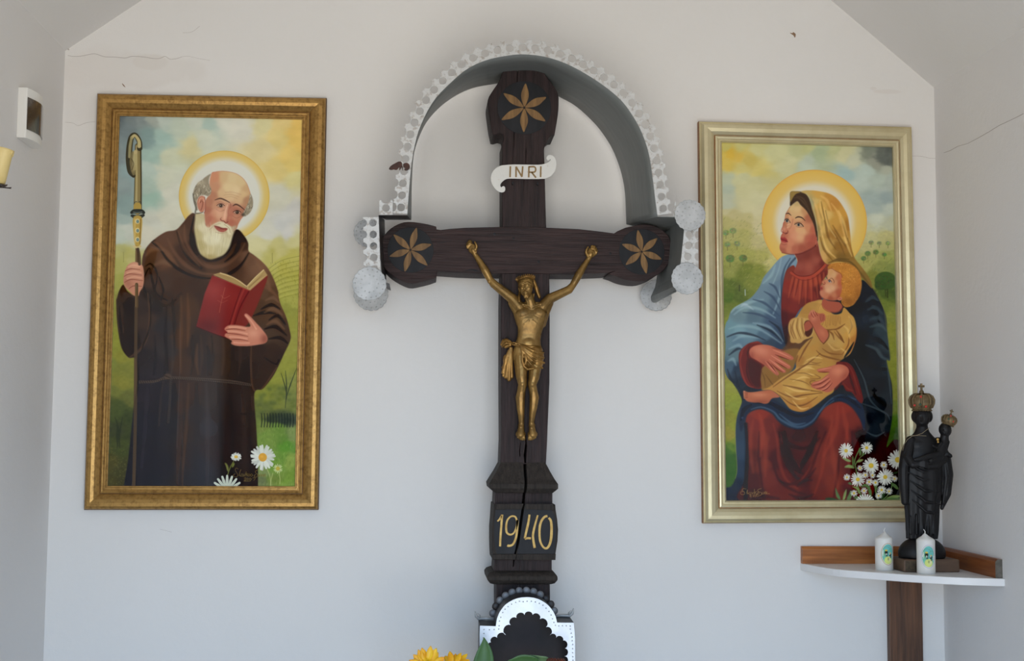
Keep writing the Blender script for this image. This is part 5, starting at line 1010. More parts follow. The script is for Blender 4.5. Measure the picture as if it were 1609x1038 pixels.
def rosette(cx, cy, R, L, base, host, dep, par):
    c = P(cx, cy, dep); k_ = S(dep)
    ring = [(c.x+R*k_*math.cos(a), c.z+R*k_*math.sin(a)) for a in np.linspace(0, 2*math.pi, 56, endpoint=False)]
    ro = put('rosette', flat([ring], -dep-.0012, -dep+.001, .0004), M['black'], par)
    for i in range(6):
        a = math.radians(base+60*i+random.uniform(-2, 2)); l = L*random.uniform(.95, 1.04)*k_
        ca, sa = math.cos(a), math.sin(a); w = L*.135*k_
        pr = [(l*.05, 0), (l*.2, w*.55), (l*.42, w), (l*.62, w*1.02), (l*.82, w*.6), (l, 0), (l*.82, -w*.6), (l*.62, -w*1.02), (l*.42, -w), (l*.2, -w*.55)]
        lp = [(c.x+u*ca-v*sa, c.z+u*sa+v*ca) for u, v in sm(pr, 3)]
        put('petal', flat([lp], -dep-.0026, -dep-.0008, .0006), M['petal'], ro)
random.seed(4)
rosette(823.8, 169.3, 43, 40.5, 28, None, DF, cross); rosette(645, 392.6, 36, 35, 17, None, DFB, cross); rosette(1008.3, 395.4, 36.5, 34.5, 40, None, DFB, cross)
# INRI scroll
sc = sm(U('262,798 320,795 400,796 500,797 545,790 575,778'), 2, False) + sm(U('592,764 588,752 578,762 566,760 560,745 572,728 598,726 622,745 634,790 622,840 592,880 550,898'), 3, False) + sm(U('500,900 400,900 300,897 258,902 228,925 216,946 224,964 240,955 252,965 250,990 225,1000 190,984 160,945 149,895 160,850 195,815 230,801'), 3, False)
sd = DF + .012
scr = put('name_scroll', flat([pxl(sc, sd)], -sd, -sd+.003, .0005), mat('chalky_white_paint', (214, 212, 206), .6, col2=(170, 150, 130), scale=60, contrast=(.62, .8), bump=.0008), cross, 'white scroll lettered INRI')
brown = mat('brown_gold_lettering', (134, 106, 62), .5, .1)
for l in ('292,808 290,888', '334,888 334,810 378,886 384,808', '428,890 430,808', '430,812 470,812 480,832 470,850 432,852', '450,852 482,892', '518,808 516,888'):
    pl_ = U(l)
    curved = l.startswith('430,812')
    put('letter', ribbon(pxl(pl_, sd), .0042, -sd-.0006, -sd+.0005, True) if curved else join([ribbon(pxl(pl_[k_:k_+2], sd), .0042, -sd-.0006-.0001*k_, -sd+.0005) for k_ in range(len(pl_)-1)]), brown, scr)
for x, y in ((806, 270), (845, 270)):
    bm = bmesh.new(); box(bm, (P(x, 270, sd).x-.002, -sd+.002, P(0, y+1, sd).z-.002), (P(x, 270, sd).x+.002, -DF+.001, P(0, y-1, sd).z+.002)); put('bracket', bm_mesh(bm), M['black'], scr)
# lower mouldings: lofted rectangular sections, row = (py, x left, x right, front depth)
def blocks(rows, name, m, label=None, bev=.002, par=None, cutc=True):
    bm = bmesh.new(); rings = []
    for (y, xl, xr, d) in rows:
        a = P(xl, y, d); b = P(xr, y, d); db = DB-.003
        rings.append([bm.verts.new(q) for q in ((a.x, -d, a.z), (b.x, -d, a.z), (b.x, -db, a.z), (a.x, -db, a.z))])
    for u, v in zip(rings, rings[1:]):
        for i in range(4): bm.faces.new((u[i], u[(i+1) % 4], v[(i+1) % 4], v[i]))
    bm.faces.new(rings[0]); bm.faces.new(rings[-1][::-1])
    me = bm_mesh(bm)
    if cutc:
        cr_ = [(825.5, 700), (828.5, 700), (828, 735), (828.5, 755), (826.5, 775), (825, 795), (820.5, 820), (818, 845), (811, 868), (808, 891), (806.5, 891), (808, 868), (813, 845), (816, 820), (820, 795), (822.5, 775), (824, 755), (823, 735)]
        me = cut(me, [flat([pxl(cr_, .19)], -.30, -.09)])
    return put(name, bevelled(me, bev), m, cross, label)
blocks([(724, 787, 857, .168), (728, 786, 858, .172), (741, 779.5, 865, .184), (752, 773, 871.5, .194), (760, 768.5, 877, .203), (767, 769.5, 877, .204), (773.5, 777, 869, .194), (774, 778, 868, .176)], 'cap_moulding', M['block'])
blocks([(773.5, 778, 868, .174), (797, 777, 868, .174)], 'neck', M['post'])
blocks([(792, 776, 872.5, .190), (800, 775.5, 873, .194), (815, 774.5, 875.5, .194), (832, 773, 877, .194), (850, 773, 876, .194), (868, 773.5, 873, .194), (879, 774, 872, .192)], 'year_block', M['block'])
blocks([(878.5, 777, 867, .174), (899, 776, 867, .174)], 'neck', M['post'])
blocks([(896.5, 775, 869, .178), (900, 768, 872, .190), (905, 765, 876, .200), (911, 766, 876.5, .202), (916, 770, 872, .194), (917.5, 776, 866, .180)], 'base_moulding', M['block'])
blocks([(915, 780, 864, .168), (1060, 780, 866, .168), (1300, 780, 867, .168), (1625, 780, 868, .168)], 'post_foot', M['post'], cutc=False)
# side swellings of the year block and its sunk black field with the numerals
yb = sm(Qc('255,392 350,388 430,388 418,470 405,560 392,640 380,690 262,690 250,640 244,560 246,470'), 1)
dd = .194
put('year_panel', flat([pxl(yb, dd)], -dd-.0008, -dd+.001), M['black'], cross)
yb = sm(Qc('448,388 540,388 632,392 655,430 662,500 660,600 655,690 400,690 412,640 424,560 436,470'), 1)
put('year_panel', flat([pxl(yb, dd)], -dd-.0008, -dd+.001), M['black'], cross)
for l in ('262,352 440,352 430,386 256,388', '456,352 640,354 652,392 448,386', '240,696 392,694 384,728 236,724', '400,694 660,694 658,730 396,728', ):
    put('panel_border', flat([pxl(Qc(l), dd)], -dd-.004, -dd+.001, .0008), M['block'], cross)
for l, w in (('266,470 280,456 294,432', [.0026, .0034, .0034]), ('298,424 294,480 288,560 284,640', [.0044, .0040, .0040, .0038]), ('400,470 388,440 360,436 335,460 326,500 330,545 355,560 380,545 398,500 402,460 400,520 392,580 372,625 345,636 334,632', [.0034, .003, .004, .003, .0042, .0038, .0044]),
             ('484,424 476,480 462,540 452,586', [.0036, .0044, .0038]), ('452,588 475,584 494,586', .0038), ('540,428 520,500 508,560 512,610 520,650', [.003, .0042, .0042, .0046]), ('606,434 586,440 562,474 552,530 556,600 578,645 605,650 626,610 634,540 630,470 614,446', [.004, .0044, .0036, .005, .004])):
    put('numeral', ribbon(pxl(Qc(l), dd), np.atleast_1d(w)*1.35, -dd-.0016, -dd+.0002), M['numeral'], cross)

# ------------------------------------------------------------------ sheet-metal canopy over the cross
can = thing('metal_canopy', Vector((P(838, 338, .2).x, -.18, P(838, 338, .2).z)), 'grey metal arched canopy with pierced silver scalloped trim round the cross', 'canopy')
E3 = crop(540, 50, 3.46); E4 = crop(820, 50, 3.46); W1 = crop(990, 300, 5.19)
d1, d2 = .33, .045
front = [(640, 338), (640.5, 325)] + E3('352,900 362,780 374,680 400,560 445,450 500,360 580,278 670,202 780,152 900,128 980,122') + E4('120,134 230,168 340,224 450,296 540,372 600,452 650,542 690,660 712,800 724,900 735,1000')
front = [(640, 338)] + sm(front[1:-1], 4, False) + [(1033, 340)]
back = [(646, 345)] + [(646.5, 300), (648, 262)] + E3('384,650 410,570 450,490 520,410 610,345 700,305 800,285') + [(800, 129), (838, 128)] + E4('190,345 290,400 390,490 450,565 500,650 540,760 560,860 566,960') + [(984.5, 352)]
back = [back[0]] + sm(back[1:-1], 4, False) + [back[-1]]
def resample(pts, n):
    q = np.array(pts); s_ = np.r_[0, np.cumsum(np.hypot(*np.diff(q, axis=0).T))]; u = np.linspace(0, s_[-1], n); return list(zip(np.interp(u, s_, q[:, 0]), np.interp(u, s_, q[:, 1])))
def band(A, B, dA, dB, name, m, par, th=.0012, rows=4):
    bm = bmesh.new(); n = len(A); g = []
    for i in range(n):
        p = P(*A[i], dA); q = P(*B[i], dB); g.append([p.lerp(q, j/rows) for j in range(rows+1)])
    vv = [[bm.verts.new(v) for v in r] for r in g]
    for u, v in zip(vv, vv[1:]):
        for j in range(rows): bm.faces.new((u[j], u[j+1], v[j+1], v[j]))
    me = bm_mesh(bm); me = eval_mesh(me, [('SOLIDIFY', dict(thickness=th, offset=0))]); return put(name, me, m, par, smooth=False)
o = band(resample(front, 90), resample(back, 90), d1, d2, 'arch_band', M['greymetal'], can)
for p in o.data.polygons: p.use_smooth = True
rx0, rx1 = (1033, 340), (1076, 341.5)
band([rx0, rx1], [(984.5, 352), (1040, 367)], d1, d2, 'shoulder_panel', M['greymetal'], can)
side = [(1076, 341.5), (1073, 390), (1068, 430), (1064, 448)] + [(1064, 455), (1062, 459), (1058, 460)]
sback = [(1040, 367), (1036, 410), (1030, 450), (1023, 466)]; sback = sback + [(1023.5, 472), (1026, 475), (1031, 475)]
o = band(resample(side[:4], 14)+resample(side[3:], 8)[1:], resample(sback[:4], 14)+resample(sback[3:], 8)[1:], d1, d2, 'side_panel', M['greymetal'], can)
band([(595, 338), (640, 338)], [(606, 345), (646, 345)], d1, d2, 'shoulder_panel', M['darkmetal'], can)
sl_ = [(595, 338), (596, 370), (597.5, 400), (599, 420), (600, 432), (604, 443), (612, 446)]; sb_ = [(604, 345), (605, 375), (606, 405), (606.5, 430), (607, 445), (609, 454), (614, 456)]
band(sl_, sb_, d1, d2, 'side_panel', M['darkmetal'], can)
# pierced trim: one row of punched holes and a saw-toothed outer edge
def trim(path, inward, dep, pitch, rows, name, seed=0):
    """path = picture-px polyline of the inner edge; trim grows to its left by normal * sign"""
    Pn = np.array(resample(path, 400)); s_ = np.r_[0, np.cumsum(np.hypot(*np.diff(Pn, axis=0).T))]; L = s_[-1]
    tt = np.gradient(Pn, axis=0); tt /= np.hypot(tt[:, 0], tt[:, 1])[:, None]; nn = np.c_[tt[:, 1], -tt[:, 0]]*inward
    def at(s, h):
        s = min(max(s, 0), L); x = np.interp(s, s_, Pn[:, 0]); y = np.interp(s, s_, Pn[:, 1]); nx = np.interp(s, s_, nn[:, 0]); ny = np.interp(s, s_, nn[:, 1])
        m_ = math.hypot(nx, ny); return (x+nx/m_*h, y+ny/m_*h)
    n = max(1, round(L/pitch)); p = L/n; rs = np.random.RandomState(seed); r = 6.3
    out = [at(L*i/60, 0) for i in range(61)][::-1]
    bites = []
    h0 = 13.0 if rows == 1 else 25.5
    for i in range(n):
        c = (i+.5)*p
        bites.append(at(c-p*.5, h0+9.5+rs.uniform(-1.2, .8)))
        bites.append(at(c-p*.42, h0+9.0))
        for a in np.linspace(math.pi*.98, math.pi*2.02, 9): bites.append(at(c+p*.36*math.cos(a), h0+10.5+7.0*math.sin(a)*.92))
        bites.append(at(c+p*.42, h0+9.0))
    bites.append(at(L, h0+9.5))
    loops = [out+bites if True else None]
    holes = []
    for i in range(n):
        c = (i+.5)*p
        holes.append([at(c+r*math.cos(a), 10.4+r*math.sin(a)) for a in np.linspace(0, 2*math.pi, 18, endpoint=False)])
    me = flat([pxl(l, dep) for l in loops+holes], -dep-.0006, -dep+.0006)
    o = put(name, me, M['tin_worn'], can)
    # rolled rims round the punched holes
    bm = bmesh.new()
    for hl in holes:
        ring = [P(x, y, dep+.0008) for x, y in hl]; tube(bm, ring+[ring[0]], .0008, 4, False)
    put('hole_rim', bm_mesh(bm), M['tin_worn'], o, kind='stuff')
    return o
ar = [(640, 336)] + front[1:-1] + [(1033, 338)]
trim(ar, 1, d1, 18.9, 1, 'pierced_trim', 2)
trim([(596, 337), (617, 337)], 1, d1, 19, 1, 'pierced_trim', 3)
trim([(1058, 340), (1070, 341)], 1, d1, 14, 1, 'pierced_trim', 5)
def trim2(x0a, x0b, x1a, x1b, y0, y1, dep, half, name):
    """upright strip with one full and one cut row of holes"""
    n = int(round((y1-y0)/17.0)); p = (y1-y0)/n
    def at(u, v): return (x0a+(x0b-x0a)*v + (x1a-x0a+(x1b-x0b-x1a+x0a)*v)*u, y0+(y1-y0)*v)
    W_ = abs(x1a-x0a); holes = []; edge = []
    for i in range(n):
        v = (i+.5)/n; c = at(.38, v); holes.append([(c[0]+6*math.cos(a), c[1]+6.2*math.sin(a)) for a in np.linspace(0, 2*math.pi, 18, endpoint=False)])
        c = at(1.02, v); sgn = -1 if x1a > x0a else 1
        edge += [(c[0], c[1]-p*.46)] + [(c[0]+sgn*6*math.sin(a), c[1]-6.2*math.cos(a)) for a in np.linspace(0, math.pi, 9)] + [(c[0], c[1]+p*.46)]
    out = [at(0, 0)] + [at(1.02, 0)] + edge + [at(1.02, 1), at(0, 1)]
    o = put(name, flat([pxl(l, dep) for l in [out]+holes], -dep-.0006, -dep+.0006), M['tin_worn'], can)
    bm = bmesh.new()
    for hl in holes:
        ring = [P(x, y, dep+.0008) for x, y in hl]; tube(bm, ring+[ring[0]], .0008, 4, False)
    put('hole_rim', bm_mesh(bm), M['tin_worn'], o, kind='stuff'); return o
trim2(1077, 1066, 1097, 1096, 343, 446, d1, 1, 'pierced_trim')
trim2(595, 598, 571, 572, 341, 432, d1, 1, 'pierced_trim')
def disc(cx, cy, r, dep, seed, name='tin_rosette'):
    rs = random.Random(seed); c = P(cx, cy, dep); k_ = S(dep); n = 18; lp = []
    for i in range(n*6):
        a = 2*math.pi*i/(n*6)+seed; rr = r*k_*(.945+.055*abs(math.sin(a*n/2))**.7)*(1+.012*math.sin(3*a+seed))
        lp.append((c.x+rr*math.cos(a), c.z+rr*math.sin(a)))
    o = put(name, flat([lp], -dep-.0008, -dep+.0006, .0003), M['tin'], can)
    bm = bmesh.new(); tube(bm, [(x, -dep-.001, z) for x, z in lp+lp[:1]], .0009, 5, False)
    for nn_, rad, br in ((n, .84, 1.15), (12, .52, 1.25), (1, 0, 1.1)):
        for i in range(nn_):
            a = 2*math.pi*(i+.3)/nn_+seed; q = (c.x+rad*r*k_*math.cos(a), -dep-.0006, c.z+rad*r*k_*math.sin(a))
            ball(bm, q, (br*k_, .0016, br*k_), u=7, v=4)
    put('embossed_dots', bm_mesh(bm), M['tin'], o, kind='stuff')
    return o
disc(1084, 338, 25, d1+.006, 1); disc(1079.5, 437.5, 25.5, d1+.006, 2); disc(580.5, 445.5, 26.5, d1+.006, 3)
disc(1031, 464, 25, d2-.004, 4); disc(583, 461, 27, .05, 5); disc(578, 366, 22, .09, 6)
# butterfly-like brown dead leaf caught in the trim
p0 = P(630, 262, d1+.006)
I9 = crop(590, 180, 6.29)
mo = flat([pxl(sm(I9('135,538 150,510 190,485 230,465 255,470 262,495 250,530 235,548 238,515 215,540 200,545 180,540 160,545'), 2), d1+.004)], -d1-.005, -d1-.0032, .0005)
mo2 = flat([pxl(sm(I9('275,490 300,478 325,485 338,510 328,540 305,552 285,545 296,528 280,520'), 2), d1+.004)], -d1-.0045, -d1-.0028, .0005)
mt = thing('dead_butterfly', Vector((p0.x, -d1-.004, p0.z-.01)), 'dead brown butterfly stuck in the left side of the pierced trim', 'insect')
put('wing', mo, M['moth'], mt); put('wing', mo2, M['moth'], mt)
bm = bmesh.new(); tube(bm, [P(631, 258, d1+.005), P(632, 263, d1+.006), P(633, 268, d1+.005)], [.0006, .0013, .0006], 6); put('body', bm_mesh(bm), M['moth'], mt)

# ------------------------------------------------------------------ gilt figure on the cross
D0 = DF + .004; k1 = .00163
def W(x, y, dp=0): return P(x, y, D0+dp*k1)
C1 = crop(700, 360, 5.188); C2 = crop(700, 530, 5.188); Hd = crop(780, 420, 12.98); Lg = crop(780, 520, 5.767); Hn = crop(720, 370, 12.975)
fig = thing('crucifix_figure', W(827, 692, 4), 'gold painted figure of a crucified man with thorn crown and loincloth', 'statue')
def L_(bm, pts, rad, seg=12): limb(bm, [W(*p) for p in pts], [r*k1 for r in rad], seg)
def EL(bm, c, r, ang=0, tilt=0):
    R = Matrix.Rotation(-math.radians(ang), 3, 'Y') @ Matrix.Rotation(math.radians(tilt), 3, 'X')
    ball(bm, W(*c), (r[0]*k1, r[2]*k1, r[1]*k1), R, 16, 10)
bm = bmesh.new()
# torso: lofted rings (y, left, right, front depth), then slight muscles
rows = [(474, 824, 846, 15), (478, 816, 855, 16), (484, 810.5, 860.5, 18), (492, 809.5, 860, 20), (500, 810.5, 858.5, 21), (508, 812, 856.5, 20.5), (516, 813.5, 853.5, 19), (524, 813.5, 851, 18), (532, 812, 849.5, 18), (540, 809, 849.5, 19), (548, 807, 851, 20), (556, 806, 852.5, 20.5), (564, 806, 853, 20), (572, 808, 851, 18), (578, 814, 846, 15)]
rg = []
for y, xa, xb, df in rows:
    c_ = (xa+xb)/2; w_ = (xb-xa)/2; r_ = []
    for j in range(40):
        a = 2*math.pi*j/40; ca, sa = math.cos(a), math.sin(a); ex = .8
        ux = math.copysign(abs(ca)**ex, ca); uy = math.copysign(abs(sa)**ex, sa)
        r_.append(bm.verts.new(W(c_+w_*ux, y, df*.52+uy*df*.48)))
    rg.append(r_)
for u, v in zip(rg, rg[1:]):
    for j in range(40): bm.faces.new((u[j], u[(j+1) % 40], v[(j+1) % 40], v[j]))
bm.faces.new(rg[0]); bm.faces.new(rg[-1][::-1])
EL(bm, (823, 492, 14.5), (12.5, 10, 7.2), 12); EL(bm, (847, 492, 14.5), (12.5, 10, 7.2), -12)
EL(bm, (830.5, 540, 14), (13, 12, 6.2))
for s_ in (-1, 1):
    L_(bm, [(834+s_*3, 503, 20.3), (834+s_*9, 508, 19.2), (834+s_*15, 517, 15.5), (833+s_*17, 525, 12)], [1.1, 1.2, 1.3, 1])
    for i in range(3): L_(bm, [(834+s_*(13-i*.6), 503+i*5, 18.3-i*.8), (834+s_*(21-i), 500+i*5, 12.5)], [.9, .9])
L_(bm, [(834, 481, 18.5), (822, 478, 16.5), (812, 472, 12)], [1.6, 1.5, 2]); L_(bm, [(838, 481, 18.5), (850, 477, 16.5), (862, 470, 12)], [1.6, 1.5, 2])
# neck
L_(bm, [(835, 482, 11), (832, 470, 14), (829, 460, 19)], [9, 7.5, 7])
L_(bm, [(824, 462, 19), (831, 480, 17)], [1.8, 1.8]); L_(bm, [(839, 462, 17), (834, 480, 17)], [1.8, 1.8])
# arms, hands higher than the head
L_(bm, [(816, 482, 10), (805, 469, 9), (790, 457, 8), (776, 446, 7), (770, 439, 6.5), (762, 424, 6), (754, 411, 5), (747, 400, 4.2)], [9.5, 8.6, 7.6, 6.8, 5.6, 6.6, 5.0, 3.8])
L_(bm, [(853, 482, 10), (864, 469, 9), (879, 462, 8), (894, 455, 7), (900, 448, 6.5), (909, 432, 6), (918, 417, 5), (924.5, 407, 4.2)], [9.5, 8.4, 7.4, 6.8, 5.6, 6.4, 4.9, 3.8])
EL(bm, (769.5, 442, 9), (4, 4, 3)); EL(bm, (900, 450, 9), (4, 4, 3))
L_(bm, [(804, 476, 8), (812, 490, 8), (816, 508, 8)], [6, 6.5, 5]); L_(bm, [(864, 476, 8), (857, 492, 8), (853, 510, 8)], [6, 6.5, 5])
# hands: palm, five fingers curled forward, thumb from the side
def hand(pc, wr, fing, thumb):
    EL(bm, pc, (6.4, 7.6, 3.2), pc[3] if len(pc) > 3 else 0); L_(bm, [wr, pc[:3]], [3.9, 4.6])
    for f, r in fing: L_(bm, f, [1.75*r, 1.6*r, 1.35*r, 1.1*r], 8)
    L_(bm, thumb, [2.6, 2.1, 1.7, 1.3], 8)
def H3(s_, dps): return [(x, y, d) for (x, y), d in zip(Hn(s_), dps)]
EL(bm, (742.5, 390.5, 5), (7, 8, 3.2), -20); L_(bm, [(747, 401, 4.5), (743.5, 393, 5)], [3.9, 4.6])
for s_, r in (('185,250 175,190 190,150 200,190', .95), ('215,225 200,150 215,115 222,165', 1.05), ('240,220 235,140 242,105 246,160', 1.05), ('268,215 268,150 262,115 262,165', .98)):
    L_(bm, H3(s_, (5, 6, 9.5, 12)), [2.0*r, 1.8*r, 1.6*r, 1.3*r], 8)
L_(bm, H3('350,290 375,235 365,180 338,132', (6, 8, 9, 9)), [3.1, 2.4, 2.0, 1.5], 8)
C1h = lambda s_, dps: [(x, y, d) for (x, y), d in zip(C1(s_), dps)]
EL(bm, (930, 396, 5), (7, 8, 3.2), 20); L_(bm, [(924.5, 407, 4.5), (928.5, 399, 5)], [3.9, 4.6])
for s_, r in (('1222,205 1236,180 1230,160 1222,178', .95), ('1212,195 1226,160 1216,140 1212,165', 1.05), ('1200,190 1212,150 1200,135 1200,162', 1.05), ('1188,188 1198,152 1190,138 1190,162', .98)):
    L_(bm, C1h(s_, (5, 6, 9.5, 12)), [2.0*r, 1.8*r, 1.6*r, 1.3*r], 8)
L_(bm, C1h('1160,215 1146,190 1150,165 1162,145', (6, 8, 9, 9)), [3.1, 2.4, 2.0, 1.5], 8)
# legs
L_(bm, [(817.5, 560, 10), (818.5, 575, 12), (819.5, 592, 15), (821, 604, 16), (819, 614, 13), (817.5, 624, 11), (818, 640, 10), (819, 654, 9), (819.5, 668, 8)], [11, 10.6, 9.0, 7.0, 6.8, 7.6, 6.5, 5.0, 4.2])
L_(bm, [(842.5, 560, 10), (841, 575, 12), (839, 592, 15), (836, 604, 16), (838, 614, 13), (839.5, 624, 11), (838, 640, 10), (836, 654, 9), (834.5, 668, 8)], [11, 10.6, 9.0, 7.0, 6.8, 7.6, 6.5, 5.0, 4.2])
EL(bm, (821, 603, 20.5), (4.2, 5, 3)); EL(bm, (836.5, 603, 20.5), (4.2, 5, 3))
L_(bm, [(821, 612, 18), (820.5, 640, 15), (820, 662, 12)], [1.8, 1.6, 1.5]); L_(bm, [(837, 612, 18), (836.5, 640, 15), (835, 662, 12)], [1.8, 1.6, 1.5])
for cx, s_ in ((818.6, -1), (836.3, 1)):
    L_(bm, [(cx+s_*-.6, 668, 8), (cx, 675, 10), (cx+s_*.6, 683, 11)], [4.6, 5.6, 6.4]); EL(bm, (cx+s_*.5, 682, 10), (8.2, 6.5, 4.2)); EL(bm, (cx, 668, 4), (5, 5, 5))
    for j, (dx, ln, r) in enumerate(((-5.4, 690.2, 2.1), (-2.4, 690.6, 1.7), (.2, 690.2, 1.55), (2.6, 689.2, 1.45), (5.0, 687.8, 1.35))):
        L_(bm, [(cx+s_*(dx+.8), 683, 12), (cx+s_*(dx+.4), 687, 14), (cx+s_*dx, ln, 13)], [r*.95, r, r*.85], 8)
# head, fallen a little to the left, face lifted
T_ = math.radians(7)
def HP(u, v, d):   # head frame: u to the right, v downwards, px from the head centre
    return (826.3+u*math.cos(T_)+v*math.sin(T_)*.6, 449.5+v*math.cos(T_)-u*math.sin(T_)*-.3, d)
EL(bm, (826.3, 446, 20), (12.6, 13.5, 11.5), -4); EL(bm, HP(0, 4, 24), (10.6, 12.5, 8.7), -4); EL(bm, HP(.6, 12, 25), (6.4, 6, 6.5), -4)
L_(bm, [HP(-1.6, -4, 33), HP(-2, 1, 34.6), HP(-2.2, 4, 36)], [1.0, 1.3, 1.9]); EL(bm, HP(-2.2, 4.6, 34.5), (2.5, 1.5, 2))
L_(bm, [HP(-8.6, -4.6, 29.5), HP(-5, -6.2, 32.2), HP(-1.6, -5, 33)], [1.2, 1.5, 1.2]); L_(bm, [HP(7, -4.4, 30), HP(3.4, -6, 32.5), HP(-.5, -5, 33)], [1.2, 1.5, 1.2])
EL(bm, HP(-5.6, -2.2, 31.0), (2.2, 1.4, 1.4)); EL(bm, HP(3, -2.0, 31.6), (2.3, 1.4, 1.4))
EL(bm, HP(-6, 3.4, 29.5), (3, 2.6, 2.6)); EL(bm, HP(4.4, 3.6, 30), (3.2, 2.8, 2.6))
L_(bm, [HP(-4.6, 9.4, 32), HP(-1.8, 8.0, 33.6), HP(1.6, 9.4, 32.4)], [.9, 1.1, .9]); L_(bm, [HP(-3.6, 11.2, 31.8), HP(-1.6, 11.4, 32.8), HP(.8, 11.2, 32)], [.8, 1.0, .8])
EL(bm, HP(-.6, 15, 30.5), (4.6, 3.8, 3.6)); EL(bm, HP(-2.4, 17, 31), (2.2, 2.8, 2.4)); EL(bm, HP(1.2, 17, 31), (2.2, 2.8, 2.4))
body = fuse(bm, .00125, 3, .5)
for v in body.polygons: v.use_smooth = True
put('body', body, M['bronze'], fig)
bm = bmesh.new()   # hair and beard locks
for pts, r in (([(816, 441, 13), (815.5, 450, 9), (817, 459, 9), (815.4, 466, 13), (816, 473, 16.5)], [2.0, 2.0, 1.8, 2.4, 2.0]),
               ([(838, 441, 14), (841, 450, 10), (844, 458, 9), (847.5, 467, 8)], [2.2, 2.8, 3, 2.2]), ([(838, 440, 14), (843, 452, 10), (848.5, 466, 8)], [3, 2.8, 1.8])):
    L_(bm, pts, r)
EL(bm, (826.3, 439.5, 17.5), (12.2, 7.2, 11.6), -4)
hair = fuse(bm, .0011, 2, .5); put('hair', hair, M['bronze_cloth'], fig, smooth=True)
bm = bmesh.new(); ring = []
for j in range(28):
    a = 2*math.pi*j/28; ring.append(W(825.6+12.3*math.cos(a), 439.2-1.6*math.cos(a)-4.6*math.sin(a), 20+11.5*math.sin(a)))
for ph in (0, 1.5, 3): tube(bm, [p+Vector((0, 0, .0016*math.sin(5*2*math.pi*j/28+ph))) + (p-W(825.6, 437, 20)).normalized()*.0012*math.cos(5*2*math.pi*j/28+ph) for j, p in enumerate(ring+[ring[0]])], .0017, 6, False)
for j in range(28):
    p = ring[j]; o_ = (p-W(825.6, 444, 20)).normalized()
    for q in (0, 1):
        dr = (o_ + Vector((random.uniform(-.35, .35), random.uniform(-.3, .3), .55+.5*q+random.uniform(-.2, .3)))).normalized(); tube(bm, [p, p+dr*.0050, p+dr*.0078], [.0012, .0009, .0003], 5)
put('thorn_crown', bm_mesh(bm), M['bronze_cloth'], fig)
# loincloth
bm = bmesh.new()
EL(bm, (838, 560, 11), (17.5, 16, 13), -8); EL(bm, (832, 568, 12), (11, 12, 12.4), 6); EL(bm, (843, 570, 11), (11, 11, 12.6), -14); EL(bm, (829, 545, 10), (21.5, 5, 11.2), 4); EL(bm, (841, 550, 11), (12.5, 8, 12))
for a, b, w in (((805, 541, 16), (851, 548, 16), 1.7), ((806, 537.5, 16), (850, 544, 15.5), 1.4), ((818, 543, 22), (854, 562, 18), 2.4), ((819, 546, 23), (855, 570, 17), 2.2), ((820, 550, 24), (852, 578, 16), 2.2), ((822, 543, 21.5), (854, 554, 17), 2.0), ((824, 560, 24.5), (846, 581, 20), 1.8)):
    m_ = tuple((p+q)/2 for p, q in zip(a, b)); m_ = (m_[0], m_[1]+2.2, m_[2]+4.2); L_(bm, [a, m_, b], [w*.8, w, w*.8])
L_(bm, [(819.5, 546, 22.5), (821, 556, 24), (820.5, 566, 24), (823, 575, 23)], [2.0, 2.0, 2.2, 1.6]); L_(bm, [(824, 549, 23), (826.5, 560, 25), (826, 572, 24.5)], [1.5, 1.9, 1.5])
L_(bm, [(822, 574, 22), (829, 580, 23), (836, 579, 22.5), (848, 582, 17)], [1.8, 2.0, 1.8, 1.8])
cloth = fuse(bm, .0013, 3, .5); put('loincloth', cloth, M['bronze_cloth'], fig, smooth=True)
bm = bmesh.new()   # knot with the falling end
EL(bm, (795, 538, 9), (7.5, 7, 6)); L_(bm, [(805, 540, 12), (800, 536, 12), (791, 535, 10), (788, 541, 9), (795, 545, 10), (802, 542, 13)], [2.2, 2.6, 2.6, 2.4, 2.4, 2.2]); L_(bm, [(803, 539, 14), (795, 539, 15), (789, 545, 11)], [1.6, 2, 1.4])
for x0, y0, x1, y1, w in ((802, 545, 790, 585, 2.2), (803, 547, 795, 592, 2.6), (804, 546, 800, 596, 2.6), (805, 548, 804.5, 592, 2.2), (799, 550, 791, 578, 2)):
    L_(bm, [(x0, y0, 9), ((x0+x1)/2-.8, (y0+y1)/2, 9.5), (x1, y1, 6)], [w*.7, w, w*1.25])
L_(bm, [(789.5, 577, 6), (795, 582, 8), (790, 590, 6), (801, 596, 6), (805, 589, 7)], [1.8, 1.6, 1.6, 1.8, 1.8]); EL(bm, (797.5, 575, 6), (6.5, 19, 3), 12)
put('cloth_knot', fuse(bm, .0012, 3, .5), M['bronze_cloth'], fig, smooth=True)
for x, y, dp in ((747.3, 396, 7.5), (925.7, 403.6, 7.5), (818.7, 671, 15), (835.4, 672, 15)):
    bm = bmesh.new(); p = W(x, y, dp); lathe(bm, p, [(.0011, -.004), (.0011, .0014), (.0032, .0014), (.0030, .0028), (0, .0034)], 12, Vector((0, -1, .15))); put('nail', bm_mesh(bm), M['bronze'], fig)

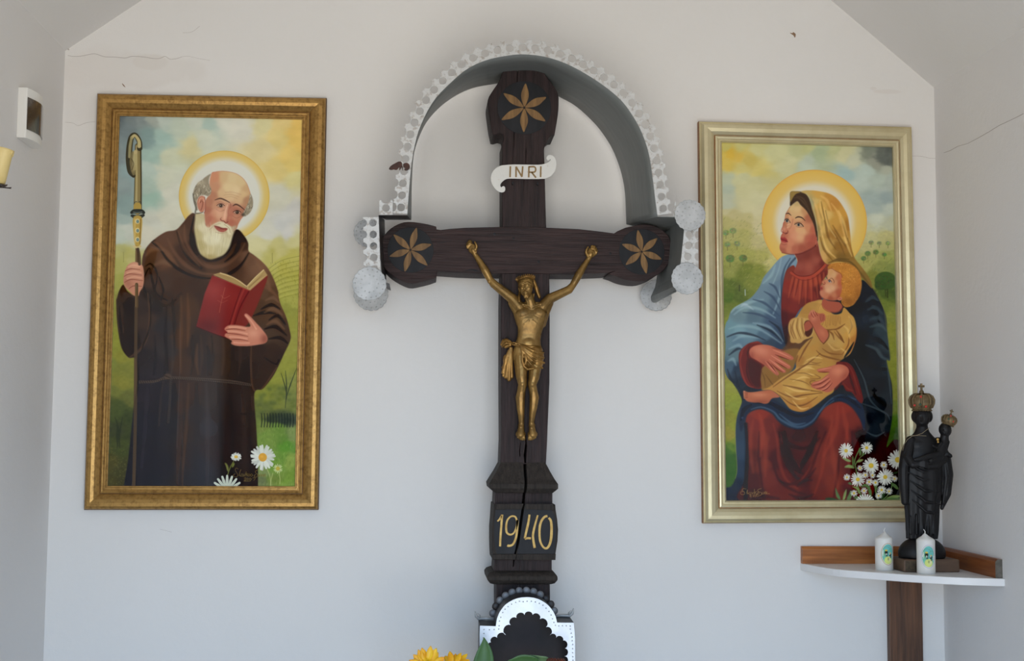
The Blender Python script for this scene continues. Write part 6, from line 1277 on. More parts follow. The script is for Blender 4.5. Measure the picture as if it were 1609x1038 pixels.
# ------------------------------------------------------------------ tin niche at the foot of the cross
V = crop(730, 920, 8.468); dn = .30; dnb = .215
nz = P(826, 1300, dn).z
niche = thing('tin_niche', Vector((P(828, 1100, dn).x, -.25, nz)), 'small white tin shrine with scalloped opening fixed to the post below 1940', 'shrine')
arch = sm(V('430,440 470,345 550,245 680,172 820,150 960,168 1080,232 1165,320 1212,410'), 4, False)
plate = V('205,530 300,533 415,536') + arch + V('1230,488 1340,490 1452,490 1462,600 1468,700 1470,1000') + [(904, 1150), (904, 1300), (752, 1300), (752.5, 1150)] + V('190,1000 200,800 200,650')
J = V('365,1250 360,1120 350,1000 345,870 350,750 432,690 548,655 612,520 688,425 797,385 905,385 1003,440 1085,548 1137,655 1218,690 1312,725 1335,830 1330,935 1335,1040 1330,1150 1325,1250')
op = []
for a, b in zip(J, J[1:]):
    a = np.array(a); b = np.array(b); c = (a+b)/2; d_ = b-a; r = np.hypot(*d_)/2; n_ = np.array([d_[1], -d_[0]])/(2*r)
    for q in np.linspace(0, math.pi, 8)[:-1]: op.append(tuple(c - d_/2*math.cos(q) + n_*r*.85*math.sin(q)))
op.append(J[-1])
pl_o = put('front_plate', flat([pxl(plate, dn), pxl(op, dn)], -dn-.0008, -dn+.0008), M['tin_white'], niche)
dots = sm(V('258,580 330,584 392,580 455,575 460,530 464,468 482,418 508,355 538,310 578,276 625,243 680,220 730,205 780,210 832,205 888,205 942,214 995,233 1043,256 1083,297 1122,340 1152,388 1170,438 1188,486 1208,524 1254,532 1302,530 1354,530 1406,534'), 1, False) + V('258,632 250,690 245,750 1406,575 1420,630 1430,680 1432,730 1438,780 1438,835 1438,890 1440,942 1442,990')
bm = bmesh.new()
for x, y in dots: q = P(x, y, dn+.0006); ball(bm, q, (.0018, .0018, .0018), u=8, v=5)
put('embossed_dots', bm_mesh(bm), M['tin'], pl_o, kind='stuff')
outline = V('205,530 415,536') + arch + V('1230,488 1452,490'); ob = []
cxn, czn = P(828, 985, dn).x, 0
hb = []
for x, y in outline: q = P(x, y, dn); hb.append(q)
bm = bmesh.new(); rr_ = []
full = [P(752, 1300, dn), P(752.5, 1150, dn)] + hb + [P(904, 1150, dn), P(904, 1300, dn)]
for q in full: rr_.append([bm.verts.new((q.x, -dn+.001, q.z)), bm.verts.new((q.x, -dnb, q.z+.0008))])
for a, b in zip(rr_, rr_[1:]): bm.faces.new((a[0], a[1], b[1], b[0]))
put('casing', eval_mesh(bm_mesh(bm), [('SOLIDIFY', dict(thickness=.001, offset=0))]), M['darkmetal'], niche)
bm = bmesh.new(); n = len(full)
lp = [(q.x, q.z) for q in full]
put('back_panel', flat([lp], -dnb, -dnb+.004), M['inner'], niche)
bm = bmesh.new(); a = P(752, 1300, dn); b = P(904, 1300, dn); box(bm, (a.x, -dn, a.z-.006), (b.x, -.166, a.z)); put('bottom_shelf', bm_mesh(bm), M['darkmetal'], niche)
bm = bmesh.new(); a = P(790, 1200, dn); b = P(858, 960, dn); box(bm, (a.x, -dnb+.0035, a.z), (b.x, -.172, b.z-.03)); put('mount', bm_mesh(bm), M['darkmetal'], niche)
# scallop edging standing up at the back of the casing
archp = [hb[i] for i in range(2, len(hb)-2)]; ln = resample([(q.x, q.z) for q in archp], 12)
sc_o = None
for i, (x, z) in enumerate(ln):
    bm = bmesh.new(); cx_, cz_ = P(828, 1000, dn).x, P(828, 990, dn).z; v_ = Vector((x-cx_, 0, z-cz_)).normalized()
    ball(bm, Vector((x, -dnb-.001, z)) + v_*.0055, (.0098, .0035, .0098), None, 14, 8); put('scallop', bm_mesh(bm), M['darkmetal'] if i in (1, 9, 10) else M['dulltin'], niche, smooth=True)
for a, b, tip in ((hb[0], hb[1], -1), (hb[-1], hb[-2], 1)):
    bm = bmesh.new(); z = a.z+.004; pts = [Vector((b.x-tip*-.0, -dnb-.001, z)), Vector(((a.x+b.x)/2, -dnb-.001, z+.0015)), Vector((a.x, -dnb-.001, z+.001)), Vector((a.x+tip*.006, -dnb-.004, z+.007)), Vector((a.x+tip*.009, -dnb-.006, z+.020))]
    tube(bm, pts, [.0035, .004, .0045, .004, .0012], 8); tube(bm, [pts[2], pts[2]+Vector((tip*-.002, -.004, .008)), pts[2]+Vector((-tip*-.003, -.006, .014))], [.004, .003, .001], 6); put('curled_edge', bm_mesh(bm), M['tin'], niche, smooth=True)

# ------------------------------------------------------------------ shelf in the corner
zs = P(1257, 884.2, 0).z; zt = .0185
tip = PZ(1585, 909, zs)
edge = [Vector((1.0341, -.0, zs))] + [PZ(x, y, zs) for x, y in ((1308.8, 893.4), (1377.6, 899), (1446.4, 903.7), (1515, 907.2))]
pts = [(P(1257, 884.2, 0).x, 0), (1.040, -.050)] + [(q.x, q.y) for q in edge[1:]] + [(XR, -.374)]
pp = sm(pts[:1]+[pts[2], pts[3], pts[4], pts[5], pts[6]], 6, False) + [(XR, 0)]
bm = bmesh.new(); a = [bm.verts.new((x, y, zs)) for x, y in pp]; b = [bm.verts.new((x, y, zs-zt)) for x, y in pp]; n = len(pp)
bm.faces.new(a); bm.faces.new(b[::-1]); [bm.faces.new((a[i], a[(i+1) % n], b[(i+1) % n], b[i])) for i in range(n)]
sh = thing('corner_shelf', Vector((1.25, -.1, zs-zt)), 'white rounded corner shelf with brown pine strips, right of the pictures', 'shelf')
put('shelf_board', bevelled(bm_mesh(bm), .001, 1), M['white'], sh)
bt = .046; prof = [(0, 0), (.018, 0), (.018, bt*.86), (.012, bt), (0, bt)]
xl_ = P(1257, 884, 0).x; bm = bmesh.new()
r0 = [bm.verts.new((xl_+.002, -p, zs+q)) for p, q in prof]; r1 = [bm.verts.new((XR-.019, -p, zs+q)) for p, q in prof]
bm.faces.new(r0); bm.faces.new(r1[::-1]); [bm.faces.new((r0[i], r1[i], r1[(i+1) % 5], r0[(i+1) % 5])) for i in range(5)]
put('pine_strip', bm_mesh(bm), M['pine'], sh)
bm = bmesh.new(); r0 = [bm.verts.new((XR-p, 0-.0005, zs+q)) for p, q in prof]; r1 = [bm.verts.new((XR-p, -.362, zs+q)) for p, q in prof]
bm.faces.new(r0); bm.faces.new(r1[::-1]); [bm.faces.new((r0[i], r1[i], r1[(i+1) % 5], r0[(i+1) % 5])) for i in range(5)]
me = bm_mesh(bm); me.materials.append(M['pine_y']); me.materials.append(M['endgrain'])
for p in me.polygons:
    if p.center.y < -.361: p.material_index = 1
put('pine_strip', me, None, sh)
a = P(1397, 950, .02); b = P(1449, 950, .02)
bm = bmesh.new(); box(bm, (a.x, -.022, 0), (b.x, -.0002, zs-zt)); put('upright_board', bevelled(bm_mesh(bm), .0015), M['board'], sh, 'dark brown stained upright board')

# ------------------------------------------------------------------ dark madonna statuette
c0 = PZ(1411, 894, zs); ds = .185
def Z(x, y, dp=0): return P(x, y, ds+dp*k1)
stat = thing('madonna_statuette', Vector((Z(1450, 880).x, -ds, zs)), 'black carved madonna statuette with child, both wearing gilt crowns, on corner shelf', 'statue')
def SL(bm, pts, rad, seg=10): limb(bm, [Z(*p) for p in pts], [r*k1 for r in rad], seg)
def SE(bm, c, r, ang=0): ball(bm, Z(*c), (r[0]*k1, r[2]*k1, r[1]*k1), Matrix.Rotation(-math.radians(ang), 3, 'Y'), 16, 10)
pa = Z(1410, 876); pb = Z(1497, 876)
bm = bmesh.new(); box(bm, (pa.x, -ds-.045, zs), (pb.x, -ds+.05, pa.z)); plinth = put('plinth', bevelled(bm_mesh(bm), .004), M['plinth'], stat)
bm = bmesh.new(); qa = P(1422.5, 881, ds+.045); qb = P(1458, 892, ds+.045); box(bm, (qa.x, -ds-.0465, zs+.003), (qb.x, -ds-.0445, qa.z)); put('metal_label', bm_mesh(bm), mat('dark_brass_plate', (64, 54, 44), .4, .5, col2=(92, 80, 62), scale=160), stat)
bm = bmesh.new(); ball(bm, Z(1448.5, 869), (38*k1, .044, 27*k1), None, 32, 20)
for v in bm.verts:
    if v.co.z < pa.z: v.co.z = pa.z
put('globe_base', bm_mesh(bm), M['ebony'], stat, smooth=True)
bm = bmesh.new()   # robe: lofted folds
rows = [(846, 1425, 1473, 14, .10), (835, 1425, 1474, 14.5, .11), (815, 1424, 1475, 15, .10), (795, 1422, 1476, 16, .08), (770, 1421, 1480, 17, .05), (745, 1420, 1482, 18, .04), (725, 1419, 1482, 18, .03), (710, 1421, 1481, 17, .0), (698, 1425, 1478, 15, .0), (690, 1428, 1472, 13, .0), (684, 1432, 1466, 11.5, .0), (678, 1437, 1460.5, 10, 0), (671, 1440, 1458, 9, 0), (664, 1440, 1457, 9, 0)]
rg = []
for y, xa, xb, rd, fa in rows:
    c_ = Z((xa+xb)/2, y); rx_ = (xb-xa)/2*k1; r_ = []
    for j in range(64):
        a = 2*math.pi*j/64; f = 1+fa*math.sin(9*a+.6*math.sin(y*.03))*(1 if math.sin(a) < .3 else .3)
        r_.append(bm.verts.new((c_.x+rx_*f*math.cos(a), c_.y+rd*k1*f*math.sin(a), c_.z)))
    rg.append(r_)
for u, v in zip(rg, rg[1:]):
    for j in range(64): bm.faces.new((u[j], u[(j+1) % 64], v[(j+1) % 64], v[j]))
bm.faces.new(rg[0]); bm.faces.new(rg[-1][::-1])
# head, hair, neck
SE(bm, (1448.5, 656, 3), (12.5, 16, 13)); SE(bm, (1438.5, 654, -2), (6.5, 10, 8)); SE(bm, (1459, 654, -2), (6.5, 10, 8)); SE(bm, (1448.5, 650, -4), (15.5, 11, 12)); SE(bm, (1448.5, 666, 4), (7, 6, 7))
SL(bm, [(1448.5, 670, 0), (1448.5, 684, -1)], [6.5, 9]); SL(bm, [(1448.5, 653, 13.5), (1448.5, 660, 16)], [1.1, 1.9]); SL(bm, [(1442, 652, 12), (1448.5, 651.4, 13.6), (1455, 652, 12)], [1, 1.1, 1]); SE(bm, (1448.5, 665.5, 12.2), (3.2, 1.2, 1.6))
# mantle edges and long sleeves hanging each side
SL(bm, [(1431, 692, 4), (1424, 712, 6), (1420, 735, 8), (1420, 760, 8), (1422, 788, 6)], [8, 9, 8.5, 8, 6]); SL(bm, [(1474, 694, 3), (1485, 718, 4), (1489, 745, 4), (1487, 775, 4), (1480, 798, 3)], [8, 9, 9, 7.5, 3]); SL(bm, [(1484, 722, 8), (1487, 750, 9), (1482, 790, 7)], [4, 4.5, 2])
for i, (a, b, w) in enumerate((((1428, 742), (1474, 752), 2.0), ((1430, 755), (1477, 772), 2.2), ((1432, 770), (1478, 792), 2.2), ((1434, 785), (1476, 808), 2.0), ((1430, 730), (1472, 738), 2.0))):
    SL(bm, [(a[0], a[1], 15), ((a[0]+b[0])/2, (a[1]+b[1])/2+7, 17.6), (b[0], b[1], 13)], [w*.5, w, w*.5])
for x in (1431, 1440, 1449, 1458, 1467): SL(bm, [(x, 806+abs(x-1449)*.3, 13), (x, 838, 15)], [1.6, 2.4])
SE(bm, (1451, 712, -3), (35, 27, 13)); SE(bm, (1453, 752, -5), (36, 52, 10)); SE(bm, (1449, 700, 2), (27, 16, 13))
# arms and the child on her left arm
SL(bm, [(1430, 698, 6), (1426, 718, 12), (1434, 730, 20), (1448, 728, 23), (1454, 725, 24)], [7, 7, 6, 4.6, 4]); SL(bm, [(1474, 700, 6), (1482, 720, 12), (1472, 731, 20), (1456, 733, 22)], [7, 7, 6, 4.5])
for j in range(4): SL(bm, [(1446, 724+j*2.6, 26), (1453, 725+j*2.8, 28), (1459, 727+j*2.8, 27)], [1.5, 1.4, 1.2], 8)
SL(bm, [(1484, 690, 12), (1480, 705, 14), (1474, 716, 16), (1462, 722, 20)], [7, 9, 9, 7]); SL(bm, [(1479, 696, 18), (1473, 704, 20), (1466, 700, 22)], [3, 2.6, 2.2]); SL(bm, [(1489, 694, 14), (1486, 706, 18), (1479, 711, 20)], [3.4, 3, 2.4]); SL(bm, [(1478, 712, 18), (1462, 716, 24), (1448, 720, 26), (1438, 722, 26)], [6, 5.5, 4, 3]); SL(bm, [(1478, 716, 14), (1488, 713, 18), (1493, 716, 18)], [6, 4.5, 3.6])
SE(bm, (1485, 675, 14), (10, 11.5, 10), 14); SL(bm, [(1484.5, 682, 13), (1483, 694, 12)], [6.5, 7.5]); SL(bm, [(1482, 675, 23), (1481.5, 678, 24.4)], [.8, 1.3]); SE(bm, (1482, 682, 21.5), (2.2, 1, 1.4))
put('figure', fuse(bm, .0014, 3, .5), M['ebony'], stat, smooth=True)
def crown(cx, cy, r, h, ang, dp, cross_on, stones):
    ax = Vector((math.sin(math.radians(ang)), 0, math.cos(math.radians(ang)))); c_ = Z(cx, cy, dp); r *= k1; h *= k1
    bm = bmesh.new(); lathe(bm, c_, [(r*.80, 0), (r*.86, 0), (r*.86, h*.17), (r*.92, h*.2), (r*1.05, h*.42), (r*1.08, h*.6), (r*.98, h*.8), (r*.7, h*.95), (r*.3, h*.99), (0, h*.93)], 32, ax)
    R = ax.to_track_quat('Z', 'Y').to_matrix()
    for j in range(8):
        a = 2*math.pi*(j+.5)/8; pr = [(r*.92, h*.2), (r*1.09, h*.45), (r*1.12, h*.65), (r*.98, h*.86), (r*.66, h*1.0), (r*.25, h*1.02)]
        tube(bm, [c_+R @ Vector((u*math.cos(a), u*math.sin(a), w)) for u, w in pr], r*.10, 6)
    for j in range(24):
        a = 2*math.pi*j/24
        for hh, rr2 in ((h*.03, r*.88), (h*.2, r*.93)): ball(bm, c_+R @ Vector((rr2*math.cos(a), rr2*math.sin(a), hh)), r*.07, u=6, v=4)
    ball(bm, c_+ax*h*1.12, r*.22, u=12, v=8)
    o = put('crown', bm_mesh(bm), M['crown'], stat, smooth=True)
    bm = bmesh.new(); b_ = r*.085; tp = c_+ax*h*1.25; rt = ax.cross(Vector((0, 1, 0))).normalized()
    tube(bm, [tp, tp+ax*r*.62], b_*1.2, 6); tube(bm, [tp+ax*r*.36-rt*r*.27, tp+ax*r*.36+rt*r*.27], b_*1.3, 6)
    put('crown_cross', bm_mesh(bm), M['crown'], o)
    for a_, hh, mm in stones:
        a = math.radians(a_); bm = bmesh.new(); ball(bm, c_+R @ Vector((r*1.06*math.cos(a), r*1.06*math.sin(a), h*hh)), (r*.11, r*.09, r*.11), u=8, v=6); put('stone', bm_mesh(bm), M[mm], o)
    return o
# a in degrees, 270 = towards the viewer
R270 = lambda ang: Vector((math.sin(math.radians(ang)), 0, math.cos(math.radians(ang)))).to_track_quat('Z', 'Y').to_matrix()
crown(1448.5, 645.5, 17.2, 27, 0, 0, True, [])
bm = None
cr_ = [o for o in stat.children if o.name.startswith('crown')][-1]
for x, y, dp, mm in ((1447, 623, 17.5, 'red'), (1437, 636.5, 15.5, 'red'), (1455, 638.5, 17.5, 'red'), (1446, 635, 18.6, 'green')):
    bm = bmesh.new(); ball(bm, Z(x, y, dp), (.0032, .0020, .0032), u=10, v=6); put('stone', bm_mesh(bm), M[mm], cr_)
crown(1489, 668, 10.4, 16, 17, 14, True, [])
cr_ = [o for o in stat.children if o.name.startswith('crown')][-1]
for x, y, dp, mm in ((1494, 653, 24.5, 'red'), (1490.5, 658, 25.5, 'green'), (1498, 662, 24.5, 'red')):
    bm = bmesh.new(); ball(bm, Z(x, y, dp), (.0024, .0016, .0024), u=10, v=6); put('stone', bm_mesh(bm), M[mm], cr_)
def beads(pts, n, r):
    q = np.array([Z(*p)[:] for p in pts]); s_ = np.r_[0, np.cumsum(np.linalg.norm(np.diff(q, axis=0), axis=1))]; bm = bmesh.new()
    for u in np.linspace(0, s_[-1], n): ball(bm, [np.interp(u, s_, q[:, i]) for i in range(3)], r, u=6, v=4)
    return bm_mesh(bm)
put('chain_necklace', join([beads([(1460, 672, 8), (1449, 680.5, 13), (1440, 683.5, 14), (1433, 685, 12), (1426, 690, 12), (1421, 697, 14), (1418.5, 707, 14)], 50, .0009), beads([(1426, 682, 8), (1434, 684, 12), (1444, 684, 15), (1455, 684.5, 14)], 26, .0008)]), M['chain'], stat)
bm = bmesh.new(); ball(bm, Z(1473.5, 690, 21), (.0038, .002, .0038), u=10, v=6); ball(bm, Z(1474, 694, 21), (.0028, .002, .003), u=10, v=6); put('pendant', bm_mesh(bm), mat('gilt_pendant', (186, 150, 84), .35, .6), stat)

# ------------------------------------------------------------------ two white candles with oval stickers
def sticker_canvas(seed):
    cv = Canvas([(0, 0), (60, 0), (60, 84), (0, 84)], 120, 168, seed); cv.img[:] = (232, 230, 224)
    cv.blob((30, 42), 29, 41, (150, 128, 100) if seed == 1 else (150, 160, 190), 1, 0, 1.2); cv.blob((30, 42), 27, 39, (222, 206, 190), 1, 0, 1.2); cv.blob((30, 42), 25, 36.5, (104, 176, 170), 1, 0, 1.2)
    cv.blob((30, 64), 16, 14, (196, 206, 120), 1, 0, 4); cv.blob((36, 62), 9, 10, (212, 210, 172), .9); cv.blob((14, 40), 8, 20, (120, 166, 110), .6)
    for x, y, r in ((24, 30, 15), (42, 34, 11)):
        cv.stroke([(x+r*math.cos(a), y+r*math.sin(a)) for a in np.linspace(-3.3, .3, 9)], 1.2, (86, 120, 90), .7, .5)
    for x, y, r in ((22, 36, 6.2), (39, 45, 4.8)): cv.blob((x, y), r, r*1.1, (44, 46, 40), 1, 0, 6); cv.blob((x, y), r*.8, r*.9, (44, 46, 40), 1); cv.blob((x, y-r*1.3), r*.85, r*.5, (206, 172, 70), 1, 0, 2); cv.blob((x+2, y+r*1.7), r*.9, r*.9, (52, 60, 46), .9)
    cv.blob((30, 60), 4, 6, (96, 110, 60), .7)
    return cv
def candle(x0, x1, ytop, ybot, label, seed):
    base = PZ((x0+x1)/2, ybot, zs); d_ = -base.y; k_ = S(d_); r = (x1-x0)/2*k_; h = P((x0+x1)/2, ytop, d_).z-zs
    t = thing('pillar_candle', Vector((base.x, base.y+r, zs)), label, 'candle', 'white candles with oval stickers on the corner shelf')
    c_ = Vector((base.x, base.y+r, zs)); bm = bmesh.new()
    lathe(bm, c_, [(r*.96, 0), (r, .002), (r, h-.004), (r*.97, h), (r*.8, h+.003), (r*.45, h+.008), (r*.16, h+.014), (0, h+.018)], 40)
    body_ = bm_mesh(bm); rr = random.Random(seed)
    for v in body_.vertices:
        if v.co.z > zs+h: v.co.x += (v.co.z-zs-h)*.2*(1 if seed == 1 else -.6)
    o = put('wax_body', body_, M['wax'], t, smooth=True)
    bm = bmesh.new(); s_ = 1 if seed == 1 else -1; tube(bm, [c_+Vector((s_*.002, 0, h+.013)), c_+Vector((s_*.001, 0, h+.020)), c_+Vector((s_*.004 if seed == 1 else -.005, 0, h+.026))], [.0012, .0011, .0007], 6); put('wick', bm_mesh(bm), M['wax'], t)
    bm = bmesh.new(); uv = bm.loops.layers.uv.new('UVMap'); A_ = .98 if seed == 1 else 1.0; zc = zs+h*.52; hh = h*.345; nn = 14
    offs = -.08 if seed == 2 else .12; g = []
    cen = bm.verts.new((c_.x+(r+.0004)*math.sin(offs), c_.y-(r+.0004)*math.cos(offs), zc)); rings = [[cen]]
    for q in (.5, 1.0):
        rings.append([])
        for j in range(32):
            a = 2*math.pi*j/32; th = offs+.82*q*math.cos(a); rings[-1].append(bm.verts.new((c_.x+(r+.0004)*math.sin(th), c_.y-(r+.0004)*math.cos(th), zc+hh*q*math.sin(a))))
    pos = {cen: (.5, .5)}
    for q, rg_ in ((.5, rings[1]), (1, rings[2])):
        for j, v in enumerate(rg_): a = 2*math.pi*j/32; pos[v] = (.5+.48*q*math.cos(a), .5+.485*q*math.sin(a))
    fs = []
    for j in range(32):
        k2 = (j+1) % 32; fs.append(bm.faces.new((cen, rings[1][j], rings[1][k2]))); fs.append(bm.faces.new((rings[1][j], rings[2][j], rings[2][k2], rings[1][k2])))
    for f in fs:
        for lp in f.loops: lp[uv].uv = pos[lp.vert]
    put('oval_sticker', bm_mesh(bm, False), image_mat('sticker_print', sticker_canvas(seed), 1.2), t, 'oval sticker with two crowned dark figures on turquoise')
    return t
candle(1380.5, 1408.5, 846, 896.5, 'short white candle with oval sticker, the left one beside the statuette plinth', 1)
candle(1446.5, 1475.5, 848.5, 902, 'short white candle with oval sticker standing in front of the statuette globe', 2)

# ------------------------------------------------------------------ fuse box on the left wall
xw = XL; xf = XL+.021
ya0, ya1 = -.378, -.250
def zat(py, y): return P(40, py, -y).z
z1 = zat(137, ya0); z0 = zat(216, ya0)
fb = thing('fuse_box', Vector((xw, (ya0+ya1)/2, z0)), 'small white wall box with smoked window, high on the left wall', 'box')
bm = bmesh.new(); pr = [(xw, ya0), (xf-.003, ya0)]+[(xf+.012*math.sin(math.pi*q), ya0+(ya1-ya0)*q) for q in np.linspace(.02, .98, 13)]+[(xw, ya1)]
a = [bm.verts.new((x, y, z0)) for x, y in pr]; b = [bm.verts.new((x, y, z1)) for x, y in pr]; n = len(pr)
bm.faces.new(a); bm.faces.new(b[::-1]); [bm.faces.new((a[i], b[i], b[(i+1) % n], a[(i+1) % n])) for i in range(n)]
put('housing', bevelled(bm_mesh(bm), .0012), M['whiteplastic'], fb)
bm = bmesh.new(); hh = z1-z0; gg = []
for q in np.linspace(.02, .93, 15):
    x = xf+.012*math.sin(math.pi*q)+.0010; y = ya0+(ya1-ya0)*q; gg.append([bm.verts.new((x, y, z0+hh*.17)), bm.verts.new((x, y, z1-hh*.19))])
for u, v in zip(gg, gg[1:]): bm.faces.new((u[0], u[1], v[1], v[0]))
put('smoked_window', eval_mesh(bm_mesh(bm), [('SOLIDIFY', dict(thickness=.0012, offset=0))]), M['smoke'], fb, 'brown smoked plastic window')

# ------------------------------------------------------------------ leaning ivory candle on an iron wall arm, cut by the left frame edge
dcl = .75
t = thing('candle_sconce', Vector((XL, -dcl, P(0, 330, dcl).z)), 'brown iron wall sconce with a dish, cut off by the left edge', 'sconce')
a = P(-5.5, 287, dcl); b = P(8, 234, dcl); k_ = S(dcl); r = 12.8*k_; ax = (b-a).normalized()
bm = bmesh.new(); lathe(bm, a, [(r*.85, 0), (r, .002), (r, (b-a).length*.9), (r*1.08, (b-a).length*.93), (r*1.1, (b-a).length), (r*.9, (b-a).length*1.01), (r*.7, (b-a).length*.97), (0, (b-a).length*.97)], 28, ax)
for an, ln in ((-1.0, .012), (-.4, .02), (-1.9, .01), (1.2, .015)):
    R = ax.to_track_quat('Z', 'Y').to_matrix(); q = b+R @ Vector((r*1.05*math.cos(an), r*1.05*math.sin(an), 0)); tube(bm, [q, q-ax*ln*.6, q-ax*ln], [.0016, .0018, .0010], 6)
cs = single('candle', bm_mesh(bm), M['ivory'], 'ivory candle sleeve leaning in the iron dish at the left frame edge', 'candle', smooth=True)
bm = bmesh.new(); c_ = a-ax*.003
for j in range(6):
    an = 2*math.pi*j/6+.05; R = ax.to_track_quat('Z', 'Y').to_matrix(); u_ = R @ Vector((math.cos(an), math.sin(an), 0)); v_ = ax.cross(u_); L2 = 23*k_
    pts = [(0, .004, 0), (.35, .008, .0), (.65, .007, -.001), (.85, .004, .001), (1.0, .0006, .003)]
    up = [bm.verts.new(c_+u_*L2*f+v_*w+ax*h) for f, w, h in pts]; dn_ = [bm.verts.new(c_+u_*L2*f-v_*w+ax*h) for f, w, h in pts]; lo_ = [bm.verts.new(c_+u_*L2*f-ax*(.006*(1-f)+.001)) for f, w, h in pts]
    for i in range(4): bm.faces.new((up[i], up[i+1], dn_[i+1], dn_[i])); bm.faces.new((up[i], lo_[i], lo_[i+1], up[i+1])); bm.faces.new((dn_[i], dn_[i+1], lo_[i+1], lo_[i]))
lathe(bm, c_-ax*.006, [(0, 0), (r*.7, .001), (r*.9, .006), (0, .006)], 16, ax)
put('dish', bm_mesh(bm), M['iron'], t)
bm = bmesh.new(); tube(bm, [c_-ax*.004, c_-ax*.03+Vector((-.01, 0, 0)), Vector((XL+.05, -dcl, c_.z-.075)), Vector((XL+.004, -dcl, c_.z-.06))], .005, 8); put('arm', bm_mesh(bm), M['iron'], t)
bm = bmesh.new(); lathe(bm, (XL, -dcl, c_.z-.06), [(.022, 0), (.022, .004), (.010, .008), (0, .009)], 20, Vector((1, 0, 0))); put('wall_plate', bm_mesh(bm), M['iron'], t)

# ------------------------------------------------------------------ flowers before the niche, in a vase on the altar below the frame
zal = .62
al = thing('altar_table', Vector((.26, -.46, 0)), 'white-clothed altar table below the cross, hidden under the picture edge', 'table')
bm = bmesh.new(); box(bm, (-.22, -.66, zal-.04), (.76, -.36, zal)); put('table_top', bevelled(bm_mesh(bm), .003), M['cloth'], al)
for x in (-.20, .69):
    for y in (-.645, -.425): bm = bmesh.new(); box(bm, (x, y, 0), (x+.05, y+.05, zal-.04)); put('leg', bm_mesh(bm), M['board'], al)
vz = Vector((P(760, 1038, .46).x, -.48, zal))
bm = bmesh.new(); lathe(bm, vz, [(.04, 0), (.055, .03), (.06, .08), (.045, .13), (.03, .16), (.036, .18), (.03, .178), (.024, .16), (0, .15)], 28)
single('flower_vase', bm_mesh(bm), M['vase'], 'brown glazed flower vase on the altar table under the frame edge', 'vase', smooth=True)
vt = vz+Vector((0, 0, .165))
def leaf_mesh(pts, w, cup=.15, yaw=0.0, th=.0008, n=9):
    """leaf along a 3-D path; w = half width; turned by yaw about its own run"""
    q = [Vector(p) for p in sm([tuple(p) for p in pts], 4, False)] if len(pts) > 2 else [Vector(p) for p in pts]
    return q
def leafpx(outline_px, mid, dep, lean, m, par, name='leaf'):
    """leaf whose blade leans back: outline in px at depth dep, bowed across"""
    bm = bmesh.new(); O_ = sm(outline_px, 4); mid_ = spline(mid, 10)
    vs2 = []
    m0, m1 = np.array(mid[0]), np.array(mid[-1]); ax_ = (m1-m0)/np.linalg.norm(m1-m0)
    half = len(O_)//2
    rows_ = 12; L1 = np.array(resample(O_[:half+1], rows_)); L2 = np.array(resample((O_[half:]+[O_[0]])[::-1], rows_)); g = []
    for i in range(rows_):
        r_ = []
        for f in np.linspace(0, 1, 7):
            x, y = L1[i]*(1-f)+L2[i]*f; b_ = -.007*math.sin(math.pi*f)*math.sin(math.pi*i/(rows_-1)); r_.append(bm.verts.new(P(x, y, dep+b_+lean*i/(rows_-1))))
        g.append(r_)
    for u, v in zip(g, g[1:]):
        for j in range(6): bm.faces.new((u[j], u[j+1], v[j+1], v[j]))
    bmesh.ops.remove_doubles(bm, verts=bm.verts[:], dist=1e-5)
    me = eval_mesh(bm_mesh(bm), [('SOLIDIFY', dict(thickness=.0007, offset=0))])
    return put(name, me, m, par, smooth=True)
def stem(par, a, b, r=.003, bow=(0, 0, 0)):
    bm = bmesh.new(); m_ = (a+b)/2+Vector(bow); pts = [Vector(p) for p in sm([tuple(a), tuple(m_), tuple(b)], 8, False)]
    tube(bm, pts, r, 8); put('stem', bm_mesh(bm), M['leaf'], par)
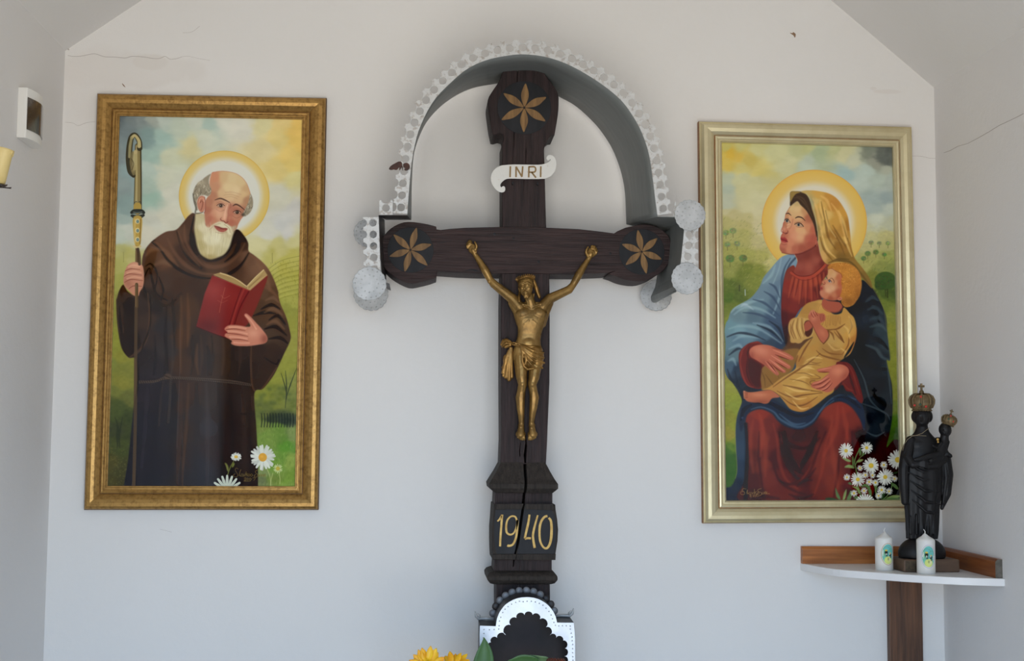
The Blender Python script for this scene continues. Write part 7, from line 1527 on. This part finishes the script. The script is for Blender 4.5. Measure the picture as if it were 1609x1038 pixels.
def sunflower(cx, cy, R, tilt, yaw, label, seed, n=21, core=.42):
    rs = random.Random(seed); dep = .46; c_ = P(cx, cy, dep); k_ = S(dep); t = thing('sunflower', vt+Vector((-.010 if seed == 11 else -.003, .006 if seed == 11 else .010, -.02)), label, 'flower', 'yellow flowers at the bottom edge')
    Rm = Matrix.Rotation(yaw, 3, 'Z') @ Matrix.Rotation(math.pi/2-tilt, 3, 'X'); Rk = R*k_
    bm = bmesh.new(); lathe(bm, c_, [(0, -.008), (Rk*core*.9, -.004), (Rk*core, 0), (Rk*core*.8, .006), (Rk*core*.3, .008), (0, .007)], 24, Rm @ Vector((0, 0, 1))); put('disc', bm_mesh(bm), M['suncore'], t, smooth=True)
    for i in range(n):
        a = 2*math.pi*i/n+rs.uniform(-.08, .08); l = Rk*rs.uniform(.88, 1.06); w = Rk*.17; up = rs.uniform(-.06, .12)
        bm = bmesh.new(); g = []
        for f, ww in ((.34, .5), (.5, .9), (.68, 1.0), (.84, .7), (.94, .32), (1.0, .02)):
            rr2 = l*f; cen = Vector((rr2*math.cos(a), rr2*math.sin(a), Rk*(.1*math.sin(f*3)+up*f))); sd_ = Vector((-math.sin(a), math.cos(a), 0))*w*ww
            g.append([bm.verts.new(c_+Rm @ (cen-sd_+Vector((0, 0, .0012)))), bm.verts.new(c_+Rm @ (cen-Vector((0, 0, .0012)))), bm.verts.new(c_+Rm @ (cen+sd_+Vector((0, 0, .0012))))])
        for u, v in zip(g, g[1:]):
            for j in range(2): bm.faces.new((u[j], u[j+1], v[j+1], v[j]))
        put('petal', eval_mesh(bm_mesh(bm), [('SOLIDIFY', dict(thickness=.0006, offset=0))]), M['sunpetal'], t, smooth=True)
    stem(t, c_-Rm @ Vector((0, 0, .006)), Vector(t.location), .003, (0, .01, -.02)); return t
sunflower(671, 1050, 33, .10, .15, 'yellow sunflower head, the larger left one at the bottom edge', 11)
sunflower(714, 1052, 30, .55, -.5, 'smaller yellow sunflower head right of the larger one at the bottom edge', 5, 18)
la = thing('leafy_branch', vt+Vector((.006, .004, -.02)), 'pointed green leaf standing in front of the tin shrine', 'plant')
leafpx(V('258,680 300,740 350,830 380,930 385,1040') + [(773, 1075), (762, 1090), (750, 1075)] + V('110,1050 130,960 180,840 225,760'), [(760.5, 1000), (762, 1090)], .40, .03, M['leaf'], la)
stem(la, P(762, 1088, .43), Vector(la.location), .002)
lb = thing('leafy_branch', vt+Vector((-.006, -.004, -.02)), 'broad green leaf lying across the foot of the tin shrine opening', 'plant')
leafpx(V('560,1010 640,965 720,925 820,915 920,940 990,985 1010,1040 940,1100 800,1120 660,1090'), [(796, 1042), (850, 1044)], .41, .0, M['leaf'], lb)
leafpx(V('840,925 920,922 1010,932 1100,945 1120,980 1110,1040 1040,1100 940,1060 880,1000'), [(830, 1032), (862, 1040)], .40, .0, M['leaf2'], lb, 'leaf')
stem(lb, P(815, 1050, .41), Vector(lb.location), .002)
rf = thing('rust_flower', vt+Vector((.0, -.010, -.02)), 'rust-red flower head peeping over the bottom edge right of the leaves', 'flower')
cR = P(873, 1046, .42)
for i in range(16):
    a = 2*math.pi*i/16; bm = bmesh.new(); ball(bm, cR+Vector((.014*math.cos(a), -.004+.010*math.sin(a), .006)), (.008, .004, .013), Matrix.Rotation(a, 3, 'Z') @ Matrix.Rotation(.5, 3, 'Y'), 8, 6); put('petal', bm_mesh(bm), M['rust'], rf, smooth=True)
stem(rf, cR, Vector(rf.location), .002, (.02, 0, -.02))
